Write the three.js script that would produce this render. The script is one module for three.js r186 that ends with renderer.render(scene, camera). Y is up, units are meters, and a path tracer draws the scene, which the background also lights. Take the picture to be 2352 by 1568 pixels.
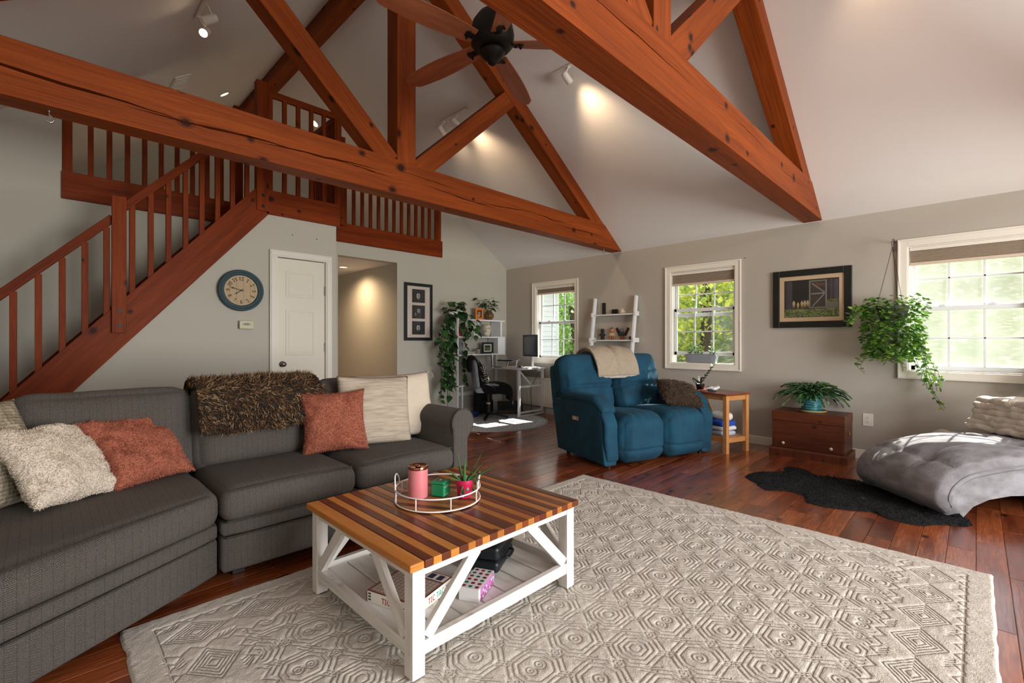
import * as THREE from 'three';
import { RoundedBoxGeometry } from 'three/addons/geometries/RoundedBoxGeometry.js';
import { mergeGeometries, mergeVertices, toCreasedNormals } from 'three/addons/utils/BufferGeometryUtils.js';
import { RectAreaLightUniformsLib } from 'three/addons/lights/RectAreaLightUniformsLib.js';
import { Brush, Evaluator, SUBTRACTION } from 'three-bvh-csg';

// ---------------------------------------------------------------- camera, sky, sun, daylight, exposure
// x runs along the gable wall towards the window wall, -z runs along the window wall towards the gable, metres
const scene = new THREE.Scene();
const renderer = new THREE.WebGLRenderer({ antialias: true });
renderer.toneMapping = THREE.LinearToneMapping;
renderer.toneMappingExposure = 1.0;
renderer.shadowMap.enabled = true;
const camera = new THREE.PerspectiveCamera(72.284, 2352 / 1568, 0.05, 200);
camera.position.set(0, 1.165, 0);
camera.lookAt(0.70957 * 10, 1.165, -0.70463 * 10);
scene.add(camera);
scene.background = new THREE.Color().setRGB(0.86, 0.95, 1.12);          // hazy bright summer sky
scene.backgroundIntensity = 2.4;
const sun = new THREE.DirectionalLight(new THREE.Color().setRGB(1, 0.95, 0.86), 20);
sun.position.set(18, 17.6, 0.6); sun.target.position.set(4, 0.8, -1.6);
sun.castShadow = true; sun.shadow.mapSize.set(2048, 2048);
Object.assign(sun.shadow.camera, { left: -12, right: 12, top: 12, bottom: -12, near: 1, far: 60 });
scene.add(sun, sun.target);
RectAreaLightUniformsLib.init();
// unseen doors and window behind the camera, placed to light gable and beam fronts
function daylight(w, h, x, y, z, tx, ty, tz, k) {
  const l = new THREE.RectAreaLight(new THREE.Color().setRGB(1.0, 0.985, 0.95), k, w, h);
  l.position.set(x, y, z); l.lookAt(tx, ty, tz); l.name = 'unseen_window_daylight'; scene.add(l);
}
daylight(3.2, 1.9, 2.25, 1.15, 4.12, 2.25, 1.15, 0, 17);
daylight(1.8, 1.0, 2.25, 3.3, 4.12, 2.25, 3.3, 0, 17);

// ---------------------------------------------------------------- helpers
const rgb = (r, g, b) => new THREE.Color().setRGB(r, g, b);
const lin = (h) => new THREE.Color(h);
const V = (x, y, z) => new THREE.Vector3(x, y, z);
const clamp = THREE.MathUtils.clamp, lerp = THREE.MathUtils.lerp, sstep = THREE.MathUtils.smoothstep;
function rng(seed) { let s = seed >>> 0; return () => { s = (s + 0x6d2b79f5) | 0; let t = Math.imul(s ^ (s >>> 15), 1 | s); t = (t + Math.imul(t ^ (t >>> 7), 61 | t)) ^ t; return ((t ^ (t >>> 14)) >>> 0) / 4294967296; }; }
function hash3(x, y, z) { let h = Math.imul(x, 374761393) ^ Math.imul(y, 668265263) ^ Math.imul(z, 2147483647 ^ 1274126177); h = Math.imul(h ^ (h >>> 13), 1274126177); return ((h ^ (h >>> 16)) >>> 0) / 4294967296; }
const fade = (t) => t * t * t * (t * (t * 6 - 15) + 10);
function noise3(x, y, z) {
  const X = Math.floor(x), Y = Math.floor(y), Z = Math.floor(z), u = fade(x - X), v = fade(y - Y), w = fade(z - Z);
  const c = (i, j, k) => hash3(X + i, Y + j, Z + k);
  return lerp(lerp(lerp(c(0, 0, 0), c(1, 0, 0), u), lerp(c(0, 1, 0), c(1, 1, 0), u), v), lerp(lerp(c(0, 0, 1), c(1, 0, 1), u), lerp(c(0, 1, 1), c(1, 1, 1), u), v), w) * 2 - 1;
}
const lattices = new Map();
function lattice(px, py, seed) { const key = (px * 4096 + py) * 4096 + seed; let L = lattices.get(key); if (!L) { L = new Float32Array(px * py); for (let j = 0; j < py; j++) for (let i = 0; i < px; i++) L[j * px + i] = hash3(i, j, seed); lattices.set(key, L); } return L; }
function tnoise(x, y, px, py, seed = 0) {           // periodic value noise for tiling textures
  const L = lattice(px, py, seed), X = Math.floor(x), Y = Math.floor(y), fx = x - X, fy = y - Y, u = fx * fx * (3 - 2 * fx), v = fy * fy * (3 - 2 * fy);
  const i0 = ((X % px) + px) % px, j0 = (((Y % py) + py) % py) * px, i1 = i0 + 1 === px ? 0 : i0 + 1, j1 = j0 + px === px * py ? 0 : j0 + px, a = L[j0 + i0], b = L[j1 + i0], p = a + (L[j0 + i1] - a) * u, q = b + (L[j1 + i1] - b) * u;
  return p + (q - p) * v;
}
function tfbm(u, v, px, py, oct = 4, seed = 0) { let s = 0, a = 0.5, n = 0; for (let i = 0; i < oct; i++) { s += a * tnoise(u * px, v * py, px, py, seed + i * 17); n += a; a *= 0.5; px *= 2; py *= 2; } return s / n; }
const names = new Map();
function numbered(n) { const k = (names.get(n) ?? -1) + 1; names.set(n, k); return k ? `${n}_${String(k).padStart(3, '0')}` : n; }
function shade(o) { o.traverse((m) => { if (m.isMesh) { m.castShadow = true; m.receiveShadow = true; } }); return o; }
function tag(o, label, category, group, kind) { if (label) o.userData.label = label; if (category) o.userData.category = category; if (group) o.userData.group = group; if (kind) o.userData.kind = kind; return o; }
function thing(name, label, category, [x, y, z] = [0, 0, 0], turn = 0, group) {
  const o = new THREE.Group(); o.name = numbered(name); o.position.set(x, y, z); o.rotation.y = turn; scene.add(o); return tag(o, label, category, group);
}
function part(name, geo, mat, parent, label) { const m = new THREE.Mesh(geo, mat); m.name = name; m.castShadow = m.receiveShadow = true; parent.add(m); if (label) m.userData.label = label; return m; }
function solo(name, geo, mat, label, category, group) { const m = part(numbered(name), geo, mat, scene); return tag(m, label, category, group); }
function struct(name, geo, mat, label, category) { const m = part(name, geo, mat, scene); return tag(m, label, category, null, 'structure'); }
function copyOf(src, pos, turn, label, group) { const c = src.clone(); c.name = numbered(src.name.replace(/_\d{3}$/, '')); c.userData = { ...src.userData }; if (pos) c.position.set(...pos); if (turn !== undefined) c.rotation.y = turn; if (label) c.userData.label = label; if (group) c.userData.group = group; scene.add(c); return c; }

// ---- geometry helpers
function uvBox(g, s = 1, long = 'x', ou = 0, ov = 0) {        // uv in metres from the dominant face direction; the long axis runs along u
  g = g.index ? g.toNonIndexed() : g; const p = g.attributes.position, n = g.attributes.normal, uv = new Float32Array(p.count * 2);
  for (let i = 0; i < p.count; i += 3) {
    let nx = 0, ny = 0, nz = 0; for (let k = 0; k < 3; k++) { nx += n.getX(i + k); ny += n.getY(i + k); nz += n.getZ(i + k); }
    nx = Math.abs(nx); ny = Math.abs(ny); nz = Math.abs(nz);
    const ax = nx >= ny && nx >= nz ? 'x' : ny >= nz ? 'y' : 'z';
    for (let k = 0; k < 3; k++) {
      const c = { x: p.getX(i + k), y: p.getY(i + k), z: p.getZ(i + k) }; let a, b;
      const rest = ['x', 'y', 'z'].filter((q) => q !== ax);
      if (rest.includes(long)) { a = c[long]; b = c[rest.find((q) => q !== long)]; } else { a = c[rest[0]]; b = c[rest[1]]; }
      uv[(i + k) * 2] = a * s + ou; uv[(i + k) * 2 + 1] = b * s + ov + (ax === 'x' ? 0.37 : ax === 'y' ? 0.71 : 0);
    }
  }
  g.setAttribute('uv', new THREE.BufferAttribute(uv, 2)); return g;
}
function bx(x0, x1, y0, y1, z0, z1, r = 0, long, ou = 0, ov = 0) {
  const w = x1 - x0, h = y1 - y0, d = z1 - z0; r = Math.min(r, w / 2.01, h / 2.01, d / 2.01);
  let g = r > 0 ? new RoundedBoxGeometry(w, h, d, r > 0.012 ? 3 : 1, r) : new THREE.BoxGeometry(w, h, d);
  g.translate((x0 + x1) / 2, (y0 + y1) / 2, (z0 + z1) / 2);
  return uvBox(g, 1, long ?? (w >= h && w >= d ? 'x' : h >= d ? 'y' : 'z'), ou, ov);
}
function bar(p, q, w, h, r = 0.004, ou = 0, ov = 0, up = V(0, 1, 0)) {   // prism from p to q, w across, h along up
  const d = q.clone().sub(p), L = d.length(); d.normalize();
  const side = new THREE.Vector3().crossVectors(d, up); if (side.lengthSq() < 1e-6) side.set(0, 0, 1); side.normalize();
  const u2 = new THREE.Vector3().crossVectors(side, d).normalize();
  let g = r > 0 ? new RoundedBoxGeometry(L, h, w, 1, r) : new THREE.BoxGeometry(L, h, w); g = uvBox(g, 1, 'x', ou, ov);
  g.applyMatrix4(new THREE.Matrix4().makeBasis(d, u2, side).setPosition(p.clone().add(q).multiplyScalar(0.5))); return g;
}
function tube(pts, r, seg = 24, rad = 8, closed = false) { return new THREE.TubeGeometry(new THREE.CatmullRomCurve3(pts.map((p) => (p.isVector3 ? p : V(...p))), closed), seg, r, rad, closed).toNonIndexed(); }
function lathe(pts, seg = 32) { return new THREE.LatheGeometry(pts.map(([x, y]) => new THREE.Vector2(x, y)), seg).toNonIndexed(); }
function cyl(r0, r1, h, x = 0, y = 0, z = 0, seg = 24) { const g = new THREE.CylinderGeometry(r0, r1, h, seg); g.translate(x, y, z); return g.toNonIndexed(); }
function ball(r, x = 0, y = 0, z = 0, sx = 1, sy = 1, sz = 1, seg = 18) { const g = new THREE.SphereGeometry(r, seg, Math.max(8, seg * 0.7 | 0)); g.scale(sx, sy, sz); g.translate(x, y, z); return g.toNonIndexed(); }
function merge(...gs) { gs = gs.flat().map((g) => { g = g.index ? g.toNonIndexed() : g; for (const k of Object.keys(g.attributes)) if (!['position', 'normal', 'uv'].includes(k)) g.deleteAttribute(k); if (!g.attributes.uv) g.setAttribute('uv', new THREE.BufferAttribute(new Float32Array(g.attributes.position.count * 2), 2)); g.morphAttributes = {}; return g; }); return mergeGeometries(gs, false); }
function extrude(pts, depth, bevel = 0, holes = [], seg = 2) {       // outline in xy, extruded along +z
  const s = new THREE.Shape(pts.map(([x, y]) => new THREE.Vector2(x, y))); for (const h of holes) s.holes.push(new THREE.Path(h.map(([x, y]) => new THREE.Vector2(x, y))));
  const g = new THREE.ExtrudeGeometry(s, { depth: depth - 2 * bevel, bevelEnabled: bevel > 0, bevelThickness: bevel, bevelSize: bevel, bevelOffset: -bevel, bevelSegments: seg, curveSegments: 12 }); g.translate(0, 0, bevel); return uvBox(g);
}
function smoothed(g, angle) { let m = g.clone(); for (const k of Object.keys(m.attributes)) if (k !== 'position') m.deleteAttribute(k); m = mergeVertices(m, 1e-5); m.computeVertexNormals(); return angle ? toCreasedNormals(m, angle) : m; }
function soft(w, h, d, r, n = 18, fn, creased) {      // subdivided rounded block, centred; fn(p, q) moves a point p (q = place in the block, -1..1)
  const g0 = new THREE.BoxGeometry(2, 2, 2, n, n, n); g0.deleteAttribute('normal'); g0.deleteAttribute('uv'); const g = mergeVertices(g0, 1e-5), p = g.attributes.position, a = V(0, 0, 0), q = V(0, 0, 0);
  const H = [w / 2, h / 2, d / 2]; r = Math.min(r, ...H);
  for (let i = 0; i < p.count; i++) {
    q.fromBufferAttribute(p, i); a.set(q.x * H[0], q.y * H[1], q.z * H[2]);
    const c = V(clamp(a.x, -H[0] + r, H[0] - r), clamp(a.y, -H[1] + r, H[1] - r), clamp(a.z, -H[2] + r, H[2] - r)), dlt = a.clone().sub(c);
    if (dlt.lengthSq() > 1e-12) { dlt.normalize().multiplyScalar(r); a.copy(c).add(dlt); }
    if (fn) fn(a, q); p.setXYZ(i, a.x, a.y, a.z);
  }
  g.computeVertexNormals(); return uvBox(g);
}
function cushion(w, h, d, { r = 0.06, puff = 0.03, n = 20, seed = 1, wrinkle = 0.004, fn } = {}) {   // y is the puffed direction
  return soft(w, h, d, r, n, (a, q) => {
    const k = (1 - q.x ** 4) * (1 - q.z ** 4); a.y += Math.sign(q.y) * puff * k * Math.abs(q.y);
    const e = (1 - q.y ** 2) * 0.35 * puff; a.x += Math.sign(q.x) * e * (Math.abs(q.x) > 0.99 ? 1 : 0); a.z += Math.sign(q.z) * e * (Math.abs(q.z) > 0.99 ? 1 : 0);
    const s = seed * 7.1; a.y += wrinkle * noise3(a.x * 9 + s, a.y * 9, a.z * 9) * 1.5; a.x += wrinkle * noise3(a.x * 7, a.y * 7 + s, a.z * 7); a.z += wrinkle * noise3(a.x * 7 + 3, a.y * 7, a.z * 7 + s);
    if (fn) fn(a, q);
  });
}
function pillow(w, h, t, { seed = 1, n = 26, ear = 0.04, wrinkle = 0.01, fn } = {}) {   // throw pillow standing in the xy plane, centre at 0, thickness along z
  const P = [], idx = [], uv = []; const N = n + 1, s = seed * 11.3;
  for (const side of [1, -1]) for (let j = 0; j < N; j++) for (let i = 0; i < N; i++) {
    const u = (i / n) * 2 - 1, v = (j / n) * 2 - 1, au = Math.abs(u), av = Math.abs(v);
    const prof = Math.pow(Math.max(0, (1 - Math.pow(au, 2.6)) * (1 - Math.pow(av, 2.6))), 0.55);
    const inx = 1 - ear * 1.6 * (1 - av ** 2) * (au ** 3), iny = 1 - ear * 1.6 * (1 - au ** 2) * (av ** 3);
    let x = u * (w / 2) * inx, y = v * (h / 2) * iny, z = side * (t / 2) * prof;
    const edge = Math.max(au, av), wr = wrinkle * (0.35 + edge) * (1 - edge ** 8);
    z += side * wr * (noise3(u * 2.2 + s, v * 2.2, side * 3) + 0.6 * noise3(u * 5 + s, v * 5, side * 5)); x += wr * 0.7 * noise3(v * 3 + s, 2.2, u); y += wr * 0.7 * noise3(u * 3, s, v);
    const p = V(x, y, z); if (fn) fn(p, u, v, side); P.push(p.x, p.y, p.z); uv.push(x, y);
  }
  for (let f = 0; f < 2; f++) for (let j = 0; j < n; j++) for (let i = 0; i < n; i++) { const a = f * N * N + j * N + i, b = a + 1, c = a + N, d = c + 1; f ? idx.push(a, c, b, b, c, d) : idx.push(a, b, c, b, d, c); }
  let g = new THREE.BufferGeometry(); g.setAttribute('position', new THREE.Float32BufferAttribute(P, 3)); g.setIndex(idx); g = mergeVertices(g, 1e-4); g.computeVertexNormals();
  const p = g.attributes.position, q = []; for (let i = 0; i < p.count; i++) q.push(p.getX(i), p.getY(i)); g.setAttribute('uv', new THREE.Float32BufferAttribute(q, 2)); return g;
}
function sheet(nu, nv, fn, thick = 0.004) {            // closed thin sheet: fn(u, v) gives a point; both sides and rim
  const P = [], idx = [], uv = [], pt = [], nr = [];
  for (let j = 0; j <= nv; j++) for (let i = 0; i <= nu; i++) pt.push(fn(i / nu, j / nv));
  const at = (i, j) => pt[clamp(j, 0, nv) * (nu + 1) + clamp(i, 0, nu)];
  for (let j = 0; j <= nv; j++) for (let i = 0; i <= nu; i++) nr.push(at(i + 1, j).clone().sub(at(i - 1, j)).cross(at(i, j + 1).clone().sub(at(i, j - 1))).normalize());
  for (const s of [0.5, -0.5]) pt.forEach((p, k) => { P.push(p.x + nr[k].x * thick * s, p.y + nr[k].y * thick * s, p.z + nr[k].z * thick * s); uv.push((k % (nu + 1)) / nu, Math.floor(k / (nu + 1)) / nv); });
  const M = (nu + 1) * (nv + 1), w = nu + 1;
  for (let j = 0; j < nv; j++) for (let i = 0; i < nu; i++) { const a = j * w + i, b = a + 1, c = a + w, d = c + 1; idx.push(a, b, c, b, d, c, a + M, c + M, b + M, b + M, c + M, d + M); }
  const rim = (a, b) => idx.push(a, a + M, b, b, a + M, b + M);
  for (let i = 0; i < nu; i++) { rim(i + 1, i); rim(nv * w + i, nv * w + i + 1); } for (let j = 0; j < nv; j++) { rim(j * w, (j + 1) * w); rim((j + 1) * w + nu, j * w + nu); }
  const g = new THREE.BufferGeometry(); g.setAttribute('position', new THREE.Float32BufferAttribute(P, 3)); g.setAttribute('uv', new THREE.Float32BufferAttribute(uv, 2)); g.setIndex(idx); g.computeVertexNormals(); return g;
}
function placed(g, pos, rot = [0, 0, 0], sc = 1) { g.applyMatrix4(new THREE.Matrix4().compose(V(...pos), new THREE.Quaternion().setFromEuler(new THREE.Euler(...rot, 'YXZ')), typeof sc === 'number' ? V(sc, sc, sc) : V(...sc))); return g; }
function leafGeo(L, W, bend = 0.25, fold = 0.15, n = 4, tip = 1.6) {   // leaf from the origin along +z, face up
  const P = [], idx = []; for (let j = 0; j <= n; j++) { const t = j / n, w = W * 0.5 * Math.pow(Math.sin(Math.PI * Math.pow(t, 0.75)), 0.8) * (1 - 0.25 * Math.pow(t, tip)), y = -bend * L * t * t; for (const s of [-1, 0, 1]) P.push(s * w, y + Math.abs(s) * w * fold, t * L); }
  for (let j = 0; j < n; j++) for (let k = 0; k < 2; k++) { const a = j * 3 + k; idx.push(a, a + 3, a + 1, a + 1, a + 3, a + 4); }
  const g = new THREE.BufferGeometry(); g.setAttribute('position', new THREE.Float32BufferAttribute(P, 3)); g.setIndex(idx); g.computeVertexNormals(); return g;
}
function aim(m, dir, roll = 0) { const d = dir.clone().normalize(); let up = Math.abs(d.y) > 0.97 ? V(1, 0, 0) : V(0, 1, 0); const x = new THREE.Vector3().crossVectors(up, d).normalize(), y = new THREE.Vector3().crossVectors(d, x); m.quaternion.setFromRotationMatrix(new THREE.Matrix4().makeBasis(x, y, d)); m.rotateZ(roll); return m; }

// ---- textures
function dtex(w, h, fn, srgb = true, rep = [1, 1]) {
  const d = new Uint8Array(w * h * 4); for (let y = 0; y < h; y++) for (let x = 0; x < w; x++) { const c = fn(x / w, y / h, x, y), i = (y * w + x) * 4; if (typeof c === 'number') d[i] = d[i + 1] = d[i + 2] = clamp(c, 0, 255); else { d[i] = clamp(c[0], 0, 255); d[i + 1] = clamp(c[1], 0, 255); d[i + 2] = clamp(c[2], 0, 255); } d[i + 3] = 255; }
  const t = new THREE.DataTexture(d, w, h); t.wrapS = t.wrapT = THREE.RepeatWrapping; t.magFilter = THREE.LinearFilter; t.minFilter = THREE.LinearMipmapLinearFilter; t.generateMipmaps = true; if (srgb) t.colorSpace = THREE.SRGBColorSpace; t.repeat.set(...rep); t.needsUpdate = true; return t;
}
function ctex(w, h, draw, srgb = true) { const c = document.createElement('canvas'); c.width = w; c.height = h; draw(c.getContext('2d'), w, h); const t = new THREE.CanvasTexture(c); if (srgb) t.colorSpace = THREE.SRGBColorSpace; t.wrapS = t.wrapT = THREE.RepeatWrapping; t.canvas = c; return t; }
const mixc = (a, b, t) => [lerp(a[0], b[0], t), lerp(a[1], b[1], t), lerp(a[2], b[2], t)];
const std = (o) => new THREE.MeshStandardMaterial(o), phy = (o) => new THREE.MeshPhysicalMaterial(o);
function woodTex(w, h, mu, mv, c0, c1, ck, { knots = 0, seed = 1, rings = 34, kr = 0.03, rough = false } = {}) {   // mu x mv metres
  const R = rng(seed * 991 + 5), K = []; for (let i = 0; i < knots; i++) K.push([R() * mu, R() * mv, kr * (0.5 + R())]);
  return dtex(w, h, (u, v) => {
    let x = u * mu, y = v * mv, warp = 0, core = 0;
    for (const [kx, ky, kq] of K) { let dx = Math.abs(x - kx), dy = y - ky; dx = Math.min(dx, mu - dx); if (dy > mv / 2) dy -= mv; if (dy < -mv / 2) dy += mv; if (dx > kq * 6 || Math.abs(dy) > kq * 5) continue; const e = Math.exp(-((dx / (kq * 2.6)) ** 2) - (dy / (kq * 2.2)) ** 2); warp += Math.sign(dy) * e * kq * 0.8; const rr = Math.hypot(dx / 1.25, dy) / kq + 0.25 * (tnoise(u * 90, v * 60, 90, 60, seed) - 0.5); core = Math.max(core, 1 - sstep(rr, 0.45, 1.0)); core = Math.max(core, 0.45 * (1 - sstep(Math.abs(rr - 1.0), 0, 0.22))); }
    const vv = (y + warp) / mv, g = tfbm(u, vv, 4, rings, 4, seed), f = tnoise(u * 24, vv * rings * 8, 24, rings * 8, seed + 3), b = tfbm(u, vv, 3, 5, 3, seed + 9);
    let t = clamp(0.15 + 0.75 * g + 0.35 * (f - 0.5) + 0.5 * (b - 0.5), 0, 1); let c = mixc(c0, c1, t); return mixc(c, ck, clamp(core, 0, 1) * 0.9);
  }, true, [1 / mu, 1 / mv]);
}

// ---------------------------------------------------------------- materials
const plasterBump = dtex(512, 512, (u, v) => 255 * (0.6 * tfbm(u, v, 40, 40, 3, 4) + 0.4 * tfbm(u, v, 8, 8, 3, 7)), false, [1 / 1.4, 1 / 1.4]);
const paint = (c, o = {}) => std({ color: c, roughness: 0.72, bumpMap: plasterBump, bumpScale: 0.0012, ...o });
const M = {};
M.wall = paint(lin(0xbdbaae)); M.wallWarm = paint(lin(0xb0aaa1)); M.ceil = paint(lin(0xe4e1df));
M.trim = std({ color: lin(0xe6e2d8), roughness: 0.42 }); M.doorWhite = std({ color: lin(0xe2ded0), roughness: 0.45 });
M.vinyl = std({ color: lin(0xdfe3e6), roughness: 0.4 });
const beamTexA = woodTex(2048, 512, 4, 1, [160, 78, 26], [104, 44, 12], [40, 16, 8], { knots: 26, seed: 3, rings: 30, kr: 0.026 });
const beamTexB = woodTex(1024, 512, 2.4, 1.2, [148, 64, 16], [98, 36, 8], [40, 14, 8], { knots: 10, seed: 8, rings: 34, kr: 0.02 });
const woodBump = dtex(512, 256, (u, v) => 255 * tfbm(u, v, 4, 60, 3, 21), false, [1, 2]);
M.beam = phy({ specularIntensity: 0.3, map: beamTexA, roughness: 0.55, bumpMap: woodBump, bumpScale: 0.0012 });
M.rail = phy({ specularIntensity: 0.25, map: beamTexB, roughness: 0.5, bumpMap: woodBump, bumpScale: 0.0008 });
M.crack = std({ color: lin(0x2a0d05), roughness: 0.95 });
const floorTex = [0, 1, 2].map((k) => woodTex(1024, 256, 1.6, 0.4, [184, 104, 60], [92, 42, 22], [44, 20, 12], { knots: 5, seed: 20 + k * 3, rings: 9, kr: 0.018 }));
const floorBump = dtex(512, 256, (u, v) => 255 * (0.7 * tfbm(u, v, 5, 8, 3, 31) + 0.3 * tfbm(u, v, 8, 60, 2, 33)), false, [0.8, 2.2]);
M.planks = [[1.0, 0.92, 0.85], [0.72, 0.62, 0.56], [0.9, 0.74, 0.62], [0.56, 0.46, 0.42], [1.12, 1.08, 0.98], [0.8, 0.68, 0.58]].map((c, i) => phy({ map: floorTex[i % 3], color: rgb(...c), roughness: 0.22 + 0.03 * (i % 3), clearcoat: 0.6, clearcoatRoughness: 0.16, bumpMap: floorBump, bumpScale: 0.0025 }));
M.subfloor = std({ color: lin(0x1c0d07), roughness: 0.9 });
M.chrome = std({ color: lin(0xc9c9c6), roughness: 0.22, metalness: 1 }); M.nickel = std({ color: lin(0x8d8a84), roughness: 0.28, metalness: 1 });
M.iron = std({ color: lin(0x2a2826), roughness: 0.45, metalness: 0.8 }); M.black = std({ color: lin(0x0d0d0e), roughness: 0.5 });
M.glass = phy({ color: 0xffffff, roughness: 0, transmission: 1, thickness: 0, ior: 1.45 });
M.whiteMetal = std({ color: lin(0xe9e9ea), roughness: 0.35 }); M.whiteLam = std({ color: lin(0xe4e7ea), roughness: 0.3 });

// ---------------------------------------------------------------- the room shell
const XW = 5.75, XL = -1.25, ZG = -5.85, ZB = 4.2, ZE = -9.1, HW = 2.425, SL = 0.697, XR = 2.25, ZS = -5.08, HF = 2.455, HT = 2.70;
const roofY = (x) => HW + SL * (XR - XL - Math.abs(x - XR));
const WIN = [-4.753, -2.41, -0.06, 2.3], W0 = 0.40, WY0 = 0.885, WY1 = 2.057, TH = 0.16;
{ // window wall with four openings
  const g = [bx(XW, XW + TH, -0.02, WY0, ZE, ZB), bx(XW, XW + TH, WY1, HW + 0.12, ZE, ZB)]; let z = ZE;
  for (const c of [...WIN, 99]) { g.push(bx(XW, XW + TH, WY0, WY1, z, Math.min(c - W0, ZB))); z = c + W0; }
  struct('wall_right', merge(g), M.wallWarm, 'warm grey painted wall with the windows', 'wall');
  struct('wall_left', bx(XL - TH, XL, -0.02, HW + 0.12, ZE, ZB), M.wall, 'painted wall beside the stair foot', 'wall');
}
{ // gable wall in front of the loft, open to the loft and to the hall
  const o = [[XL, 0], [2.70, 0], [2.70, 2.285], [3.57, 2.285], [3.57, 0], [XW, 0], [XW, HW], [4.34, roofY(4.34)], [4.34, HF], [0.13, HF], [0.13, roofY(0.13)], [XL, HW]];
  const g = extrude(o, 0.13); g.translate(0, 0, ZG - 0.13); struct('wall_gable', g, M.wall, 'sage grey gable wall below the loft', 'wall');
  const e = extrude([[XL, 0], [XW, 0], [XW, HW], [XR, roofY(XR)], [XL, HW]], 0.13); e.translate(0, 0, ZE - 0.13); struct('wall_loft', e, M.wall, 'end wall of the loft', 'wall');
  // wall behind the photographer with unseen glazed doors and upper window, placed to light the gable
  const b = extrude([[XL, 0], [XW, 0], [XW, HW], [XR, roofY(XR)], [XL, HW]], 0.15, 0, [[[0.55, 0.12], [0.55, 2.15], [3.95, 2.15], [3.95, 0.12]], [[1.3, 2.75], [1.3, 3.85], [3.2, 3.85], [3.2, 2.75]]]);
  b.translate(0, 0, ZB); struct('wall_back', b, M.wall, 'painted wall behind the photographer with unseen glazed doors', 'wall');
  const fr = []; for (const x of [0.55, 1.68, 2.82, 3.95]) fr.push(bx(x - 0.04, x + 0.04, 0.12, 2.15, ZB + 0.02, ZB + 0.09)); fr.push(bx(0.5, 4, 0.1, 0.2, ZB + 0.02, ZB + 0.09), bx(0.5, 4, 2.08, 2.18, ZB + 0.02, ZB + 0.09), bx(1.28, 3.22, 2.73, 2.8, ZB + 0.02, ZB + 0.09), bx(1.28, 3.22, 3.8, 3.87, ZB + 0.02, ZB + 0.09), bx(2.22, 2.28, 2.75, 3.85, ZB + 0.02, ZB + 0.09));
  struct('door_2', merge(fr), M.trim, 'unseen white glazed doors and upper window behind the photographer', 'door');
  // hall behind the opening
  struct('wall_hall', merge(bx(3.57, 3.69, 0, 2.285, -8.6, ZG - 0.13), bx(2.22, 2.34, 0, 2.285, -8.6, ZG - 0.13), bx(2.22, 3.69, 0, 2.285, -8.72, -8.6)), M.wall, 'hall walls seen through the opening', 'wall');
  // loft floor slab, also the hall ceiling
  struct('ceiling_hall', merge(bx(XL, XW, 2.285, HF, ZE, ZG - 0.13), bx(XL, XW, HF, HT - 0.02, ZE, ZG - 0.04)), M.ceil, 'plain ceiling of the hall under the loft', 'ceiling');
  // closet under the landing with a raked top
  const c = extrude([[-0.9, 0], [2.335, 0], [2.335, 2.5], [1.62, 2.5], [-0.49, 0.05], [-0.9, 0.05]], 0.1, 0, [[[1.70, -0.01 + 0.02], [1.70, 2.035], [2.206, 2.035], [2.206, 0.01]]]); c.translate(0, 0, ZS - 0.125);
  struct('wall_closet', merge(c, bx(2.235, 2.335, 0, 2.5, ZG, ZS - 0.03), bx(1.6, 2.3, 0, 2.3, -5.5, -5.45)), M.wall, 'sage grey closet wall under the stair', 'wall');
}
{ // roof: two sloping ceilings
  const mk = (x0, x1) => { const g = extrude([[x0, roofY(x0)], [x1, roofY(x1)], [x1, roofY(x1) + 0.16], [x0, roofY(x0) + 0.16]], ZB - ZE + 0.4); g.translate(0, 0, ZE - 0.2); return g; };
  struct('ceiling_right', mk(XR, XW + 0.17), M.ceil, 'sloping white ceiling over the windows', 'ceiling');
  struct('ceiling_left', mk(XL - 0.17, XR), M.ceil, 'sloping white ceiling over the stair', 'ceiling');
}
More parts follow.
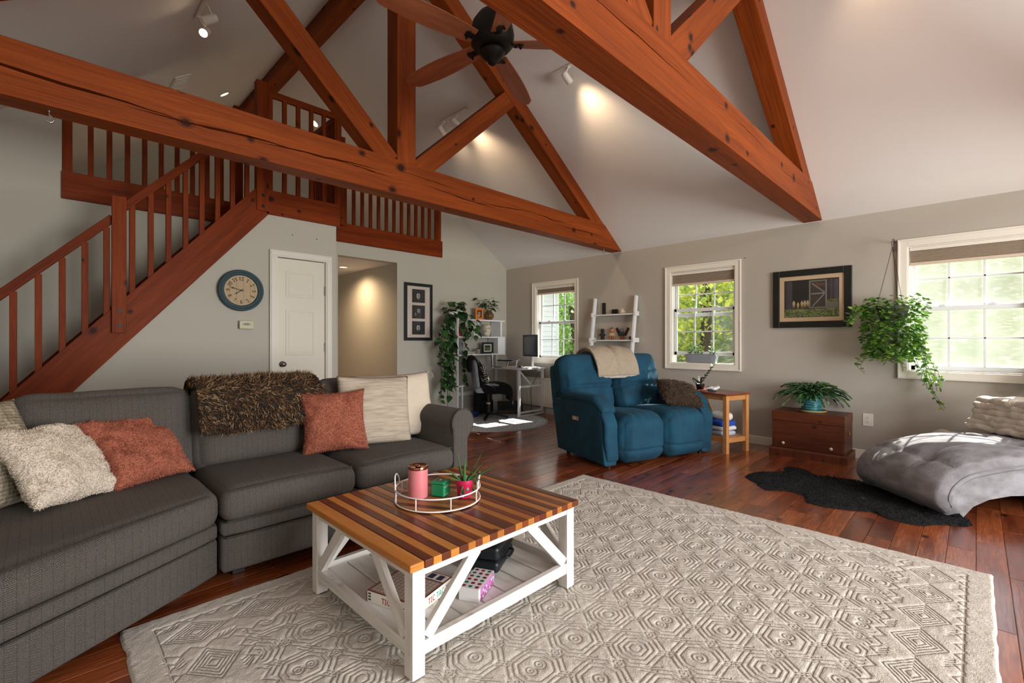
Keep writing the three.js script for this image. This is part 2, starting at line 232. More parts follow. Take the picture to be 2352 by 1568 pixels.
{ // plank floor: boards run along x
  const fl = struct('floor', merge(bx(XL - 0.1, XW + 0.1, -0.12, -0.012, ZE - 0.2, ZB + 0.1)), M.subfloor, 'glossy dark red-brown plank floor', 'floor');
  const R = rng(77), pw = 0.117, near = [], rest = M.planks.map(() => []);
  const plank = (L, d) => { // chamfered board, top at y = 0
    const c = 0.0022, x1 = L / 2, z1 = d / 2, P = [[-x1 + c, 0, -z1 + c], [x1 - c, 0, -z1 + c], [x1 - c, 0, z1 - c], [-x1 + c, 0, z1 - c], [-x1, -c, -z1], [x1, -c, -z1], [x1, -c, z1], [-x1, -c, z1], [-x1, -0.014, -z1], [x1, -0.014, -z1], [x1, -0.014, z1], [-x1, -0.014, z1]];
    const I = [0, 3, 2, 0, 2, 1]; for (let k = 0; k < 4; k++) { const a = k, b = (k + 1) % 4; I.push(a, b, b + 4, a, b + 4, a + 4, a + 4, b + 4, b + 8, a + 4, b + 8, a + 8); }
    const g = new THREE.BufferGeometry(); g.setAttribute('position', new THREE.Float32BufferAttribute(P.flat(), 3)); g.setIndex(I); const h = g.toNonIndexed(); h.computeVertexNormals(); return h;
  };
  const lens = [0.45, 0.62, 0.8, 0.95, 1.12], geos = new Map();
  const geo = (L, v) => { const k = L.toFixed(2) + '_' + v; if (!geos.has(k)) geos.set(k, uvBox(plank(L - 0.0012, pw - 0.0012), 1, 'x', v * 0.53, v * 0.117 + 0.06)); return geos.get(k); };
  for (let r = 0, z = ZG + pw / 2; z < 1.6; z += pw, r++) {
    let x = XL - R() * 0.7;
    while (x < XW) {
      let L = lens[(R() * 5) | 0], x0 = x, x1 = x + L; x = x1; const v = (R() * 4) | 0, mi = (R() * 6) | 0; if (x1 < XL + 0.06 || x0 > XW - 0.06) continue; const a = Math.max(x0, XL + 0.002), b = Math.min(x1, XW - 0.002); L = b - a; if (L < 0.05) continue;
      const cx = (a + b) / 2, px = cx * 0.7096 - -z * 0.7046 * -1 * -1, dpt = cx * 0.7096 - z * 0.7046, lat = cx * 0.7046 + z * 0.7096;
      const inView = dpt > 0.9 && Math.abs(lat) < dpt * 1.13 + 0.3, underRug = cx > 0.5 && cx < 3.1 && z > -2.3 && z < -0.1, behindSofa = z < -3.4 && cx < 2.2 || z < -2.5 && z > -3.3 && cx < 1.9 && cx > 0.7 || cx < 0.1 && z < -2.4;
      const g = Math.abs(L - lens.find((q) => Math.abs(q - L) < 1e-3) || 9) < 1e-3 ? geo(L, v) : geo(Math.round(L * 50) / 50 > L ? L : L, v);
      if (inView && !underRug && !behindSofa && near.length < 300) near.push([g, cx, z, mi, dpt]); else { const q = g.clone(); q.translate(cx, 0, z); rest[mi].push(q); }
    }
  }
  near.forEach(([g, x, z, mi], i) => { const m = part('plank', g, M.planks[mi], fl); m.name = i ? `plank_${String(i).padStart(3, '0')}` : 'plank'; m.position.set(x, 0, z); });
  rest.forEach((q, i) => { if (q.length) tag(part('floor_planks', merge(q), M.planks[i], fl), null, null, null, 'stuff'); });
  // simple boards beyond
  tag(part('floor_planks', merge(bx(XL, XW, -0.012, -0.001, 1.6, ZB), bx(XL, XW, -0.012, -0.001, ZE, ZG)), M.planks[0], fl), null, null, null, 'stuff');
}
{ // baseboards
  const prof = (z0, z1) => merge(bx(XW - 0.014, XW, 0, 0.082, z0, z1, 0.002), bx(XW - 0.009, XW, 0.082, 0.092, z0, z1, 0.003));
  struct('baseboard_right', prof(ZG, ZB), M.trim, 'cream baseboard along the window wall', 'baseboard');
  struct('baseboard_gable', merge(bx(3.57, XW, 0, 0.09, ZG, ZG + 0.014, 0.003)), M.trim, 'cream baseboard along the gable wall', 'baseboard');
}
// ---- windows
const blindMat = phy({ color: lin(0xc9b9a6), roughness: 0.95, transmission: 0.25, thickness: 0 });
const screenMat = phy({ color: lin(0xdfe4ea), roughness: 0.8, transparent: true, opacity: 0.34 });  // insect screen, its sunlit haze put into the pale colour and opacity
WIN.forEach((zc, k) => {
  const cas = (y0, y1, z0, z1) => merge(bx(XW - 0.018, XW, y0, y1, z0, z1, 0.003));
  const o = 0.069, w = struct(`window_${k + 1}`, merge(cas(WY0 - o, WY1 + o, zc - W0 - o, zc - W0), cas(WY0 - o, WY1 + o, zc + W0, zc + W0 + o), cas(WY1, WY1 + o, zc - W0, zc + W0), cas(WY0 - o, WY0, zc - W0, zc + W0),
    bx(XW - 0.026, XW - 0.012, WY1 + o - 0.016, WY1 + o + 0.001, zc - W0 - o + 0.016, zc + W0 + o - 0.016, 0.004), bx(XW - 0.026, XW - 0.012, WY0 - o - 0.001, WY0 - o + 0.016, zc - W0 - o + 0.016, zc + W0 + o - 0.016, 0.004), bx(XW - 0.026, XW - 0.012, WY0 - o - 0.001, WY1 + o + 0.001, zc - W0 - o - 0.001, zc - W0 - o + 0.016, 0.004), bx(XW - 0.026, XW - 0.012, WY0 - o - 0.001, WY1 + o + 0.001, zc + W0 + o - 0.016, zc + W0 + o + 0.001, 0.004)), M.trim, ['white double-hung window behind the desk', 'white double-hung window with a planter on its sill', 'white double-hung window beside the hanging plant', 'white double-hung window out of frame'][k], 'window');
  // jamb box
  part('jamb', merge(bx(XW, XW + 0.15, WY0, WY1, zc - W0, zc - W0 + 0.012), bx(XW, XW + 0.15, WY0, WY1, zc + W0 - 0.012, zc + W0), bx(XW, XW + 0.15, WY1 - 0.012, WY1, zc - W0 + 0.012, zc + W0 - 0.012), bx(XW - 0.004, XW + 0.15, WY0, WY0 + 0.012, zc - W0 + 0.012, zc + W0 - 0.012)), M.trim, w, 'white jamb and sill');
  const mid = k === 1 ? 1.565 : 1.47, gl = W0 - 0.055;
  const sash = (nm, x, y0, y1) => {
    const s = part(nm, merge(bx(x, x + 0.03, y0, y0 + 0.045, zc - W0 + 0.02, zc + W0 - 0.02, 0.004), bx(x, x + 0.03, y1 - 0.04, y1, zc - W0 + 0.02, zc + W0 - 0.02, 0.004), bx(x, x + 0.03, y0, y1, zc - W0 + 0.02, zc - gl, 0.004), bx(x, x + 0.03, y0, y1, zc + gl, zc + W0 - 0.02, 0.004)), M.vinyl, w);
    const gy0 = y0 + 0.045, gy1 = y1 - 0.04, ww = (2 * gl) / 3, hh = (gy1 - gy0) / 2;
    part('muntin', merge([1, 2].map((i) => bx(x + 0.008, x + 0.022, gy0, gy1, zc - gl + ww * i - 0.008, zc - gl + ww * i + 0.008, 0.002)).concat(bx(x + 0.008, x + 0.022, gy0 + hh - 0.008, gy0 + hh + 0.008, zc - gl, zc + gl, 0.002))), M.vinyl, s);
    for (let i = 0; i < 3; i++) for (let j = 0; j < 2; j++) { const g = new THREE.PlaneGeometry(ww - 0.016, hh - 0.016); g.rotateY(-Math.PI / 2); const p = part('pane', g, M.glass, s); p.position.set(x + 0.015, gy0 + hh * (j + 0.5), zc - gl + ww * (i + 0.5)); }
  };
  const lift = k === 1 ? 0.095 : 0;
  sash('upper_sash', XW + 0.1, k === 1 ? 1.5 - 0.02 : mid - 0.02, WY1 - 0.012); sash('lower_sash', XW + 0.062, WY0 + 0.012 + lift, mid + 0.02);
  if (k === 2) { const g = new THREE.PlaneGeometry(2 * W0 - 0.05, WY1 - WY0 - 0.03); g.rotateY(-Math.PI / 2); g.translate(XW + 0.14, (WY0 + WY1) / 2, zc); part('insect_screen', g, screenMat, w, 'insect screen with its haze in the pale colour'); }
  for (const s of [-0.16, 0.16]) part('sash_lock', merge(bx(XW + 0.05, XW + 0.075, mid + 0.018, mid + 0.03, zc + s - 0.025, zc + s + 0.025, 0.003), bx(XW + 0.052, XW + 0.066, mid + 0.03, mid + 0.037, zc + s - 0.012, zc + s + 0.016, 0.002)), M.vinyl, w);
  // cellular blind pulled up
  const drop = k === 0 ? 0.115 : 0.165, b = thing('cellular_blind', ['beige cellular blind pulled up in the desk window', 'beige cellular blind pulled up in the planter window', 'beige cellular blind pulled up in the window by the hanging plant', 'beige cellular blind in the window out of frame'][k], 'blind', [XW + 0.03, WY1 - 0.012, zc], 0, 'window blinds');
  part('headrail', bx(-0.025, 0.03, -0.032, 0, -W0 + 0.014, W0 - 0.014, 0.004), M.trim, b);
  const n = k === 0 ? 5 : 8;
  const fab = []; for (let i = 0; i < n; i++) { const hh = (drop - 0.055) / n, y = -0.032 - hh * i; fab.push(placed(extrude([[-0.02, -hh / 2], [0, 0], [0.02, -hh / 2], [0, -hh]], 2 * W0 - 0.034), [0.002, y, -W0 + 0.017])); }
  part('pleated_fabric', merge(fab), blindMat, b); part('bottom_rail', bx(-0.022, 0.026, -drop, -drop + 0.024, -W0 + 0.016, W0 - 0.016, 0.004), std({ color: lin(0xcdbcaa), roughness: 0.6 }), b);
});

// ---------------------------------------------------------------- roof trusses, ridge beam
function carve(geo, cracks) {       // cuts drying cracks into a beam
  const ev = new Evaluator(); ev.useGroups = false; ev.attributes = ['position', 'normal', 'uv'];
  let a = new Brush(geo, M.beam); a.updateMatrixWorld();
  for (const c of cracks) { const b = new Brush(c, M.beam); b.updateMatrixWorld(); a = ev.evaluate(a, b, SUBTRACTION); a.updateMatrixWorld(); }
  return a.geometry;
}
function crackGeo(x0, y0, x1, y1, w, z, seed) {   // thin wavy wedge in the xy plane, cut into the face at z
  const R = rng(seed), n = 14, up = [], dn = []; let off = 0;
  for (let i = 0; i <= n; i++) { const t = i / n; off += (R() - 0.5) * 0.012; off *= 0.8; const x = lerp(x0, x1, t), y = lerp(y0, y1, t) + off, h = w * Math.sin(Math.PI * clamp(t * 0.96 + 0.02, 0, 1)) * (0.7 + 0.6 * R()) + 0.0006; up.push([x, y + h / 2]); dn.push([x, y - h / 2]); }
  const g = extrude([...dn, ...up.reverse()], 0.1); g.translate(0, 0, z - 0.05); return g;
}
function truss(zf, label, cracks, ou, mat = M.beam) {
  const d = 0.17, zc = zf - d / 2, t = thing('roof_truss', label, 'roof truss', [0, 0, 0], 0, null);
  const tie = bx(XL + 0.01, XW - 0.002, HW + 0.004, 2.73, zf - d, zf, 0.004, 'x', ou, ou * 0.7);
  const g0 = cracks.length ? carve(tie, cracks.map((c, i) => crackGeo(...c, zf, 11 + i * 7 + ou * 100))) : tie;
  // the tie beam ends are cut to the slope of the roof
  const ev = new Evaluator(); ev.useGroups = false; ev.attributes = ['position', 'normal', 'uv']; let br = new Brush(g0, M.beam); br.updateMatrixWorld();
  for (const s of [1, -1]) { const xe = s > 0 ? XW : XL, c = extrude([[xe + s * 0.5, HW - SL * 0.5 - 0.003], [xe - s * 1.2, HW + SL * 1.2 - 0.003], [xe + s * 0.5, HW + SL * 1.2]], 1); c.translate(0, 0, zf - 0.6); const cb = new Brush(s > 0 ? c : c, M.beam); cb.updateMatrixWorld(); br = ev.evaluate(br, cb, SUBTRACTION); br.updateMatrixWorld(); }
  part('tie_beam', br.geometry, mat, t);
  part('king_post', bx(2.158, 2.345, 2.73, 4.66, zf - d, zf - 0.004, 0.004, 'y', ou + 0.3, 0.2), mat, t);
  for (const s of [1, -1]) {
    const X = (x) => XR + s * (x - XR), n = V(s * Math.sin(Math.atan(SL)), Math.cos(Math.atan(SL)), 0);
    const a = V(X(5.36), roofY(5.36) - 0.005, zc), b = V(X(XR + 0.02), roofY(XR + 0.02) - 0.005, zc); a.addScaledVector(n, -0.085); b.addScaledVector(n, -0.085);
    if (s > 0) part('rafter', bar(a, b, d - 0.01, 0.17, 0.004, ou + 1, 0.4, n), mat, t); else part('rafter', bar(a, b, d - 0.01, 0.17, 0.004, ou + 2.2, 0.7, n), mat, t);
    const u = V(-s * 0.7071, 0.7071, 0); part('strut', bar(V(X(2.39), 2.70, zc), V(X(3.55), 3.775, zc), d - 0.024, 0.175, 0.004, ou + 3 + s, 0.1, u), mat, t);
  }
  return t;
}
truss(-3.529, 'weathered orange timber roof truss with long cracks, above the sofa', [[-0.6, 2.60, 0.62, 2.555, 0.017], [0.35, 2.545, 1.35, 2.565, 0.014], [1.05, 2.545, 2.0, 2.60, 0.011], [1.6, 2.585, 2.1, 2.555, 0.008], [2.45, 2.58, 3.3, 2.535, 0.008], [3.1, 2.56, 3.9, 2.61, 0.007], [3.9, 2.60, 4.5, 2.585, 0.008], [4.3, 2.55, 5.3, 2.56, 0.007], [2.2, 2.64, 2.8, 2.62, 0.005]], 0.11);
truss(-1.139, 'brown timber roof truss nearest the big window with the fan behind it', [[1.2, 2.60, 2.6, 2.62, 0.006], [3.2, 2.66, 3.9, 2.63, 0.004], [4.2, 2.58, 5.0, 2.6, 0.004]], 1.63);
truss(1.251, 'timber roof truss over the photographer', [], 2.7);
solo('ridge_beam', bx(2.16, 2.34, 4.66, 4.83, ZE, ZB, 0.004, 'z', 0.4, 0.2), M.beam, 'long dark timber ridge beam under the roof peak', 'beam');
// ---- hooks screwed into the tie beams
function hook(x, y, z, label) { const t = thing('ceiling_hook', label, 'hook', [x, y, z]); part('shank', merge(cyl(0.0045, 0.0045, 0.03, 0, -0.012, 0, 8), cyl(0.009, 0.009, 0.004, 0, -0.003, 0, 12)), M.chrome, t); part('curl', tube([[0, -0.025, 0], [0.012, -0.032, 0], [0.018, -0.048, 0], [0.006, -0.064, 0], [-0.010, -0.056, 0]], 0.004, 20, 8), M.chrome, t); }
hook(0.03, HW + 0.004, -3.60, 'shiny chrome hook under the cracked beam near the stair'); hook(5.4, HW + 0.004, -3.60, 'small chrome hook under the cracked beam near the window wall');

// ---------------------------------------------------------------- loft edge, landing, stair
struct('trim_1', merge(bx(0.128, 4.342, HF, HT, ZG, ZG + 0.035, 0.003, 'x', 0.7, 0.3)), M.rail, 'red-brown board along the edge of the loft', 'trim');
struct('trim_2', merge(bx(1.60, 2.37, HF, HT, ZS - 0.035, ZS, 0.003, 'x', 1.9, 0.1), bx(2.335, 2.37, HF, HT, ZG + 0.035, ZS - 0.035, 0.003, 'z', 0.2, 0.8)), M.rail, 'red-brown board round the stair landing', 'trim');
struct('floor_landing', bx(1.6, 2.335, HF + 0.06, HT - 0.03, ZG + 0.0, ZS - 0.035), M.rail, 'wooden stair landing', 'floor');
const baluGeo = (h, w = 0.038, d = 0.038, k = 0) => bx(-w / 2, w / 2, 0, h, -d / 2, d / 2, 0.003, 'y', k * 0.31, k * 0.13);
const BG = [0, 1, 2, 3].map((k) => baluGeo(1, 0.04, 0.036, k));
function baluster(t, x, y0, y1, z, k) { const m = part('baluster', BG[k & 3], M.rail, t); m.position.set(x, y0, z); m.scale.y = y1 - y0; }
{ // rail along the loft edge, left and right of the landing
  const t = thing('loft_railing', 'red-brown wooden loft railing behind the stair', 'railing', [0, 0, 0]);
  part('newel_post', bx(0.132, 0.20, HT, 3.73, ZG - 0.05, ZG + 0.012, 0.004, 'y'), M.rail, t); part('handrail', bx(0.13, 1.56, 3.62, 3.70, ZG - 0.04, ZG + 0.01, 0.006, 'x', 0.5), M.rail, t); part('newel_post', bx(1.5, 1.59, HT - 0.1, 3.78, ZG - 0.06, ZG + 0.036, 0.004, 'y', 0.9), M.rail, t);
  for (let i = 0; i < 9; i++) baluster(t, 0.325 + i * 0.133, HT, 3.63, ZG - 0.015, i);
  const r = thing('loft_railing', 'red-brown wooden loft railing above the hall opening', 'railing', [0, 0, 0]);
  part('newel_post', bx(2.66, 2.75, HF + 0.2, 3.78, ZG + 0.034, ZG + 0.11, 0.004, 'y', 1.4), M.rail, r); part('bolt', merge(placed(cyl(0.012, 0.012, 0.008, 0, 0, 0, 12), [2.70, 2.745, ZG + 0.112], [Math.PI / 2, 0, 0])), M.iron, r); part('handrail', bx(2.74, 4.34, 3.62, 3.70, ZG - 0.03, ZG + 0.02, 0.006, 'x', 1.5), M.rail, r);
  for (let i = 0; i < 13; i++) baluster(r, 2.80 + i * 0.121, HT, 3.63, ZG - 0.012, i + 1);
  part('newel_post', bx(4.28, 4.338, HT, 3.72, ZG - 0.05, ZG + 0.0, 0.004, 'y', 2.2), M.rail, r);
}
{ // rail round the landing
  const t = thing('landing_railing', 'red-brown wooden railing round the stair landing', 'railing', [0, 0, 0]);
  part('newel_post', bx(1.508, 1.618, HF + 0.02, 3.775, ZS - 0.07, ZS + 0.012, 0.004, 'y', 0.25, 0.5), M.rail, t);
  for (const y of [2.52, 2.63]) part('bolt', placed(merge(cyl(0.015, 0.015, 0.008, 0, 0, 0, 14), cyl(0.008, 0.008, 0.014, 0, 0, 0, 6)), [1.565, y, ZS + 0.013], [Math.PI / 2, 0, 0]), M.iron, t);
  part('handrail', bx(1.618, 2.40, 3.655, 3.72, ZS - 0.055, ZS - 0.01, 0.006, 'x', 0.9), M.rail, t); part('handrail', bx(2.335, 2.385, 3.655, 3.72, ZG, ZS - 0.05, 0.006, 'z', 0.3), M.rail, t);
  for (let i = 0; i < 6; i++) baluster(t, 1.645 + i * 0.138, HT, 3.66, ZS - 0.03, i);
  for (let i = 0; i < 6; i++) baluster(t, 2.36, HT, 3.66, ZS - 0.14 - i * 0.115, i + 2);
  part('corner_post', bx(2.33, 2.39, HT, 3.74, ZS - 0.065, ZS - 0.005, 0.004, 'y', 1.1), M.rail, t);
}
{ // stair: the stringer rises to the right, its foot is off to the left behind the sofa
  const k = 1.168, t = thing('staircase', 'steep red-brown wooden staircase rising above the sofa', 'staircase', [0, 0, 0]);
  const xa = -0.62, yl = (x) => 2.458 + (x - 1.627) * k, yu = (x) => 2.682 + (x - 1.492) * 1.15 ;
  const sg = extrude([[xa, 0.01], [-0.469, 0.01], [1.627, 2.458], [1.60, 2.70], [1.51, 2.70], [xa, yu(xa)]], 0.05, 0.003); sg.translate(0, 0, ZS - 0.05);
  { const p = sg.attributes.position, uv = sg.attributes.uv, c = Math.cos(Math.atan(k)), s = Math.sin(Math.atan(k)); for (let i = 0; i < p.count; i++) uv.setXY(i, p.getX(i) * c + p.getY(i) * s, -p.getX(i) * s + p.getY(i) * c + p.getZ(i)); }
  part('stringer', sg, M.rail, t); const s2 = sg.clone(); s2.translate(0, 0, -0.70); part('stringer', s2, M.rail, t);
  for (let i = 0; i < 12; i++) { const y = 0.2 + i * 0.205, x = (y - 2.6) / k + 1.55; if (x < xa) continue; part('tread', bx(x - 0.12, x + 0.13, y - 0.035, y, ZG + 0.04, ZS - 0.05, 0.004, 'z', i * 0.2), M.rail, t); }
  part('newel_post', bx(0.408, 0.503, 1.237, 2.372, ZS, ZS + 0.035, 0.003, 'y', 0.6, 0.25), M.rail, t);
  for (const y of [1.30, 1.42]) part('bolt', placed(merge(cyl(0.016, 0.016, 0.006, 0, 0, 0, 14), cyl(0.008, 0.008, 0.014, 0, 0, 0, 6)), [0.458, y, ZS + 0.037], [Math.PI / 2, 0, 0]), M.iron, t);
  const rl = (x) => 2.30 + (x - 0.49) * 1.07;
  part('handrail', bar(V(0.49, 2.295, ZS - 0.022), V(1.53, 3.41, ZS - 0.022), 0.04, 0.062, 0.005, 0.4), M.rail, t);
  part('handrail', bar(V(-0.62, 1.07, ZS - 0.022), V(0.42, 2.195, ZS - 0.022), 0.04, 0.062, 0.005, 1.6), M.rail, t);
  for (let i = 0; i < 8; i++) { const x = 0.545 + i * 0.126; baluster(t, x, yu(x) - 0.03, 2.27 + (x - 0.49) * 1.072, ZS - 0.022, i); }
  for (let i = 0; i < 7; i++) { const x = 0.38 - i * 0.132; baluster(t, x, yu(x) - 0.03, 2.13 + (x - 0.4) * 1.08, ZS - 0.022, i + 1); }
}

// ---------------------------------------------------------------- carved area rug
{
  const RW = 3.11, RD = 2.49, S = 640, cw = Math.round(RW * S), ch = Math.round(RD * S);
  const pat = ctex(cw, ch, (c) => {
    c.fillStyle = '#fff'; c.fillRect(0, 0, cw, ch); c.strokeStyle = '#000'; c.lineJoin = 'miter'; c.lineWidth = 0.0075 * S;
    const poly = (pts, close = true) => { c.beginPath(); pts.forEach(([x, y], i) => (i ? c.lineTo(x, y) : c.moveTo(x, y))); if (close) c.closePath(); c.stroke(); };
    const m = 0.095 * S, band = 0.25 * S;
    c.save(); c.beginPath(); c.rect(m + band, m + band, cw - 2 * (m + band), ch - 2 * (m + band)); c.clip();
    const px = 0.23 * S, py = 0.195 * S; let row = 0;
    for (let y = m + band - py; y < ch; y += py, row++) for (let x = m - px; x < cw; x += px) {
      const X = x + (row & 1 ? px / 2 : 0), odd = (Math.round(x / px) + row) % 3;
      for (let k = 0; k < 5; k++) { const a = (0.104 - k * 0.0205) * S, b = (0.094 - k * 0.0185) * S; if (k < 3 || odd === 0) poly([[X - a, y - b * 0.35], [X - a * 0.55, y - b], [X + a * 0.55, y - b], [X + a, y - b * 0.35], [X + a, y + b * 0.35], [X + a * 0.55, y + b], [X - a * 0.55, y + b], [X - a, y + b * 0.35]]); }
      if (odd === 1) for (const s of [-1, 1]) for (const r of [0.007, 0.019]) { c.beginPath(); c.ellipse(X + s * 0.023 * S, y, r * S, r * 1.15 * S, 0, 0, 7); c.stroke(); }
      if (odd === 2) for (const r of [0.010, 0.026]) { c.beginPath(); c.ellipse(X, y, r * S, r * 1.05 * S, 0, 0, 7); c.stroke(); }
      for (const [dx, dy] of [[px / 2, 0]]) for (const r of [0.010, 0.026]) poly([[X + dx - r * S, y + dy], [X + dx, y + dy - r * S], [X + dx + r * S, y + dy], [X + dx, y + dy + r * S]]);
      for (const s of [-1, 1]) for (let k = 0; k < 3; k++) { const o = (k - 1) * 0.016 * S; poly([[X + s * px / 4 + o - 0.02 * S, y + py / 2 - 0.026 * S], [X + s * px / 4 + o + 0.016 * S, y + py / 2 + 0.026 * S]], false); }
    }
    c.restore();
    // border of concentric diamonds between zigzags
    const strip = (x0, y0, dx, dy, nx, ny, L) => { const step = 0.235 * S, n = Math.floor(L / step); for (let i = 0; i < n; i++) { const t = (i + 0.5) * (L / n), hx = step * 0.5; const at = (u, v) => [x0 + dx * (t + u) + nx * v, y0 + dy * (t + u) + ny * v]; for (let k = 0; k < 5; k++) { const r = 1 - k * 0.19, a = hx * 0.95 * r, b = band * 0.34 * r; poly([at(-a, band / 2), at(0, band / 2 - b), at(a, band / 2), at(0, band / 2 + b)]); } for (const e of [0.04, 0.96]) { c.beginPath(); for (let q = 0; q <= 6; q++) { const [px, py] = at(-hx + (q / 6) * 2 * hx, band * e + (q & 1 ? 1 : -1) * 0.018 * S); q ? c.lineTo(px, py) : c.moveTo(px, py); } c.stroke(); } for (const s of [-1, 1]) for (let q = 0; q < 4; q++) { const u = -hx + q * hx * 0.16; poly([at(u * s, band * 0.5 - s * band * (0.3 - q * 0.0)), at(u * s * 0.7, band * 0.5 - s * band * 0.42)], false); } } };
    strip(m, m, 1, 0, 0, 1, cw - 2 * m); strip(m, ch - m, 1, 0, 0, -1, cw - 2 * m); strip(m, m + band, 0, 1, 1, 0, ch - 2 * (m + band)); strip(cw - m, m + band, 0, 1, -1, 0, ch - 2 * (m + band));
    c.strokeRect(m, m, cw - 2 * m, ch - 2 * m);
  }, false);
  pat.flipY = false; pat.repeat.set(1 / RW, 1 / RD);
  const data = pat.canvas.getContext('2d').getImageData(0, 0, cw, ch).data;
  const hgt = (u, v) => { const x = clamp(Math.round(u * cw), 0, cw - 1), y = clamp(Math.round(v * ch), 0, ch - 1); let s = 0, n = 0; for (let j = -1; j <= 1; j++) for (let i = -1; i <= 1; i++) { const X = clamp(x + i * 2, 0, cw - 1), Y = clamp(y + j * 2, 0, ch - 1); s += data[(Y * cw + X) * 4]; n++; } return s / n / 255; };
  const nx = 460, nz = 368, P = [], U = [], I = [], y0 = 0.0055;
  for (let j = 0; j <= nz; j++) for (let i = 0; i <= nx; i++) { const u = i / nx, v = j / nz, e = Math.min(u * RW, (1 - u) * RW, v * RD, (1 - v) * RD), wob = 0.004; P.push(u * RW + (e < 0.02 ? wob * noise3(v * 40, u * 40, 1) : 0), y0 + 0.004 * hgt(u, v) * sstep(e, -0.003, 0.012) + 0.0012 * noise3(u * 160, v * 130, 3) - (e < 1e-4 ? 0.005 : 0), v * RD + (e < 0.02 ? wob * noise3(u * 40, v * 40, 5) : 0)); U.push(u * RW, v * RD); }
  for (let j = 0; j < nz; j++) for (let i = 0; i < nx; i++) { const a = j * (nx + 1) + i, b = a + 1, c = a + nx + 1, d = c + 1; I.push(a, c, b, b, c, d); }
  const g = new THREE.BufferGeometry(); g.setAttribute('position', new THREE.Float32BufferAttribute(P, 3)); g.setAttribute('uv', new THREE.Float32BufferAttribute(U, 2)); g.setIndex(I); g.computeVertexNormals(); g.translate(-RW / 2, 0, -RD / 2);
  { const c = pat.canvas.getContext('2d'), im = c.getImageData(0, 0, cw, ch), d = im.data; for (let i = 0; i < d.length; i += 4) { const x = (i / 4) % cw, y = (i / 4 / cw) | 0, n = 46 * (hash3(x >> 1, y >> 1, 3) - 0.5) + 30 * (hash3(x >> 2, y >> 2, 5) - 0.5); d[i] = d[i + 1] = d[i + 2] = clamp(d[i] * 0.78 + 28 + n, 0, 255); } c.putImageData(im, 0, 0); }
  const tone = dtex(512, 512, (u, v) => { const t = 0.55 * tfbm(u, v, 6, 6, 4, 3) + 0.45 * tnoise(u * 200, v * 200, 200, 200, 8); return mixc([190, 183, 174], [218, 212, 203], t); }, true, [1, 1]);
  const r = solo('area_rug', g, std({ map: tone, roughness: 1, bumpMap: pat, bumpScale: 0.005 }), 'large cream rug with carved geometric pattern under the coffee table', 'rug'); r.position.set(0.22 + RW / 2, 0, -2.43 + RD / 2);
}
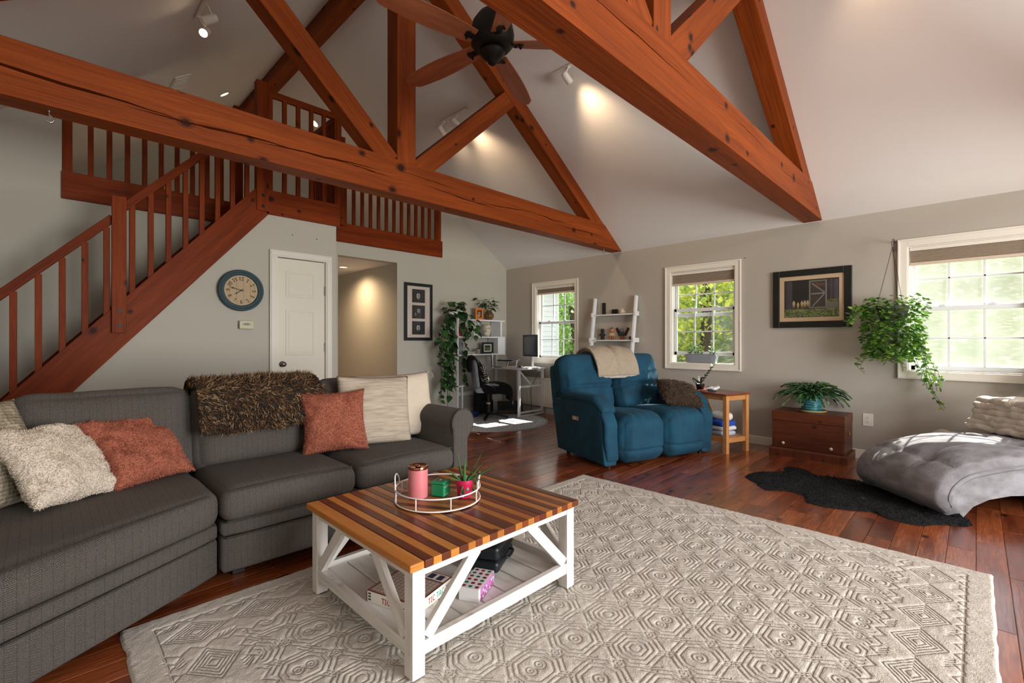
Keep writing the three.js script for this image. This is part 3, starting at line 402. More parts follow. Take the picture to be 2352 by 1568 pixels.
// ---------------------------------------------------------------- coffee table
const whiteWash = dtex(512, 512, (u, v) => { const t = tfbm(u, v, 5, 40, 3, 12), s = tfbm(u, v, 14, 14, 4, 2); return mixc([232, 230, 226], [186, 180, 172], clamp((t - 0.5) * 1.2 + (s > 0.68 ? (s - 0.68) * 3 : 0), 0, 1)); }, true, [1, 1]);
M.washed = std({ map: whiteWash, roughness: 0.5 });
const tableWood = woodTex(1024, 256, 1.2, 0.3, [216, 150, 74], [184, 112, 44], [96, 48, 20], { knots: 2, seed: 51, rings: 14, kr: 0.01 });
const tableDark = woodTex(1024, 256, 1.2, 0.3, [116, 56, 28], [78, 34, 16], [40, 18, 10], { knots: 1, seed: 57, rings: 14, kr: 0.01 });
{
  const ty = 0.392, t = thing('coffee_table', 'square coffee table with striped butcher-block top and white trussed base', 'coffee table', [1.326, 0.013, -1.765]);
  const x0 = -0.443, x1 = 0.45, z0 = -0.415, z1 = 0.415, L = 0.052, top = ty - 0.016;
  const bounds = [0.862, 0.921, 0.957, 0.994, 1.032, 1.072, 1.113, 1.151, 1.183, 1.223, 1.261, 1.3, 1.363, 1.405, 1.439, 1.478, 1.514, 1.555, 1.598, 1.631, 1.665, 1.705, 1.741, 1.79], dark = '01010101010101010101010'.split('');
  const tones = [std({ map: tableWood, roughness: 0.3 }), std({ map: tableDark, roughness: 0.3 }), std({ map: tableWood, color: rgb(0.72, 0.66, 0.6), roughness: 0.3 }), std({ map: tableDark, color: rgb(1.5, 1.45, 1.4), roughness: 0.3 })];
  const order = [0, 1, 0, 1, 0, 1, 2, 3, 0, 1, 2, 1, 2, 3, 2, 3, 1, 2, 1, 2, 3, 2, 1];
  for (let i = 0; i < 23; i++) part('top_plank', bx(bounds[i] - 1.326, bounds[i + 1] - 1.326 - 0.0006, ty - 0.014, ty + 0.014, z0 - 0.018, z1 + 0.018, i === 0 || i === 22 ? 0.006 : 0.0025, 'z', i * 0.37, i * 0.11), tones[order[i]], t);
  for (const [sx, sz] of [[x0, z0], [x1 - L, z0], [x0, z1 - L], [x1 - L, z1 - L]]) part('leg', bx(sx, sx + L, 0, top, sz, sz + L, 0.003, 'y', sx, sz), M.washed, t);
  const a = 0.03, ry0 = 0.07, ry1 = 0.118, w = 0.026;
  for (const [p, q, ax] of [[x0 + L, x1 - L, 'f'], [x0 + L, x1 - L, 'b'], [z0 + L, z1 - L, 'l'], [z0 + L, z1 - L, 'r']]) {
    const at = (s, y, o = 0) => (ax === 'f' ? V(s, y, z1 - 0.016 + o) : ax === 'b' ? V(s, y, z0 + 0.016 + o) : ax === 'l' ? V(x0 + 0.016 + o, y, s) : V(x1 - 0.016 + o, y, s));
    part('apron', bar(at(p, top - a / 2), at(q, top - a / 2), w, a, 0.002, p), M.washed, t); part('rail', bar(at(p, (ry0 + ry1) / 2), at(q, (ry0 + ry1) / 2), w, ry1 - ry0, 0.002, q), M.washed, t);
    const len = q - p; for (const s of [0, 1]) { const e = s ? q : p, k = s ? -1 : 1; part('brace', bar(at(e + k * 0.012, ry1 + 0.006), at(e + k * len * 0.31, top - a + 0.012), w - 0.004, 0.046, 0.002, s, 0.2), M.washed, t); }
  }
  for (let i = 0; i < 7; i++) { const w7 = (x1 - x0 - 0.08) / 7, s = x0 + 0.04 + i * w7; part('shelf_slat', bx(s, s + w7 - 0.008, 0.078, 0.094, z0 + 0.03, z1 - 0.03, 0.003, 'z', i * 0.3, i * 0.2), M.washed, t); }
}
const TT = 0.013 + 0.392 + 0.014 + 0.0005;    // table top height
{ // wire tray with a striped wooden bottom
  const t = thing('wire_tray', 'round white wire tray with wooden base on the coffee table', 'tray', [1.325, TT, -1.81]), r = 0.198;
  const bt = ctex(512, 512, (c) => { const cols = ['#a8703c', '#6b3a1e', '#b98048', '#8a5028', '#c08d55', '#5a2e18', '#a06a3a', '#b37b46']; for (let i = 0; i < 11; i++) { c.fillStyle = cols[(i * 5) % 8]; c.fillRect(0, i * 47, 512, 47); for (let k = 0; k < 60; k++) { c.fillStyle = `rgba(60,30,10,${0.05 + 0.08 * hash3(i, k, 2)})`; c.fillRect(hash3(i, k, 3) * 400, i * 47 + hash3(i, k, 5) * 46, 60 + hash3(i, k, 6) * 160, 1.2); } } });
  const disc = new THREE.CylinderGeometry(r - 0.004, r - 0.004, 0.008, 48); disc.translate(0, 0.009, 0); disc.rotateY(0.5); part('base', disc, std({ map: bt, roughness: 0.4 }), t, 'striped wooden disc');
  const ring = (y, q) => { const p = []; for (let i = 0; i < 40; i++) p.push(V(q * Math.cos(i * Math.PI / 20), y, q * Math.sin(i * Math.PI / 20))); return tube(p, 0.0035, 96, 8, true); };
  part('lower_ring', ring(0.008, r), M.whiteMetal, t); part('upper_ring', ring(0.062, r), M.whiteMetal, t);
  for (let i = 0; i < 8; i++) { const a = i * Math.PI / 4 + 0.35; part('post', cyl(0.003, 0.003, 0.056, r * Math.cos(a), 0.035, r * Math.sin(a), 8), M.whiteMetal, t); }
  for (const a of [-0.72, Math.PI - 0.72]) { const P = (d, y) => V(r * Math.cos(a + d), y, -r * Math.sin(a + d) * -1 * -1); part('handle', tube([P(-0.3, 0.062), P(-0.26, 0.09), P(-0.12, 0.116), P(0.12, 0.116), P(0.26, 0.09), P(0.3, 0.062)], 0.0035, 30, 8), M.whiteMetal, t); }
  for (let i = 0; i < 3; i++) part('foot', ball(0.005, 0.17 * Math.cos(i * 2.1 + 0.9), 0.004, 0.17 * Math.sin(i * 2.1 + 0.9)), M.whiteMetal, t);
}
const TR = TT + 0.0135;
{ // candle
  const t = thing('candle_jar', 'pink glass candle jar with shiny copper lid on the tray', 'candle', [1.25, TR, -1.865]);
  part('jar', lathe([[0, 0], [0.041, 0], [0.045, 0.005], [0.0455, 0.13], [0.0455, 0.137], [0.042, 0.137], [0.042, 0.012], [0, 0.012]], 40), std({ color: lin(0xd98087), roughness: 0.35 }), t);
  const cop = std({ color: lin(0xc98b6e), roughness: 0.12, metalness: 1 }); part('lid', lathe([[0, 0.142], [0.03, 0.142], [0.042, 0.146], [0.046, 0.149], [0.0475, 0.146], [0.0475, 0.136], [0.046, 0.134], [0, 0.136]], 40), cop, t); part('lid_knob', lathe([[0, 0.153], [0.012, 0.152], [0.014, 0.148], [0.012, 0.142], [0, 0.142]], 24), cop, t);
}
{ // green tin
  const t = thing('square_tin', 'small green lidded tin with a printed label on the tray', 'tin', [1.347, TR, -1.818], 0.42);
  const face = ctex(512, 512, (c, w, h) => { c.fillStyle = '#0f8f5d'; c.fillRect(0, 0, w, h); c.strokeStyle = '#d5efe0'; c.lineWidth = 9; c.beginPath(); const q = [[60, 20], [452, 20], [490, 70], [490, 420], [452, 480], [60, 480], [22, 420], [22, 70]]; q.forEach(([x, y], i) => (i ? c.lineTo(x, y) : c.moveTo(x, y))); c.closePath(); c.stroke(); c.fillStyle = '#cfe8da'; c.font = 'bold 84px serif'; c.textAlign = 'center'; c.strokeStyle = '#7b2a2a'; c.lineWidth = 5; c.strokeText('BAG BALM', w / 2, 132, 430); c.fillText('BAG BALM', w / 2, 132, 430); c.strokeStyle = '#0a3a28'; c.lineWidth = 22; c.beginPath(); c.arc(w / 2, 240, 52, -0.3, Math.PI + 0.3); c.stroke(); c.lineWidth = 6; for (const y of [350, 385, 420]) { c.beginPath(); c.moveTo(110, y); c.lineTo(400, y); c.stroke(); } });
  const lidT = ctex(256, 256, (c, w, h) => { c.fillStyle = '#128a5b'; c.fillRect(0, 0, w, h); c.strokeStyle = '#bfe6d0'; c.lineWidth = 5; c.strokeRect(18, 18, 220, 220); c.fillStyle = '#35463c'; c.fillRect(36, 36, 184, 184); c.fillStyle = '#b9584b'; for (const [x, y] of [[80, 90], [175, 110], [120, 170], [190, 180]]) { c.beginPath(); c.arc(x, y, 18, 0, 7); c.fill(); } c.fillStyle = '#d9e6c9'; c.beginPath(); c.ellipse(128, 120, 40, 26, 0, 0, 7); c.fill(); });
  const gm = std({ color: lin(0x0f8a59), roughness: 0.35 }); part('body', bx(-0.034, 0.034, 0, 0.056, -0.034, 0.034, 0.005), gm, t); part('lid', bx(-0.036, 0.036, 0.056, 0.07, -0.036, 0.036, 0.005), gm, t);
  const pg = new THREE.PlaneGeometry(0.06, 0.05); pg.translate(0, 0.029, 0.0345); part('label_print', pg, std({ map: face, roughness: 0.4 }), t); const tg = new THREE.PlaneGeometry(0.058, 0.058); tg.rotateX(-Math.PI / 2); tg.translate(0, 0.0705, 0); part('lid_print', tg, std({ map: lidT, roughness: 0.4 }), t);
}
{ // potted aloe
  const t = thing('potted_aloe', 'aloe in a small magenta painted pot on the tray', 'potted plant', [1.405, TR, -1.712]);
  part('pot', lathe([[0, 0], [0.029, 0], [0.031, 0.003], [0.038, 0.06], [0.0415, 0.062], [0.043, 0.085], [0.039, 0.085], [0.037, 0.07], [0, 0.07]], 32), std({ color: lin(0xc2144f), roughness: 0.5 }), t);
  part('soil', cyl(0.036, 0.036, 0.004, 0, 0.073, 0, 20), std({ color: lin(0x1d140e), roughness: 1 }), t);
  const dab = (x, y, rx, ry, col, rot = 0) => { const g = ball(1, 0, 0, 0, rx, ry, 0.003, 12); g.rotateZ(rot); const a = Math.atan2(x, 0.036), q = 0.030 + y * 0.13; g.rotateY(a - 0.78); g.translate(q * Math.sin(a - 0.78), y, q * Math.cos(a - 0.78)); part('painted_motif', g, std({ color: lin(col), roughness: 0.5 }), t); };
  dab(0.0, 0.035, 0.007, 0.014, 0x1c5a22); dab(-0.012, 0.016, 0.006, 0.011, 0x1c4f20, 0.5); dab(0.014, 0.016, 0.008, 0.006, 0x1c5a22); dab(-0.004, 0.014, 0.004, 0.007, 0xb8c86a); dab(-0.016, 0.022, 0.004, 0.006, 0x3a73c9, 0.3); dab(0.022, 0.045, 0.008, 0.008, 0x86a58c);
  const am = std({ color: lin(0x3f6b2e), roughness: 0.45 }), am2 = std({ color: lin(0x2c5a2a), roughness: 0.45 });
  const leafAt = (dx, dy, dz, L, r0, sag, mat) => { const n = 8, P = [], I = [], d = V(dx, dy, dz).normalize(), s = new THREE.Vector3().crossVectors(d, V(0, 1, 0)).normalize(), nn = new THREE.Vector3().crossVectors(s, d).normalize(); for (let i = 0; i <= n; i++) { const tt = i / n, c = V(0, 0.072, 0).addScaledVector(V(dx, 0, dz).normalize(), 0.01).addScaledVector(d, L * tt).add(V(0, -sag * L * tt * tt, 0)), r = r0 * (1 - tt ** 1.4) + 0.0008; for (let k = 0; k < 6; k++) { const a = (k / 6) * 2 * Math.PI; P.push(...c.clone().addScaledVector(s, Math.cos(a) * r).addScaledVector(nn, Math.sin(a) * r * 0.55).toArray()); } } for (let i = 0; i < n; i++) for (let k = 0; k < 6; k++) { const a = i * 6 + k, b = i * 6 + ((k + 1) % 6); I.push(a, b, a + 6, b, b + 6, a + 6); } const g = new THREE.BufferGeometry(); g.setAttribute('position', new THREE.Float32BufferAttribute(P, 3)); g.setIndex(I); g.computeVertexNormals(); part('leaf', g, mat, t); };
  // directions given along the picture: (right, up) in the plane facing the camera
  const dir = (r, u, f) => [0.7046 * r + 0.7096 * f, u, 0.7096 * r - 0.7046 * f];
  for (const [r, u, f, L, q, s, k] of [[-0.18, 1, 0.1, 0.15, 0.0085, 0, 1], [0.02, 1, -0.1, 0.125, 0.008, 0, 0], [0.55, 1, 0.1, 0.165, 0.0085, 0, 1], [0.78, 0.9, -0.1, 0.135, 0.0085, 0, 0], [1, 0.55, 0.1, 0.19, 0.011, 0.02, 1], [-0.75, 0.6, 0, 0.1, 0.009, 0, 0], [-0.3, 0.9, 0.3, 0.085, 0.008, 0, 0], [1, 0.3, -0.4, 0.09, 0.008, 0, 0], [-0.6, 0.3, -0.3, 0.08, 0.009, 0, 0], [-0.12, -0.1, -1, 0.055, 0.009, 0.5, 0], [-0.9, 0.35, 0.4, 0.075, 0.008, 0, 1]]) leafAt(...dir(r, u, f), L, q, s, k ? am2 : am);
  const sm = std({ color: lin(0x7fa893), roughness: 0.6 }); for (const [r, f, y] of [[0.25, -0.9, 0.083], [0.65, -0.5, 0.08], [0.3, -0.2, 0.092], [0.75, 0.1, 0.088]]) { const p = V(...dir(r * 0.032, 0, f * 0.032)); const gs = []; for (let i = 0; i < 9; i++) { const a = i * 2.4, q = leafGeo(0.012, 0.007, -0.3, 0.3, 2); gs.push(placed(q, [p.x, y - 0.006 + (i > 5 ? 0.004 : 0), p.z], [-0.5 - (i > 5 ? 0.5 : 0), a, 0])); } part('succulent_rosette', merge(gs), sm, t); }
}
// ---- things on the table's lower shelf
const SH = 0.013 + 0.0945;
{
  const box = (c, w, h, d) => bx(-w / 2, w / 2, 0, h, -d / 2, d / 2, 0.002);
  const side = (rev) => ctex(1024, 160, (c, w, h) => { c.fillStyle = '#efece2'; c.fillRect(0, 0, w, h); c.font = 'bold 118px sans-serif'; const seg = [['TIC ', '#b2453c'], ['TAC', '#1f9a93'], ['-', '#444'], ['KU', '#27408f']]; let x = 330; c.textBaseline = 'middle'; for (const [s, col] of seg) { c.fillStyle = col; c.fillText(s, x, h / 2 + 4); x += c.measureText(s).width + 6; } c.fillStyle = '#2b4f50'; c.fillRect(40, 18, 60, 26); c.fillRect(40, 60, 60, 26); c.fillRect(40, 104, 60, 26); c.fillStyle = '#9a4638'; c.fillRect(0, 0, 20, h); });
  const topT = ctex(512, 512, (c, w, h) => { c.fillStyle = '#7a3a2c'; c.fillRect(0, 0, w, h); c.fillStyle = '#a59388'; c.fillRect(16, 16, 360, 480); for (let i = 0; i < 9; i++) for (let j = 0; j < 11; j++) { c.fillStyle = `rgba(${195 + 30 * hash3(i, j, 1)},${180 + 20 * hash3(i, j, 2)},175,0.8)`; c.beginPath(); c.arc(45 + i * 38, 45 + j * 42, 15, 0, 7); c.fill(); } c.fillStyle = '#e6e1d6'; c.fillRect(392, 16, 110, 480); for (const [y, col] of [[40, '#b5b457'], [130, '#4d6f57'], [220, '#9fb0b8'], [310, '#2a3550'], [400, '#3a3550']]) { c.fillStyle = col; c.fillRect(408, y, 80, 60); } });
  const t = thing('board_game_box', 'flat white and brown board game box under the coffee table', 'game box', [1.09, SH, -1.68], 0.3);
  part('box', box(0, 0.25, 0.045, 0.25), std({ color: lin(0xe5dfd2), roughness: 0.6 }), t);
  const sm = std({ map: side(), roughness: 0.6 }); const pl = (w, h, f) => { const g = new THREE.PlaneGeometry(w, h); f(g); return g; };
  part('side_print', pl(0.25, 0.044, (g) => g.translate(0, 0.0225, 0.1255)), sm, t); part('side_print', pl(0.25, 0.044, (g) => { g.rotateY(-Math.PI / 2); g.translate(-0.1255, 0.0225, 0); }), sm, t); part('top_print', pl(0.249, 0.249, (g) => { g.rotateX(-Math.PI / 2); g.translate(0, 0.0455, 0); }), std({ map: topT, roughness: 0.5 }), t);
  const dots = ctex(512, 256, (c, w, h) => { c.fillStyle = '#b77bb5'; c.fillRect(0, 0, w, h); const cols = ['#ffffff', '#8e1f55', '#c83a78', '#ffffff']; for (let i = 0; i < 8; i++) for (let j = 0; j < 4; j++) { if (hash3(i, j, 4) < 0.45) continue; c.fillStyle = cols[(hash3(i, j, 9) * 4) | 0]; c.beginPath(); c.arc(40 + i * 62, 34 + j * 62, 19, 0, 7); c.fill(); } });
  const d = thing('dominoes_box', 'purple and white box printed with dots under the coffee table', 'game box', [1.30, SH, -1.50], 0.45); part('box', box(0, 0.17, 0.055, 0.09), std({ color: lin(0xefeef0), roughness: 0.5 }), d);
  part('dot_print', pl(0.15, 0.054, (g) => g.translate(0.005, 0.0275, 0.0455)), std({ map: dots, roughness: 0.5 }), d); part('dot_print', pl(0.168, 0.088, (g) => { g.rotateX(-Math.PI / 2); g.translate(0, 0.0555, 0); }), std({ map: ctex(256, 128, (c, w, h) => { c.fillStyle = '#eee'; c.fillRect(0, 0, w, h); for (let i = 0; i < 6; i++) for (let j = 0; j < 3; j++) { c.fillStyle = ['#a02a3a', '#2b7a63', '#8a2145'][(i + j) % 3]; c.beginPath(); c.arc(24 + i * 42, 22 + j * 42, 13, 0, 7); c.fill(); } }), roughness: 0.5 }), d);
  const k = thing('black_case', 'black ribbed plastic case under the coffee table', 'case', [1.53, SH, -1.66], 0.5); const cm = std({ color: lin(0x141a20), roughness: 0.42 });
  part('lower_shell', bx(-0.125, 0.125, 0, 0.055, -0.075, 0.075, 0.02), cm, k); part('lid', bx(-0.127, 0.127, 0.056, 0.125, -0.077, 0.077, 0.022), cm, k); part('rib', merge(bx(-0.1, 0.1, 0.07, 0.076, 0.072, 0.081, 0.002), bx(-0.1, 0.1, 0.088, 0.094, 0.072, 0.081, 0.002)), cm, k); part('handle', tube([[-0.05, 0.05, 0.075], [-0.045, 0.05, 0.095], [0.045, 0.05, 0.095], [0.05, 0.05, 0.075]], 0.006, 20, 8), cm, k);
}

// ---------------------------------------------------------------- sectional sofa
const herring = dtex(512, 512, (u, v, X, Y) => {
  const col = Math.floor(X / 64), s = col & 1 ? 1 : -1, ph = (((X % 64) * s + Y) % 12 + 12) % 12, n = hash3(X, Y, 5), m = hash3(X >> 1, Y >> 1, 6), th = ph < 6 ? 1 : 0; const edge = X % 64 < 3 ? 0.5 : 1;
  const k = th * 0.62 * edge + (n - 0.42) * 0.6 + (m - 0.5) * 0.4; return mixc([32, 29, 28], [142, 134, 126], clamp(k, 0, 1));
}, true, [1 / 0.216, 1 / 0.216]);
const tweedBump = dtex(256, 256, (u, v, X, Y) => 255 * (0.6 * hash3(X >> 1, Y >> 1, 3) + 0.4 * tfbm(u, v, 32, 32, 2, 6)), false, [7, 7]);
M.sofa = std({ map: herring, roughness: 0.95, bumpMap: tweedBump, bumpScale: 0.0015 });
function wpart(name, geo, mat, group, label) { geo.translate(-group.position.x, -group.position.y, -group.position.z); return part(name, geo, mat, group, label); }
function quadSoft(q, y0, y1, r, opt = {}) {   // cushion over the floor quad [front-right, front-left, back-left, back-right]
  const n = opt.n ?? 28, puff = opt.puff ?? 0.015, s = opt.seed ?? 1;
  const W = Math.hypot(q[0][0] - q[1][0], q[0][1] - q[1][1]), D = Math.hypot(q[0][0] - q[3][0], q[0][1] - q[3][1]);
  const g = soft(W, y1 - y0, D, r, n, (a) => {
    const u = 0.5 - a.x / W, v = 0.5 - a.z / D, k = Math.max(0, 1 - Math.pow(Math.abs(2 * u - 1), 4)) * Math.max(0, 1 - Math.pow(Math.abs(2 * v - 1), 4));
    const f = (i) => (1 - u) * (1 - v) * q[0][i] + u * (1 - v) * q[1][i] + u * v * q[2][i] + (1 - u) * v * q[3][i];
    let y = a.y + (y0 + y1) / 2; if (a.y > 0) y += puff * k; y += (opt.wrinkle ?? 0.004) * noise3(a.x * 6 + s, a.y * 5, a.z * 6) * (a.y > 0 ? 1 : 0.3); a.set(f(0), y, f(1));
  }); return uvBox(g, 1, 'x', 0, 0);
}
function welt(pts, r = 0.0045, closed = false) { return tube(pts, r, pts.length * 6, 6, closed); }
{
  const t = thing('sofa', 'dark grey herringbone sofa section with rolled arm', 'sofa', [1.36, 0, -2.95]);
  const Q = (x0, x1, z0, z1) => [[x1, z1], [x0, z1], [x0, z0], [x1, z0]];
  wpart('base', quadSoft(Q(0.597, 1.99, -3.4, -2.50), 0.068, 0.245, 0.02, { puff: 0, wrinkle: 0.001, n: 14 }), M.sofa, t); wpart('base_band', quadSoft(Q(0.595, 1.99, -3.3, -2.497), 0.238, 0.318, 0.026, { puff: 0, wrinkle: 0.002, n: 14 }), M.sofa, t);
  wpart('piping', welt([V(0.61, 0.24, -2.497), V(1.2, 0.24, -2.495), V(1.98, 0.24, -2.497)]), M.sofa, t); wpart('piping', welt([V(0.61, 0.32, -2.482), V(1.2, 0.318, -2.478), V(1.95, 0.32, -2.482)]), M.sofa, t);
  wpart('seat_cushion', quadSoft(Q(0.588, 1.259, -3.12, -2.462), 0.308, 0.468, 0.062, { puff: 0.02, seed: 2 }), M.sofa, t);
  wpart('seat_cushion', quadSoft(Q(1.264, 1.958, -3.12, -2.465), 0.308, 0.462, 0.062, { puff: 0.018, seed: 5 }), M.sofa, t);
  wpart('piping', welt([V(0.625, 0.463, -2.478), V(0.9, 0.472, -2.47), V(1.225, 0.465, -2.478)]), M.sofa, t); wpart('piping', welt([V(1.295, 0.458, -2.48), V(1.6, 0.467, -2.472), V(1.925, 0.458, -2.48)]), M.sofa, t);
  wpart('back_frame', quadSoft(Q(0.585, 2.03, -3.43, -3.2), 0.068, 0.76, 0.07, { puff: 0.02, n: 14 }), M.sofa, t);
  const bc = (x, w, h, seed, y, ry = 0) => { const g = cushion(w, 0.2, h, { r: 0.085, puff: 0.035, seed, wrinkle: 0.006, n: 24 }); g.rotateX(Math.PI / 2); g.rotateX(-0.2); g.rotateY(ry); g.translate(x, y, -3.13); return uvBox(g); };
  wpart('back_cushion', bc(0.935, 0.69, 0.47, 3, 0.665), M.sofa, t); wpart('back_cushion', bc(1.665, 0.74, 0.47, 7, 0.665, -0.03), M.sofa, t);
  const P = [[1.962, 0.068], [1.962, 0.535]]; for (let a = 205; a >= -35; a -= 12) P.push([2.045 + 0.092 * Math.cos(a * Math.PI / 180), 0.608 + 0.092 * Math.sin(a * Math.PI / 180)]); P.push([2.085, 0.5], [2.085, 0.068]);
  const arm = extrude(P, 0.86, 0.012); arm.translate(0, 0, -3.36); wpart('arm', uvBox(smoothed(arm, 0.6), 1, 'z'), M.sofa, t);
  wpart('piping', welt(P.slice(1, -1).map(([x, y]) => V(x, y, -2.508))), M.sofa, t);
  for (const [x, z] of [[0.7, -2.66], [1.98, -2.66], [0.7, -3.3], [1.98, -3.3]]) wpart('foot', bx(x - 0.03, x + 0.03, 0, 0.07, z - 0.03, z + 0.03, 0.004), M.black, t);
  // angled corner section
  const c = thing('sofa', 'dark grey herringbone angled corner section of the sofa', 'sofa', [-0.1, 0, -2.7]); const e = (s) => [0.578 - 0.848 * s, -2.512 + 0.529 * s];
  const CQ = (o, b) => [[0.578, -2.512 + o], [e(1.75)[0] - o, e(1.75)[1] + o], [-1.2, -2.5], [0.578, b]];
  wpart('base', quadSoft([[0.582, -2.512], e(1.6), [-1.05, -2.9], [0.582, -3.4]], 0.068, 0.245, 0.02, { puff: 0, wrinkle: 0.001, n: 16 }), M.sofa, c); wpart('base_band', quadSoft([[0.584, -2.51], e(1.6), [-1.05, -2.9], [0.584, -3.3]], 0.238, 0.318, 0.026, { puff: 0, wrinkle: 0.002, n: 16 }), M.sofa, c);
  wpart('seat_cushion', quadSoft([[0.585, -2.475], [-0.80, -1.612], [-0.96, -2.78], [0.58, -3.12]], 0.306, 0.468, 0.065, { puff: 0.02, seed: 9, n: 34, wrinkle: 0.006 }), M.sofa, c);
  const ln = (s, y, o) => { const [x, z] = e(s); return V(x + 0.529 * o, y, z + 0.848 * o); };
  for (const w of [[ln(0.03, 0.242, 0.002), ln(0.8, 0.242, 0.002), ln(1.58, 0.242, 0.002)], [ln(0.04, 0.32, 0.02), ln(0.8, 0.32, 0.02), ln(1.55, 0.32, 0.02)], [ln(0.06, 0.462, 0.02), ln(0.4, 0.47, 0.022), ln(0.9, 0.472, 0.022), ln(1.5, 0.466, 0.02)]]) wpart('piping', welt(w), M.sofa, c);
  wpart('back_frame', quadSoft([[0.58, -3.2], [-0.35, -3.2], [-0.45, -3.43], [0.58, -3.43]], 0.068, 0.76, 0.06, { puff: 0.02, n: 12 }), M.sofa, c);
  wpart('back_cushion', bc(0.235, 0.70, 0.48, 13, 0.665, 0.02), M.sofa, c);
  { const g = cushion(0.95, 0.2, 0.47, { r: 0.085, puff: 0.03, seed: 17, wrinkle: 0.006 }); g.rotateX(Math.PI / 2); g.rotateX(-0.2); g.rotateY(0.85); g.translate(-0.52, 0.66, -2.86); wpart('back_cushion', uvBox(g), M.sofa, c); wpart('back_frame', quadSoft([[-0.25, -3.2], [-0.95, -2.4], [-1.1, -2.55], [-0.45, -3.42]], 0.068, 0.74, 0.05, { n: 12 }), M.sofa, c); }
  for (const [x, z] of [[0.44, -2.68], [-0.05, -2.42], [0.44, -3.3], [-0.85, -2.7]]) wpart('foot', bx(x - 0.03, x + 0.03, 0, 0.07, z - 0.03, z + 0.03, 0.004), M.black, c);
}
// ---- pillows
function pose(m, x, y, z, yaw, lean, roll) { m.rotation.order = 'YXZ'; m.position.set(x, y, z); m.rotation.set(lean, yaw, roll); return m; }
const furBump = (k, s) => dtex(256, 256, (u, v) => 255 * (0.6 * tfbm(u, v, k, k, 3, s) + 0.4 * tfbm(u, v, k * 3, k * 3, 2, s + 2)), false, [6, 6]);
function fur(mesh, count, len, r, mats, seed, lay = [0, -0.3, 0], spread = 0.5) {   // pile hairs standing on a mesh, one stuff part
  const g = mesh.geometry, p = g.attributes.position, n = g.attributes.normal, ix = g.index, R = rng(seed), tri = ix ? ix.count / 3 : p.count / 3, cum = []; let A = 0; const a = V(0, 0, 0), b = V(0, 0, 0), c = V(0, 0, 0), id = (k) => (ix ? ix.getX(k) : k);
  for (let i = 0; i < tri; i++) { a.fromBufferAttribute(p, id(i * 3)); b.fromBufferAttribute(p, id(i * 3 + 1)); c.fromBufferAttribute(p, id(i * 3 + 2)); A += b.clone().sub(a).cross(c.clone().sub(a)).length(); cum.push(A); }
  const cg = new THREE.ConeGeometry(r, len, 3, 2, true); cg.translate(0, len / 2, 0); { const q = cg.attributes.position; for (let i = 0; i < q.count; i++) { const t = q.getY(i) / len; q.setZ(i, q.getZ(i) + 0.35 * len * t * t); } cg.computeVertexNormals(); }
  const im = new THREE.InstancedMesh(cg, std({ roughness: 0.85, color: 0xffffff }), count), mt = new THREE.Matrix4(), qn = new THREE.Quaternion(), col = new THREE.Color(), na = V(0, 0, 0), nb = V(0, 0, 0), nc = V(0, 0, 0);
  for (let i = 0; i < count; i++) {
    const x = R() * A; let lo = 0, hi = tri - 1; while (lo < hi) { const m = (lo + hi) >> 1; cum[m] < x ? (lo = m + 1) : (hi = m); }
    const k = lo * 3; let u = R(), v = R(); if (u + v > 1) { u = 1 - u; v = 1 - v; } const w = 1 - u - v; a.fromBufferAttribute(p, id(k)); b.fromBufferAttribute(p, id(k + 1)); c.fromBufferAttribute(p, id(k + 2)); na.fromBufferAttribute(n, id(k)); nb.fromBufferAttribute(n, id(k + 1)); nc.fromBufferAttribute(n, id(k + 2));
    const pt = a.multiplyScalar(u).addScaledVector(b, v).addScaledVector(c, w), d = na.multiplyScalar(u).addScaledVector(nb, v).addScaledVector(nc, w).normalize(); const f = noise3(pt.x * 12, pt.y * 12, pt.z * 12 + seed);
    d.add(V(lay[0] + spread * (R() - 0.5) + 0.5 * f, lay[1] + spread * (R() - 0.5), lay[2] + spread * (R() - 0.5) - 0.4 * f)).normalize();
    qn.setFromUnitVectors(V(0, 1, 0), d); qn.multiply(new THREE.Quaternion().setFromAxisAngle(V(0, 1, 0), R() * 6.28)); const s = 0.7 + 0.6 * R(); mt.compose(pt.addScaledVector(d, -0.001), qn, V(1, s, 1)); im.setMatrixAt(i, mt);
    const cc = mats[(R() * mats.length) | 0]; col.setRGB(cc[0], cc[1], cc[2]).multiplyScalar(0.85 + 0.3 * R()); im.setColorAt(i, col);
  }
  im.name = 'pile'; im.castShadow = im.receiveShadow = true; im.userData.kind = 'stuff'; mesh.add(im); return im;
}
const L3 = (h) => { const c = new THREE.Color(h); return [c.r, c.g, c.b]; };
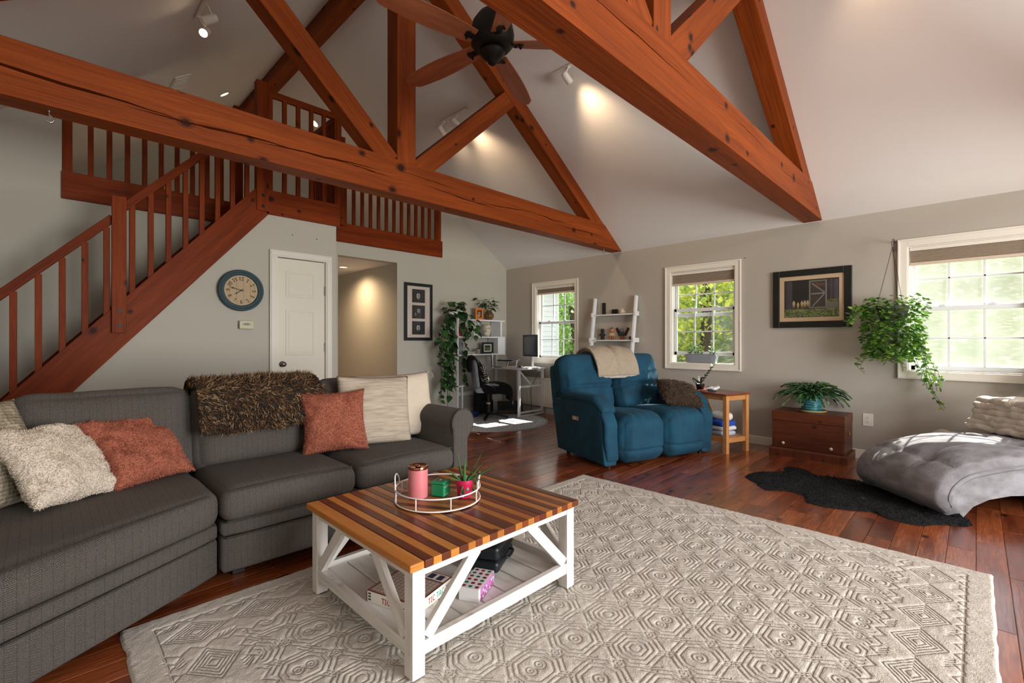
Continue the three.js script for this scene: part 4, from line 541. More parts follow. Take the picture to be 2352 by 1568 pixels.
{
  M.terra = std({ color: lin(0xa4604a), roughness: 1, bumpMap: furBump(20, 3), bumpScale: 0.008 });
  const terra = (seed) => pillow(0.39, 0.39, 0.14, { seed, ear: 0.07, wrinkle: 0.02 }), tc = [L3(0xb26c56), L3(0xa25c46), L3(0x8c4c38)];
  const a = pose(solo('throw_pillow', terra(3), M.terra, 'fuzzy terracotta pillow next to the white fleece pillow', 'pillow'), 0.345, 0.635, -2.95, 0.5, -0.7, 0.0); fur(a, 9000, 0.011, 0.0016, tc, 31, [0, -0.5, 0], 0.8);
  const b = pose(solo('throw_pillow', terra(8), M.terra, 'fuzzy terracotta pillow leaning on the beige pillow', 'pillow'), 1.30, 0.665, -2.86, -0.30, -0.28, 0.03); fur(b, 9000, 0.010, 0.0016, tc, 33, [0, -0.5, 0], 0.8);
  const sh = solo('throw_pillow', pillow(0.37, 0.40, 0.15, { seed: 5, ear: 0.06, wrinkle: 0.022 }), std({ color: lin(0xd6cabb), roughness: 1, bumpMap: furBump(14, 9), bumpScale: 0.012 }), 'cream fleece pillow in the corner of the sofa', 'pillow'); pose(sh, 0.055, 0.645, -2.79, 0.75, -0.72, -0.12); fur(sh, 9000, 0.008, 0.002, [L3(0xe0d6c8), L3(0xd2c5b4), L3(0xbfb09c)], 35, [0, 0, 0], 1.6);
  const knit = dtex(256, 256, (u, v, X, Y) => { const r = Math.sin(v * Math.PI * 2 * 20), k = tfbm(u, v, 40, 20, 3, 4); return mixc([118, 108, 90], [194, 182, 160], clamp(0.5 + 0.35 * r * 0.6 + (k - 0.5) * 1.3, 0, 1)); }, true, [3.2, 3.2]);
  pose(solo('throw_pillow', pillow(0.44, 0.48, 0.18, { seed: 12, ear: 0.05, wrinkle: 0.015 }), std({ map: knit, roughness: 1, bumpMap: furBump(24, 5), bumpScale: 0.006 }), 'chunky olive tweed pillow behind the white fleece pillow', 'pillow'), -0.17, 0.69, -2.88, 0.9, -0.35, -0.05);
  const rib = dtex(256, 256, (u, v) => { const r = tfbm(u, v, 6, 60, 3, 14); return mixc([158, 144, 126], [206, 194, 178], r); }, true, [2, 2]), weave = dtex(256, 256, (u, v, X, Y) => 255 * (0.5 * hash3(X >> 1, Y >> 1, 8) + 0.5 * tfbm(u, v, 10, 60, 2, 2)), false, [4, 4]);
  pose(solo('throw_pillow', pillow(0.50, 0.47, 0.15, { seed: 15, ear: 0.03, wrinkle: 0.008 }), std({ map: rib, roughness: 1, bumpMap: weave, bumpScale: 0.003 }), 'plain taupe ribbed pillow between terracotta and cream pillows', 'pillow'), 1.60, 0.70, -2.90, -0.16, -0.24, -0.04);
  const cr = thing('throw_pillow', 'cream woven pillow with corner tassels by the sofa arm', 'pillow'); const cm = std({ color: lin(0xd3c6b4), roughness: 1, bumpMap: weave, bumpScale: 0.003 });
  pose(cr, 1.83, 0.70, -2.985, -0.10, -0.22, 0.02); part('cover', pillow(0.56, 0.47, 0.15, { seed: 18, ear: 0.03, wrinkle: 0.008 }), cm, cr);
  for (const [x, y] of [[-0.275, 0.228], [0.275, 0.228], [0.275, -0.228], [-0.275, -0.228]]) { const gs = [], R = rng(x * 100 + y * 1000 + 400); for (let i = 0; i < 12; i++) { const dx = Math.sign(x) * (0.012 + 0.03 * R()), dz = (R() - 0.5) * 0.02; gs.push(tube([[x, y, 0], [x + dx, y - 0.004, dz], [x + dx * 1.2, y - 0.02 - 0.03 * R(), dz * 1.5]], 0.0016, 5, 4)); } gs.push(ball(0.009, x, y, 0)); part('tassel', merge(gs), cm, cr); }
}
{ // long-pile throw over the middle back cushion
  const prof = [[-3.44, 0.70], [-3.42, 0.82], [-3.34, 0.91], [-3.22, 0.94], [-3.10, 0.93], [-3.005, 0.875], [-2.955, 0.79], [-2.925, 0.68]], cv = new THREE.CatmullRomCurve3(prof.map(([z, y]) => V(0, y, z)));
  const g = sheet(26, 26, (u, v) => { const p = cv.getPoint(v * (1 - 0.05 * (1 - u) * 0)); const x = lerp(0.605, 1.285, u) + 0.012 * noise3(v * 5, u * 2, 4), hang = sstep(v, 0.7, 1) * 0.03 * noise3(u * 3, 2, 7) - sstep(v, 0.6, 1) * 0.03 * (1 - u); return V(x, p.y + hang + 0.006 * noise3(u * 7, v * 7, 3), p.z + 0.006); }, 0.012);
  const m = solo('fur_throw', g, std({ color: lin(0x2a2018), roughness: 1 }), 'brown and black long-pile fur throw over the sofa back', 'throw'); fur(m, 15000, 0.034, 0.0028, [L3(0x1c140e), L3(0x2b1f15), L3(0x6a4a2c), L3(0x94714a), L3(0xbda27e), L3(0x4a3422), L3(0x7a5636)], 41, [0.1, -0.7, 0.15], 0.9);
}

// ---------------------------------------------------------------- teal reclining loveseat
const velvetBump = dtex(256, 256, (u, v) => 255 * (0.5 * tfbm(u, v, 60, 60, 2, 3) + 0.5 * tfbm(u, v, 6, 10, 3, 5)), false, [2.5, 2.5]);
const velvetTone = dtex(512, 512, (u, v) => mixc([1, 54, 76], [5, 76, 102], clamp(tfbm(u, v, 7, 9, 4, 12) * 1.4 - 0.2, 0, 1)), true, [1.1, 1.1]);
M.teal = phy({ map: velvetTone, roughness: 0.85, sheen: 0.35, sheenRoughness: 0.4, sheenColor: lin(0x118ab5), bumpMap: velvetBump, bumpScale: 0.003 });
const LOVE = [4.40, 0, -2.56], LTURN = -0.314;
{
  const t = thing('reclining_loveseat', 'teal plush reclining loveseat with a folded blanket over its back', 'loveseat', LOVE, LTURN);
  const side = (s) => {
    const o = [[0.405, 0.028], [0.375, 0.3], [0.36, 0.46], [0.33, 0.545], [0.26, 0.595], [-0.25, 0.60], [-0.45, 0.56], [-0.50, 0.50], [-0.43, 0.25], [-0.385, 0.04]];
    const g = extrude(o.map(([z, y]) => [z, y]), 0.15, 0.025, [], 3); g.translate(0, 0, -0.075); g.rotateY(-Math.PI / 2); g.translate(s * 0.632, 0, 0); return uvBox(smoothed(g, 0.8));
  };
  for (const s of [-1, 1]) {
    part('arm', side(s), M.teal, t);
    part('arm_pad', (() => { const g = soft(0.19, 0.085, 0.70, 0.042, 20, (a, q) => { const f = sstep(a.z, 0.12, 0.36); a.y -= f * 0.085 * f; a.x *= 1 - 0.06 * f; a.y += 0.008 * Math.cos(q.x * 1.5) - sstep(-a.z, 0.2, 0.36) * 0.02; a.y += 0.003 * noise3(a.x * 14, a.y * 9, a.z * 14 + s); }); g.translate(s * 0.622, 0.605, 0.02); return uvBox(g); })(), M.teal, t);
    part('arm_front', (() => { const g = soft(0.145, 0.46, 0.06, 0.028, 14, (a) => { a.z += 0.012 * noise3(a.x * 5, a.y * 4, s) - sstep(a.y, 0.1, 0.23) * 0.06; a.x -= s * sstep(-a.y, 0, 0.23) * 0.02; }); g.translate(s * 0.632, 0.29, 0.392); return uvBox(g); })(), M.teal, t);
  }
  for (const s of [-1, 1]) {
    part('seat', (() => { const g = soft(0.545, 0.43, 0.76, 0.12, 40, (a, q) => {
      const front = sstep(a.z, 0.16, 0.36), top = sstep(a.y, 0.02, 0.17), w = a.z > 0 ? 1 : 0.4;
      a.y += 0.035 * top * (1 - q.x ** 4) * sstep(a.z, -0.38, 0.1); a.z += 0.03 * front * (1 - q.x ** 4) * (1 - (q.y * 0.6) ** 2);
      const pl = Math.sin(a.x * 70 + 2.2 * noise3(a.x * 6, a.y * 5, s * 4)) * 0.0045 * front * (0.35 + 0.65 * sstep(a.y, -0.12, 0.12)); a.z += pl * 0.8; a.y += pl * top;
      const seam = Math.exp(-(((a.y + 0.085) / 0.012) ** 2)) * front; a.z -= 0.018 * seam; a.y += 0.004 * noise3(a.x * 8, a.y * 8, a.z * 8 + s) * w;
    }); g.translate(s * 0.2755, 0.245, 0.10); return uvBox(g); })(), M.teal, t);
    part('back_cushion', (() => { const g = soft(0.66, 0.66, 0.26, 0.115, 36, (a, q) => {
      const f = a.z > 0 ? 1 : 0.3, k = (1 - q.x ** 4); a.z += f * 0.05 * k * (0.6 + 0.4 * Math.cos(q.y * 5.2)); const seam = Math.exp(-(((a.y + 0.035 + 0.02 * q.x * q.x) / 0.016) ** 2)); a.z -= f * 0.035 * seam * (a.z > 0 ? 1 : 0);
      a.z += f * 0.006 * noise3(a.x * 7 + s * 3, a.y * 7, 1) + f * 0.004 * Math.sin(a.x * 60 + 3 * noise3(a.x * 5, a.y * 5, 2)) * sstep(Math.abs(a.y - 0.24), 0.12, 0.0); a.x *= 1 - 0.05 * sstep(-q.y, 0, 1);
    }); g.rotateX(-0.27); g.translate(s * 0.345, 0.69, -0.40); return uvBox(g); })(), M.teal, t);
  }
  part('back_shell', (() => { const g = soft(1.36, 0.78, 0.12, 0.04, 12, (a) => { a.x *= 1 - 0.03 * sstep(a.y, 0, 0.39); }); g.rotateX(-0.27); g.translate(0, 0.53, -0.49); return uvBox(g); })(), M.teal, t);
  part('base_frame', bx(-0.56, 0.56, 0.05, 0.2, -0.36, 0.3, 0.01), M.black, t); for (const [x, z] of [[-0.6, 0.33], [0.6, 0.33], [-0.6, -0.33], [0.6, -0.33]]) part('foot', cyl(0.025, 0.02, 0.05, x, 0.025, z, 12), M.black, t);
  const pm = std({ color: lin(0xb59a82), roughness: 0.4, metalness: 0.3 }), pn = part('control_panel', bx(-0.716, -0.708, 0.385, 0.425, -0.10, 0.0, 0.006), pm, t, 'small beige control panel'); for (let i = 0; i < 4; i++) part('button', bx(-0.7195, -0.7155, 0.393 + (i >> 1) * 0.014, 0.401 + (i >> 1) * 0.014, -0.065 + (i & 1) * 0.016, -0.055 + (i & 1) * 0.016, 0.0015), M.whiteMetal, pn);
}
const onLove = (m) => { m.position.set(...LOVE); m.rotation.y = LTURN; return m; };
{ // folded fleece blanket over the back
  const prof = [[-0.72, 0.74], [-0.70, 0.87], [-0.655, 0.98], [-0.58, 1.04], [-0.49, 1.055], [-0.40, 1.04], [-0.335, 0.985], [-0.295, 0.91], [-0.275, 0.84], [-0.265, 0.77]], cv = new THREE.CatmullRomCurve3(prof.map(([z, y]) => V(0, y, z)));
  const lay = (off, x0, x1, cut, seed) => sheet(34, 30, (u, v) => { const p = cv.getPoint(v * cut), q = cv.getPoint(Math.min(1, v * cut + 0.01)), tg = q.sub(p).normalize(), nn = V(0, tg.z, -tg.y).multiplyScalar(-1); const x = lerp(x0, x1, u) + 0.02 * noise3(v * 3, seed, u * 2) + 0.05 * v * (u - 0.5), f = 0.016 * Math.exp(-(((u - 0.5 + 0.1 * (v - 0.5)) / 0.05) ** 2)) * -1 + 0.008 * noise3(u * 6, v * 4, seed) + 0.018 * Math.sin(u * Math.PI) * (v > 0.3 ? 1 : v / 0.3); return V(x, p.y, p.z).addScaledVector(nn, -off - f); }, 0.018);
  const mat = std({ color: lin(0xbfb09b), roughness: 1, bumpMap: furBump(16, 6), bumpScale: 0.01 }), mat2 = std({ color: lin(0xd8cfc2), roughness: 1, bumpMap: furBump(16, 6), bumpScale: 0.01 });
  const b = thing('fleece_blanket', 'folded beige fleece blanket draped over the loveseat back', 'blanket', LOVE, LTURN), a = part('upper_fold', lay(0.034, -0.27, 0.27, 0.97, 4), mat, b), c = part('lower_fold', lay(0.012, -0.25, 0.25, 1.0, 9), mat2, b); fur(a, 6000, 0.009, 0.002, [L3(0xc7b8a2), L3(0xb5a58e), L3(0xa08f78)], 51, [0, 0, 0], 1.6); fur(c, 2500, 0.009, 0.002, [L3(0xe0d8cc), L3(0xcfc4b5)], 53, [0, 0, 0], 1.6);
}
{ const m = solo('throw_pillow', pillow(0.44, 0.36, 0.17, { seed: 23, ear: 0.04, wrinkle: 0.02 }), std({ color: lin(0x3a2c20), roughness: 1 }), 'brown fur pillow lying on the teal loveseat', 'pillow'); pose(m, 4.77, 0.615, -2.24, -0.4, -0.9, -0.27); fur(m, 7000, 0.016, 0.0018, [L3(0x2c2018), L3(0x4a3828), L3(0x6d5842), L3(0x8c7a66)], 55, [0.2, -0.3, 0.2], 0.8); }

// ---------------------------------------------------------------- closet door
{
  const x0 = 1.70, x1 = 2.206, zf = ZS - 0.03, w = struct('door_1', bx(x0 + 0.004, x1 - 0.004, 0.012, 2.03, zf - 0.035, zf, 0.003), M.doorWhite, 'white six-panel closet door', 'door');
  const cas = (nm, a, b, c, d) => merge(bx(a, b, c, d, ZS - 0.02, ZS + 0.008, 0.003), bx(a + 0.012, b - 0.012, c + (nm ? 0.012 : 0), d - (nm ? 0.012 : 0), ZS + 0.006, ZS + 0.016, 0.003));
  part('casing', cas(0, 1.632, 1.70, 0, 2.035), M.trim, w); part('casing', cas(0, 2.206, 2.274, 0, 2.035), M.trim, w); part('casing', cas(1, 1.632, 2.274, 2.035, 2.103), M.trim, w);
  part('door_stop', merge(bx(1.70, 1.712, 0, 2.035, zf - 0.05, ZS - 0.01), bx(2.196, 2.206, 0, 2.035, zf - 0.05, ZS - 0.028)), M.trim, w);
  const pan = (a, b, c, d) => { const ring = extrude([[a, c], [b, c], [b, d], [a, d]], 0.012, 0.004, [[[a + 0.022, c + 0.022], [a + 0.022, d - 0.022], [b - 0.022, d - 0.022], [b - 0.022, c + 0.022]]]); ring.translate(0, 0, zf - 0.006); return merge(ring, bx(a + 0.03, b - 0.03, c + 0.03, d - 0.03, zf - 0.005, zf + 0.004, 0.003)); };
  for (const [c, d] of [[1.63, 1.90], [1.02, 1.50], [0.2, 0.86]]) part('panel', pan(1.795, 2.10, c, d), M.doorWhite, w);
  for (const y of [1.72, 1.10, 0.3]) part('hinge', merge(bx(2.198, 2.21, y - 0.045, y + 0.045, zf - 0.002, ZS - 0.006, 0.002), cyl(0.005, 0.005, 0.1, 2.203, y, zf + 0.006, 8)), M.nickel, w);
  const k = part('knob', merge(placed(lathe([[0, 0.062], [0.018, 0.06], [0.027, 0.048], [0.026, 0.036], [0.014, 0.026], [0.011, 0.01], [0.03, 0.006], [0.031, 0], [0, 0]], 28), [1.762, 0.93, zf], [Math.PI / 2, 0, 0])), M.nickel, w, 'brushed metal door knob');
}
// ---- wall clock
{
  const t = thing('wall_clock', 'round wall clock with distressed blue rim and plank face', 'clock', [1.368, 1.661, ZS + 0.0]), R = 0.2;
  const rim = placed(lathe([[0.145, 0.012], [0.15, 0.03], [0.158, 0.034], [0.166, 0.026], [0.172, 0.03], [0.185, 0.042], [0.196, 0.036], [0.2, 0.02], [0.2, 0.001], [0.14, 0.001]], 64), [0, 0, 0], [Math.PI / 2, 0, 0]); part('rim', rim, std({ map: dtex(256, 256, (u, v) => mixc([44, 72, 84], [92, 84, 70], clamp((tfbm(u, v, 20, 20, 4, 3) - 0.6) * 5, 0, 1)), true, [3, 3]), roughness: 0.6 }), t);
  const face = ctex(768, 768, (c, w, h) => {
    c.fillStyle = '#c2ad8d'; c.fillRect(0, 0, w, h); for (let i = 0; i < 1400; i++) { c.fillStyle = `rgba(${90 + 80 * hash3(i, 1, 1)},${70 + 60 * hash3(i, 2, 1)},${50 + 40 * hash3(i, 3, 1)},0.10)`; c.fillRect(hash3(i, 4, 1) * w, hash3(i, 5, 1) * h, 2 + hash3(i, 6, 1) * 3, 20 + hash3(i, 7, 1) * 70); }
    c.strokeStyle = '#4a3826'; c.lineWidth = 4; for (const x of [120, 278, 440, 590, 690]) { c.beginPath(); c.moveTo(x, 0); c.lineTo(x + 4, h); c.stroke(); }
    c.fillStyle = '#2a211b'; c.font = 'bold 128px serif'; c.textAlign = 'center'; c.textBaseline = 'middle';
    for (let i = 1; i <= 12; i++) { const a = (i * Math.PI) / 6; c.save(); c.translate(w / 2 + 292 * Math.sin(a), h / 2 - 292 * Math.cos(a)); c.rotate(i > 3 && i < 9 ? a + Math.PI : a); c.scale(0.8, 1); c.fillText(String(i), 0, 0); c.restore(); }
  });
  const d = new THREE.CircleGeometry(0.148, 48); d.translate(0, 0, 0.014); part('face', d, std({ map: face, roughness: 0.8 }), t);
  const hand = (L, a, b) => { const g = extrude([[-0.003, -0.02], [0.003, -0.02], [0.0035, L * 0.55], [0.008, L * 0.66], [0.003, L * 0.74], [0, L], [-0.003, L * 0.74], [-0.008, L * 0.66], [-0.0035, L * 0.55]], 0.002); g.rotateZ(-a); g.translate(0, 0, b); return g; };
  part('hour_hand', hand(0.078, (7.8 / 12) * 2 * Math.PI, 0.018), M.black, t); part('minute_hand', hand(0.115, (47.5 / 60) * 2 * Math.PI, 0.021), M.black, t); part('hub', placed(cyl(0.008, 0.008, 0.01, 0, 0, 0, 16), [0, 0, 0.021], [Math.PI / 2, 0, 0]), M.black, t);
}
{ // thermostat
  const t = thing('thermostat', 'small cream thermostat below the wall clock', 'thermostat', [1.414, 1.328, ZS]), scr = ctex(256, 96, (c, w, h) => { c.fillStyle = '#1d2a20'; c.fillRect(0, 0, w, h); c.fillStyle = '#5d7a5f'; c.font = 'bold 60px monospace'; c.fillText('72', 60, 70); });
  part('body', bx(-0.062, 0.062, -0.04, 0.04, 0, 0.024, 0.006), std({ color: lin(0xcfc8aa), roughness: 0.5 }), t); const g = new THREE.PlaneGeometry(0.045, 0.022); g.translate(0, 0.006, 0.0245); part('screen', g, std({ map: scr, roughness: 0.3 }), t);
  for (const s of [-1, 1]) for (let i = 0; i < 3; i++) part('button', bx(s * 0.033 - 0.003, s * 0.033 + 0.003, 0.012 - i * 0.008, 0.017 - i * 0.008, 0.024, 0.026, 0.001), M.iron, t);
}
for (const [x, y, lab] of [[1.86, 2.285, 'small nail in the wall above the knob side of the closet door'], [2.115, 2.28, 'small nail in the wall above the hinge side of the closet door']]) solo('nail', placed(cyl(0.004, 0.004, 0.012, 0, 0, 0, 8), [x, y, ZS + 0.002 - 0.02], [Math.PI / 2, 0, 0]), M.iron, lab, 'nail');
// ---- framed photographs on the gable wall
{
  const t = thing('picture_frame', 'tall black frame holding three dark portrait photos', 'picture frame', [3.92, 1.60, ZG]), W = 0.243, H = 0.421, b = 0.045, fm = std({ color: lin(0x17181c), roughness: 0.4 });
  for (const s of [-1, 1]) { part('frame_side', bx(s * (W - b / 2) - b / 2, s * (W - b / 2) + b / 2, -H, H, 0.002, 0.03, 0.004), fm, t); part('frame_rail', bx(-W + b, W - b, s * (H - b / 2) - b / 2, s * (H - b / 2) + b / 2, 0.002, 0.03, 0.004), fm, t); }
  const mat = extrude([[-W + b, -H + b], [W - b, -H + b], [W - b, H - b], [-W + b, H - b]], 0.004, 0, [0.235, 0, -0.235].map((y) => [[-0.112, y - 0.098], [-0.112, y + 0.098], [0.112, y + 0.098], [0.112, y - 0.098]])); mat.translate(0, 0, 0.012); part('mat_board', mat, std({ color: lin(0xcfc4bc), roughness: 0.8 }), t);
  [0.235, 0, -0.235].forEach((y, k) => { const tx = ctex(256, 224, (c, w, h) => { c.fillStyle = k ? '#26272a' : '#1d1d1e'; c.fillRect(0, 0, w, h); const cx = 128 + (k === 1 ? 6 : 0), cy = k === 1 ? 88 : 112; const fg = (x, yy, rx, ry, col) => { c.fillStyle = col; c.beginPath(); c.ellipse(x, yy, rx, ry, 0, 0, 7); c.fill(); }; if (k === 1) { fg(cx - 10, 210, 70, 80, '#333'); fg(cx - 62, 150, 16, 26, '#7a7a7a'); } fg(cx, cy, k === 1 ? 28 : 36, k === 1 ? 42 : 52, '#b5b2ae'); fg(cx + 10, cy + 4, 22, 40, '#8e8b88'); fg(cx - 12, cy - 10, 7, 4, '#222'); fg(cx + 14, cy - 8, 7, 4, '#222'); fg(cx + 2, cy + 8, 5, 10, '#777'); fg(cx + 2, cy + 26, 12, 4, '#444'); if (k === 2) fg(cx, cy + 40, 24, 10, '#555'); fg(cx, cy - (k === 1 ? 42 : 54), 30, 12, '#222'); }); const g = new THREE.PlaneGeometry(0.226, 0.198); g.translate(0, y, 0.0105); part('photo', g, std({ map: tx, roughness: 0.6 }), t); });
  const gl = new THREE.PlaneGeometry(2 * W - 2 * b, 2 * H - 2 * b); gl.translate(0, 0, 0.02); part('glass', gl, M.glass, t);
}
// ---- barn picture on the window wall
{
  const t = thing('picture_frame', 'wide black frame with a photo of sheep at an old barn door', 'picture frame', [XW, 1.623, -1.242], -Math.PI / 2), W = 0.359, H = 0.309, b = 0.066, fm = std({ color: lin(0x131512), roughness: 0.45 });
  for (const s of [-1, 1]) { part('frame_side', bx(s * (W - b / 2) - b / 2, s * (W - b / 2) + b / 2, -H, H, 0.002, 0.03, 0.005), fm, t); part('frame_rail', bx(-W + b, W - b, s * (H - b / 2) - b / 2, s * (H - b / 2) + b / 2, 0.002, 0.03, 0.005), fm, t); }
  const mat = extrude([[-W + b, -H + b], [W - b, -H + b], [W - b, H - b], [-W + b, H - b]], 0.004, 0, [[[-0.25, -0.2], [-0.25, 0.2], [0.25, 0.2], [0.25, -0.2]]]); mat.translate(0, 0, 0.012); part('mat_board', mat, std({ color: lin(0xc4ab8c), roughness: 0.8 }), t);
  const tx = ctex(1024, 820, (c, w, h) => {
    c.fillStyle = '#17120f'; c.fillRect(0, 0, w, h); const R = rng(5);
    const boards = (x0, x1, y0, y1, a, bcol) => { for (let x = x0; x < x1; x += 34) { const k = R(); c.fillStyle = k < 0.5 ? a : bcol; c.fillRect(x, y0, 33, y1 - y0); for (let i = 0; i < 26; i++) { c.fillStyle = `rgba(20,16,20,${0.1 + 0.2 * R()})`; c.fillRect(x + R() * 30, y0 + R() * (y1 - y0), 2, 30 + R() * 90); } } };
    boards(24, 160, 20, 640, '#4a4550', '#3a3540'); boards(480, 800, 30, 620, '#453d32', '#393431'); boards(800, 1000, 20, 430, '#3c3330', '#4d4356'); boards(940, 1000, 20, 480, '#585364', '#4b4657');
    c.strokeStyle = '#8b8888'; c.lineWidth = 24; c.strokeRect(492, 40, 300, 575); c.lineWidth = 30; c.beginPath(); c.moveTo(520, 320); c.lineTo(770, 310); c.stroke(); c.lineWidth = 24; c.beginPath(); c.moveTo(530, 90); c.lineTo(770, 300); c.moveTo(760, 330); c.lineTo(540, 590); c.stroke(); c.fillStyle = '#7b4a2c'; for (let i = 0; i < 10; i++) c.fillRect(600 + i * 17, 88 + R() * 20, 12, 46);
    c.fillStyle = '#6a6258'; c.fillRect(110, 640, 700, 120); c.fillStyle = '#7a7468'; c.fillRect(790, 500, 220, 170);
    const sheep = (x, y, s) => { c.fillStyle = '#b39a6c'; c.fillRect(x - 22 * s, y, 44 * s, 76 * s); c.fillStyle = '#c9b184'; c.beginPath(); c.ellipse(x, y + 10 * s, 28 * s, 34 * s, 0, 0, 7); c.fill(); c.fillStyle = '#d0b898'; c.beginPath(); c.ellipse(x, y - 26 * s, 15 * s, 22 * s, 0, 0, 7); c.fill(); c.fillStyle = '#5a4632'; c.fillRect(x - 26 * s, y - 36 * s, 12 * s, 7 * s); c.fillRect(x + 14 * s, y - 36 * s, 12 * s, 7 * s); c.fillStyle = '#a8936a'; c.fillRect(x - 20 * s, y + 60 * s, 9 * s, 66 * s); c.fillRect(x + 10 * s, y + 60 * s, 9 * s, 66 * s); };
    for (const [x, y, s] of [[190, 500, 1.05], [270, 530, 0.95], [345, 505, 1], [400, 500, 1.05], [455, 495, 0.95]]) sheep(x, y, s);
    for (let i = 0; i < 900; i++) { const y = 640 + R() * 170; c.fillStyle = ['#4f7a2a', '#82a53a', '#2f4f1d', '#a7b04a', '#8c8a7c'][(R() * 5) | 0]; c.beginPath(); c.ellipse(R() * w, y, 6 + R() * 16, 3 + R() * 7, 0, 0, 7); c.fill(); } for (let i = 0; i < 60; i++) { c.fillStyle = ['#87a344', '#b9b35a'][(R() * 2) | 0]; c.fillRect(800 + R() * 210, 440 + R() * 60, 12, 8); }
    c.strokeStyle = '#0c0a08'; c.lineWidth = 18; c.strokeRect(0, 0, w, h);
  });
  const g = new THREE.PlaneGeometry(0.502, 0.402); g.translate(0, 0, 0.0105); part('photo', g, std({ map: tx, color: rgb(0.7, 0.7, 0.68), roughness: 0.55 }), t); const gl = new THREE.PlaneGeometry(2 * W - 2 * b, 2 * H - 2 * b); gl.translate(0, 0, 0.02); part('glass', gl, M.glass, t);
}
{ // outlet
  const t = thing('wall_outlet', 'white duplex wall outlet above the chest', 'outlet', [XW, 0.393, -0.758], -Math.PI / 2); part('plate', bx(-0.042, 0.042, -0.062, 0.062, 0, 0.006, 0.003), M.trim, t);
  for (const s of [-1, 1]) { const r = part('socket', placed(cyl(0.017, 0.017, 0.004, 0, 0, 0, 20), [0, s * 0.02, 0.007], [Math.PI / 2, 0, 0]), M.trim, t); part('slot', merge(bx(-0.0075, -0.005, s * 0.02 - 0.002, s * 0.02 + 0.008, 0.008, 0.0096), bx(0.005, 0.0075, s * 0.02 - 0.002, s * 0.02 + 0.008, 0.008, 0.0096), bx(-0.0025, 0.0025, s * 0.02 - 0.011, s * 0.02 - 0.006, 0.008, 0.0096)), M.black, r); }
  solo('wall_screw', placed(cyl(0.004, 0.004, 0.01, 0, 0, 0, 8), [XW - 0.003, 2.13, -1.90], [0, 0, Math.PI / 2]), M.iron, 'small screw in the wall above the planter window', 'screw');
}
{ // panel radiator under the first window
  const t = thing('radiator', 'white ribbed panel radiator beneath the desk window', 'radiator', [XW - 0.03, 0, -4.90]); part('panel', bx(-0.06, -0.02, 0.12, 0.57, -0.55, 0.55, 0.012), M.trim, t); part('top_grille', bx(-0.075, -0.005, 0.565, 0.58, -0.55, 0.55, 0.004), M.trim, t);
  for (let i = 0; i < 24; i++) part('rib', bx(-0.075, -0.055, 0.15, 0.535, -0.52 + i * 0.0445, -0.497 + i * 0.0445, 0.006), M.trim, t); part('bracket', merge(bx(-0.02, 0.028, 0.2, 0.5, -0.4, -0.37), bx(-0.02, 0.028, 0.2, 0.5, 0.37, 0.4)), M.trim, t);
}
// ---------------------------------------------------------------- lamps
const bulbMat = (k) => std({ color: 0x000000, emissive: rgb(1, 0.74, 0.45), emissiveIntensity: k, roughness: 1 });
const onSlope = (x, side) => roofY(x);
function spot(x, y, z, tx, ty, tz, k, ang, pen = 0.8, r = 1.5) { const s = new THREE.SpotLight(new THREE.Color().setRGB(1, 0.70, 0.42), k, 0, ang, pen); s.position.set(x, y, z); s.target.position.set(tx, ty, tz); s.castShadow = true; s.shadow.radius = r; s.name = 'spot_lamp'; scene.add(s, s.target); }
function trackHead(t, p, dir, bodyL, on) {   // lamp head on a short arm; returns the mouth position
  const d = dir.clone().normalize(), q = new THREE.Quaternion().setFromUnitVectors(V(0, 1, 0), d), m = new THREE.Matrix4().compose(p, q, V(1, 1, 1));
  const g = lathe([[0, -0.035], [0.018, -0.034], [0.03, -0.022], [0.034, 0], [0.034, bodyL], [0.031, bodyL], [0.031, bodyL - 0.018], [0.0, bodyL - 0.02]], 24); g.applyMatrix4(m); const h = part('lamp_head', g, M.trim, t);
  const f = new THREE.CircleGeometry(0.03, 20); f.rotateX(-Math.PI / 2); f.translate(0, bodyL - 0.012, 0); f.applyMatrix4(m); part('bulb', f, bulbMat(on), h); return p.clone().addScaledVector(d, bodyL + 0.01);
}
function trackLight(label, x, z0, z1, heads, side = 1) {
  const t = thing('track_light', label, 'track light', [x, roofY(x), (z0 + z1) / 2]); const up = V(-side * -0.572, 0.82, 0), c = V(0, 0, 0), y0 = -0.012;
  part('track', bar(V(-side * 0.007, y0, z0 - (z0 + z1) / 2), V(-side * 0.007, y0, z1 - (z0 + z1) / 2), 0.034, 0.02, 0.003, 0, 0, V(side * 0.572, 0.82, 0)), M.trim, t);
  for (const [hz, dx, dy, dz, k, on, ang] of heads) {
    const p = V(-side * 0.065, -0.125, hz - (z0 + z1) / 2); part('arm', merge(bar(V(-side * 0.01, -0.02, p.z), V(-side * 0.06, -0.1, p.z), 0.012, 0.012, 0.002), cyl(0.014, 0.014, 0.02, -side * 0.012, -0.028, p.z, 12)), M.trim, t);
    const m = trackHead(t, p, V(dx, dy, dz), 0.085, on).add(t.position); if (k) spot(m.x, m.y, m.z, m.x + dx, m.y + dy, m.z + dz, k, ang ?? 0.72, 1, 3);
  }
}
const SPK = 3;
trackLight('white two-head track light on the ceiling above the desk corner', 3.57, -4.85, -4.3, [[-4.74, 0.86, -0.62, -0.2, SPK * 0.3, 10], [-4.46, 0.84, -0.548, 0.1, SPK, 10]]);
trackLight('white track light half hidden by the nearer timber truss', 3.66, -3.1, -2.6, [[-2.84, 0.84, -0.548, 0.08, SPK * 1.2, 10]]);
trackLight('unseen white track light out of frame, lighting the upper right ceiling', 3.66, -0.9, -0.3, [[-0.5, 0.84, -0.55, 0.0, SPK * 0.35, 10]]);  // track light out of view, placed to warm the ceiling at upper right
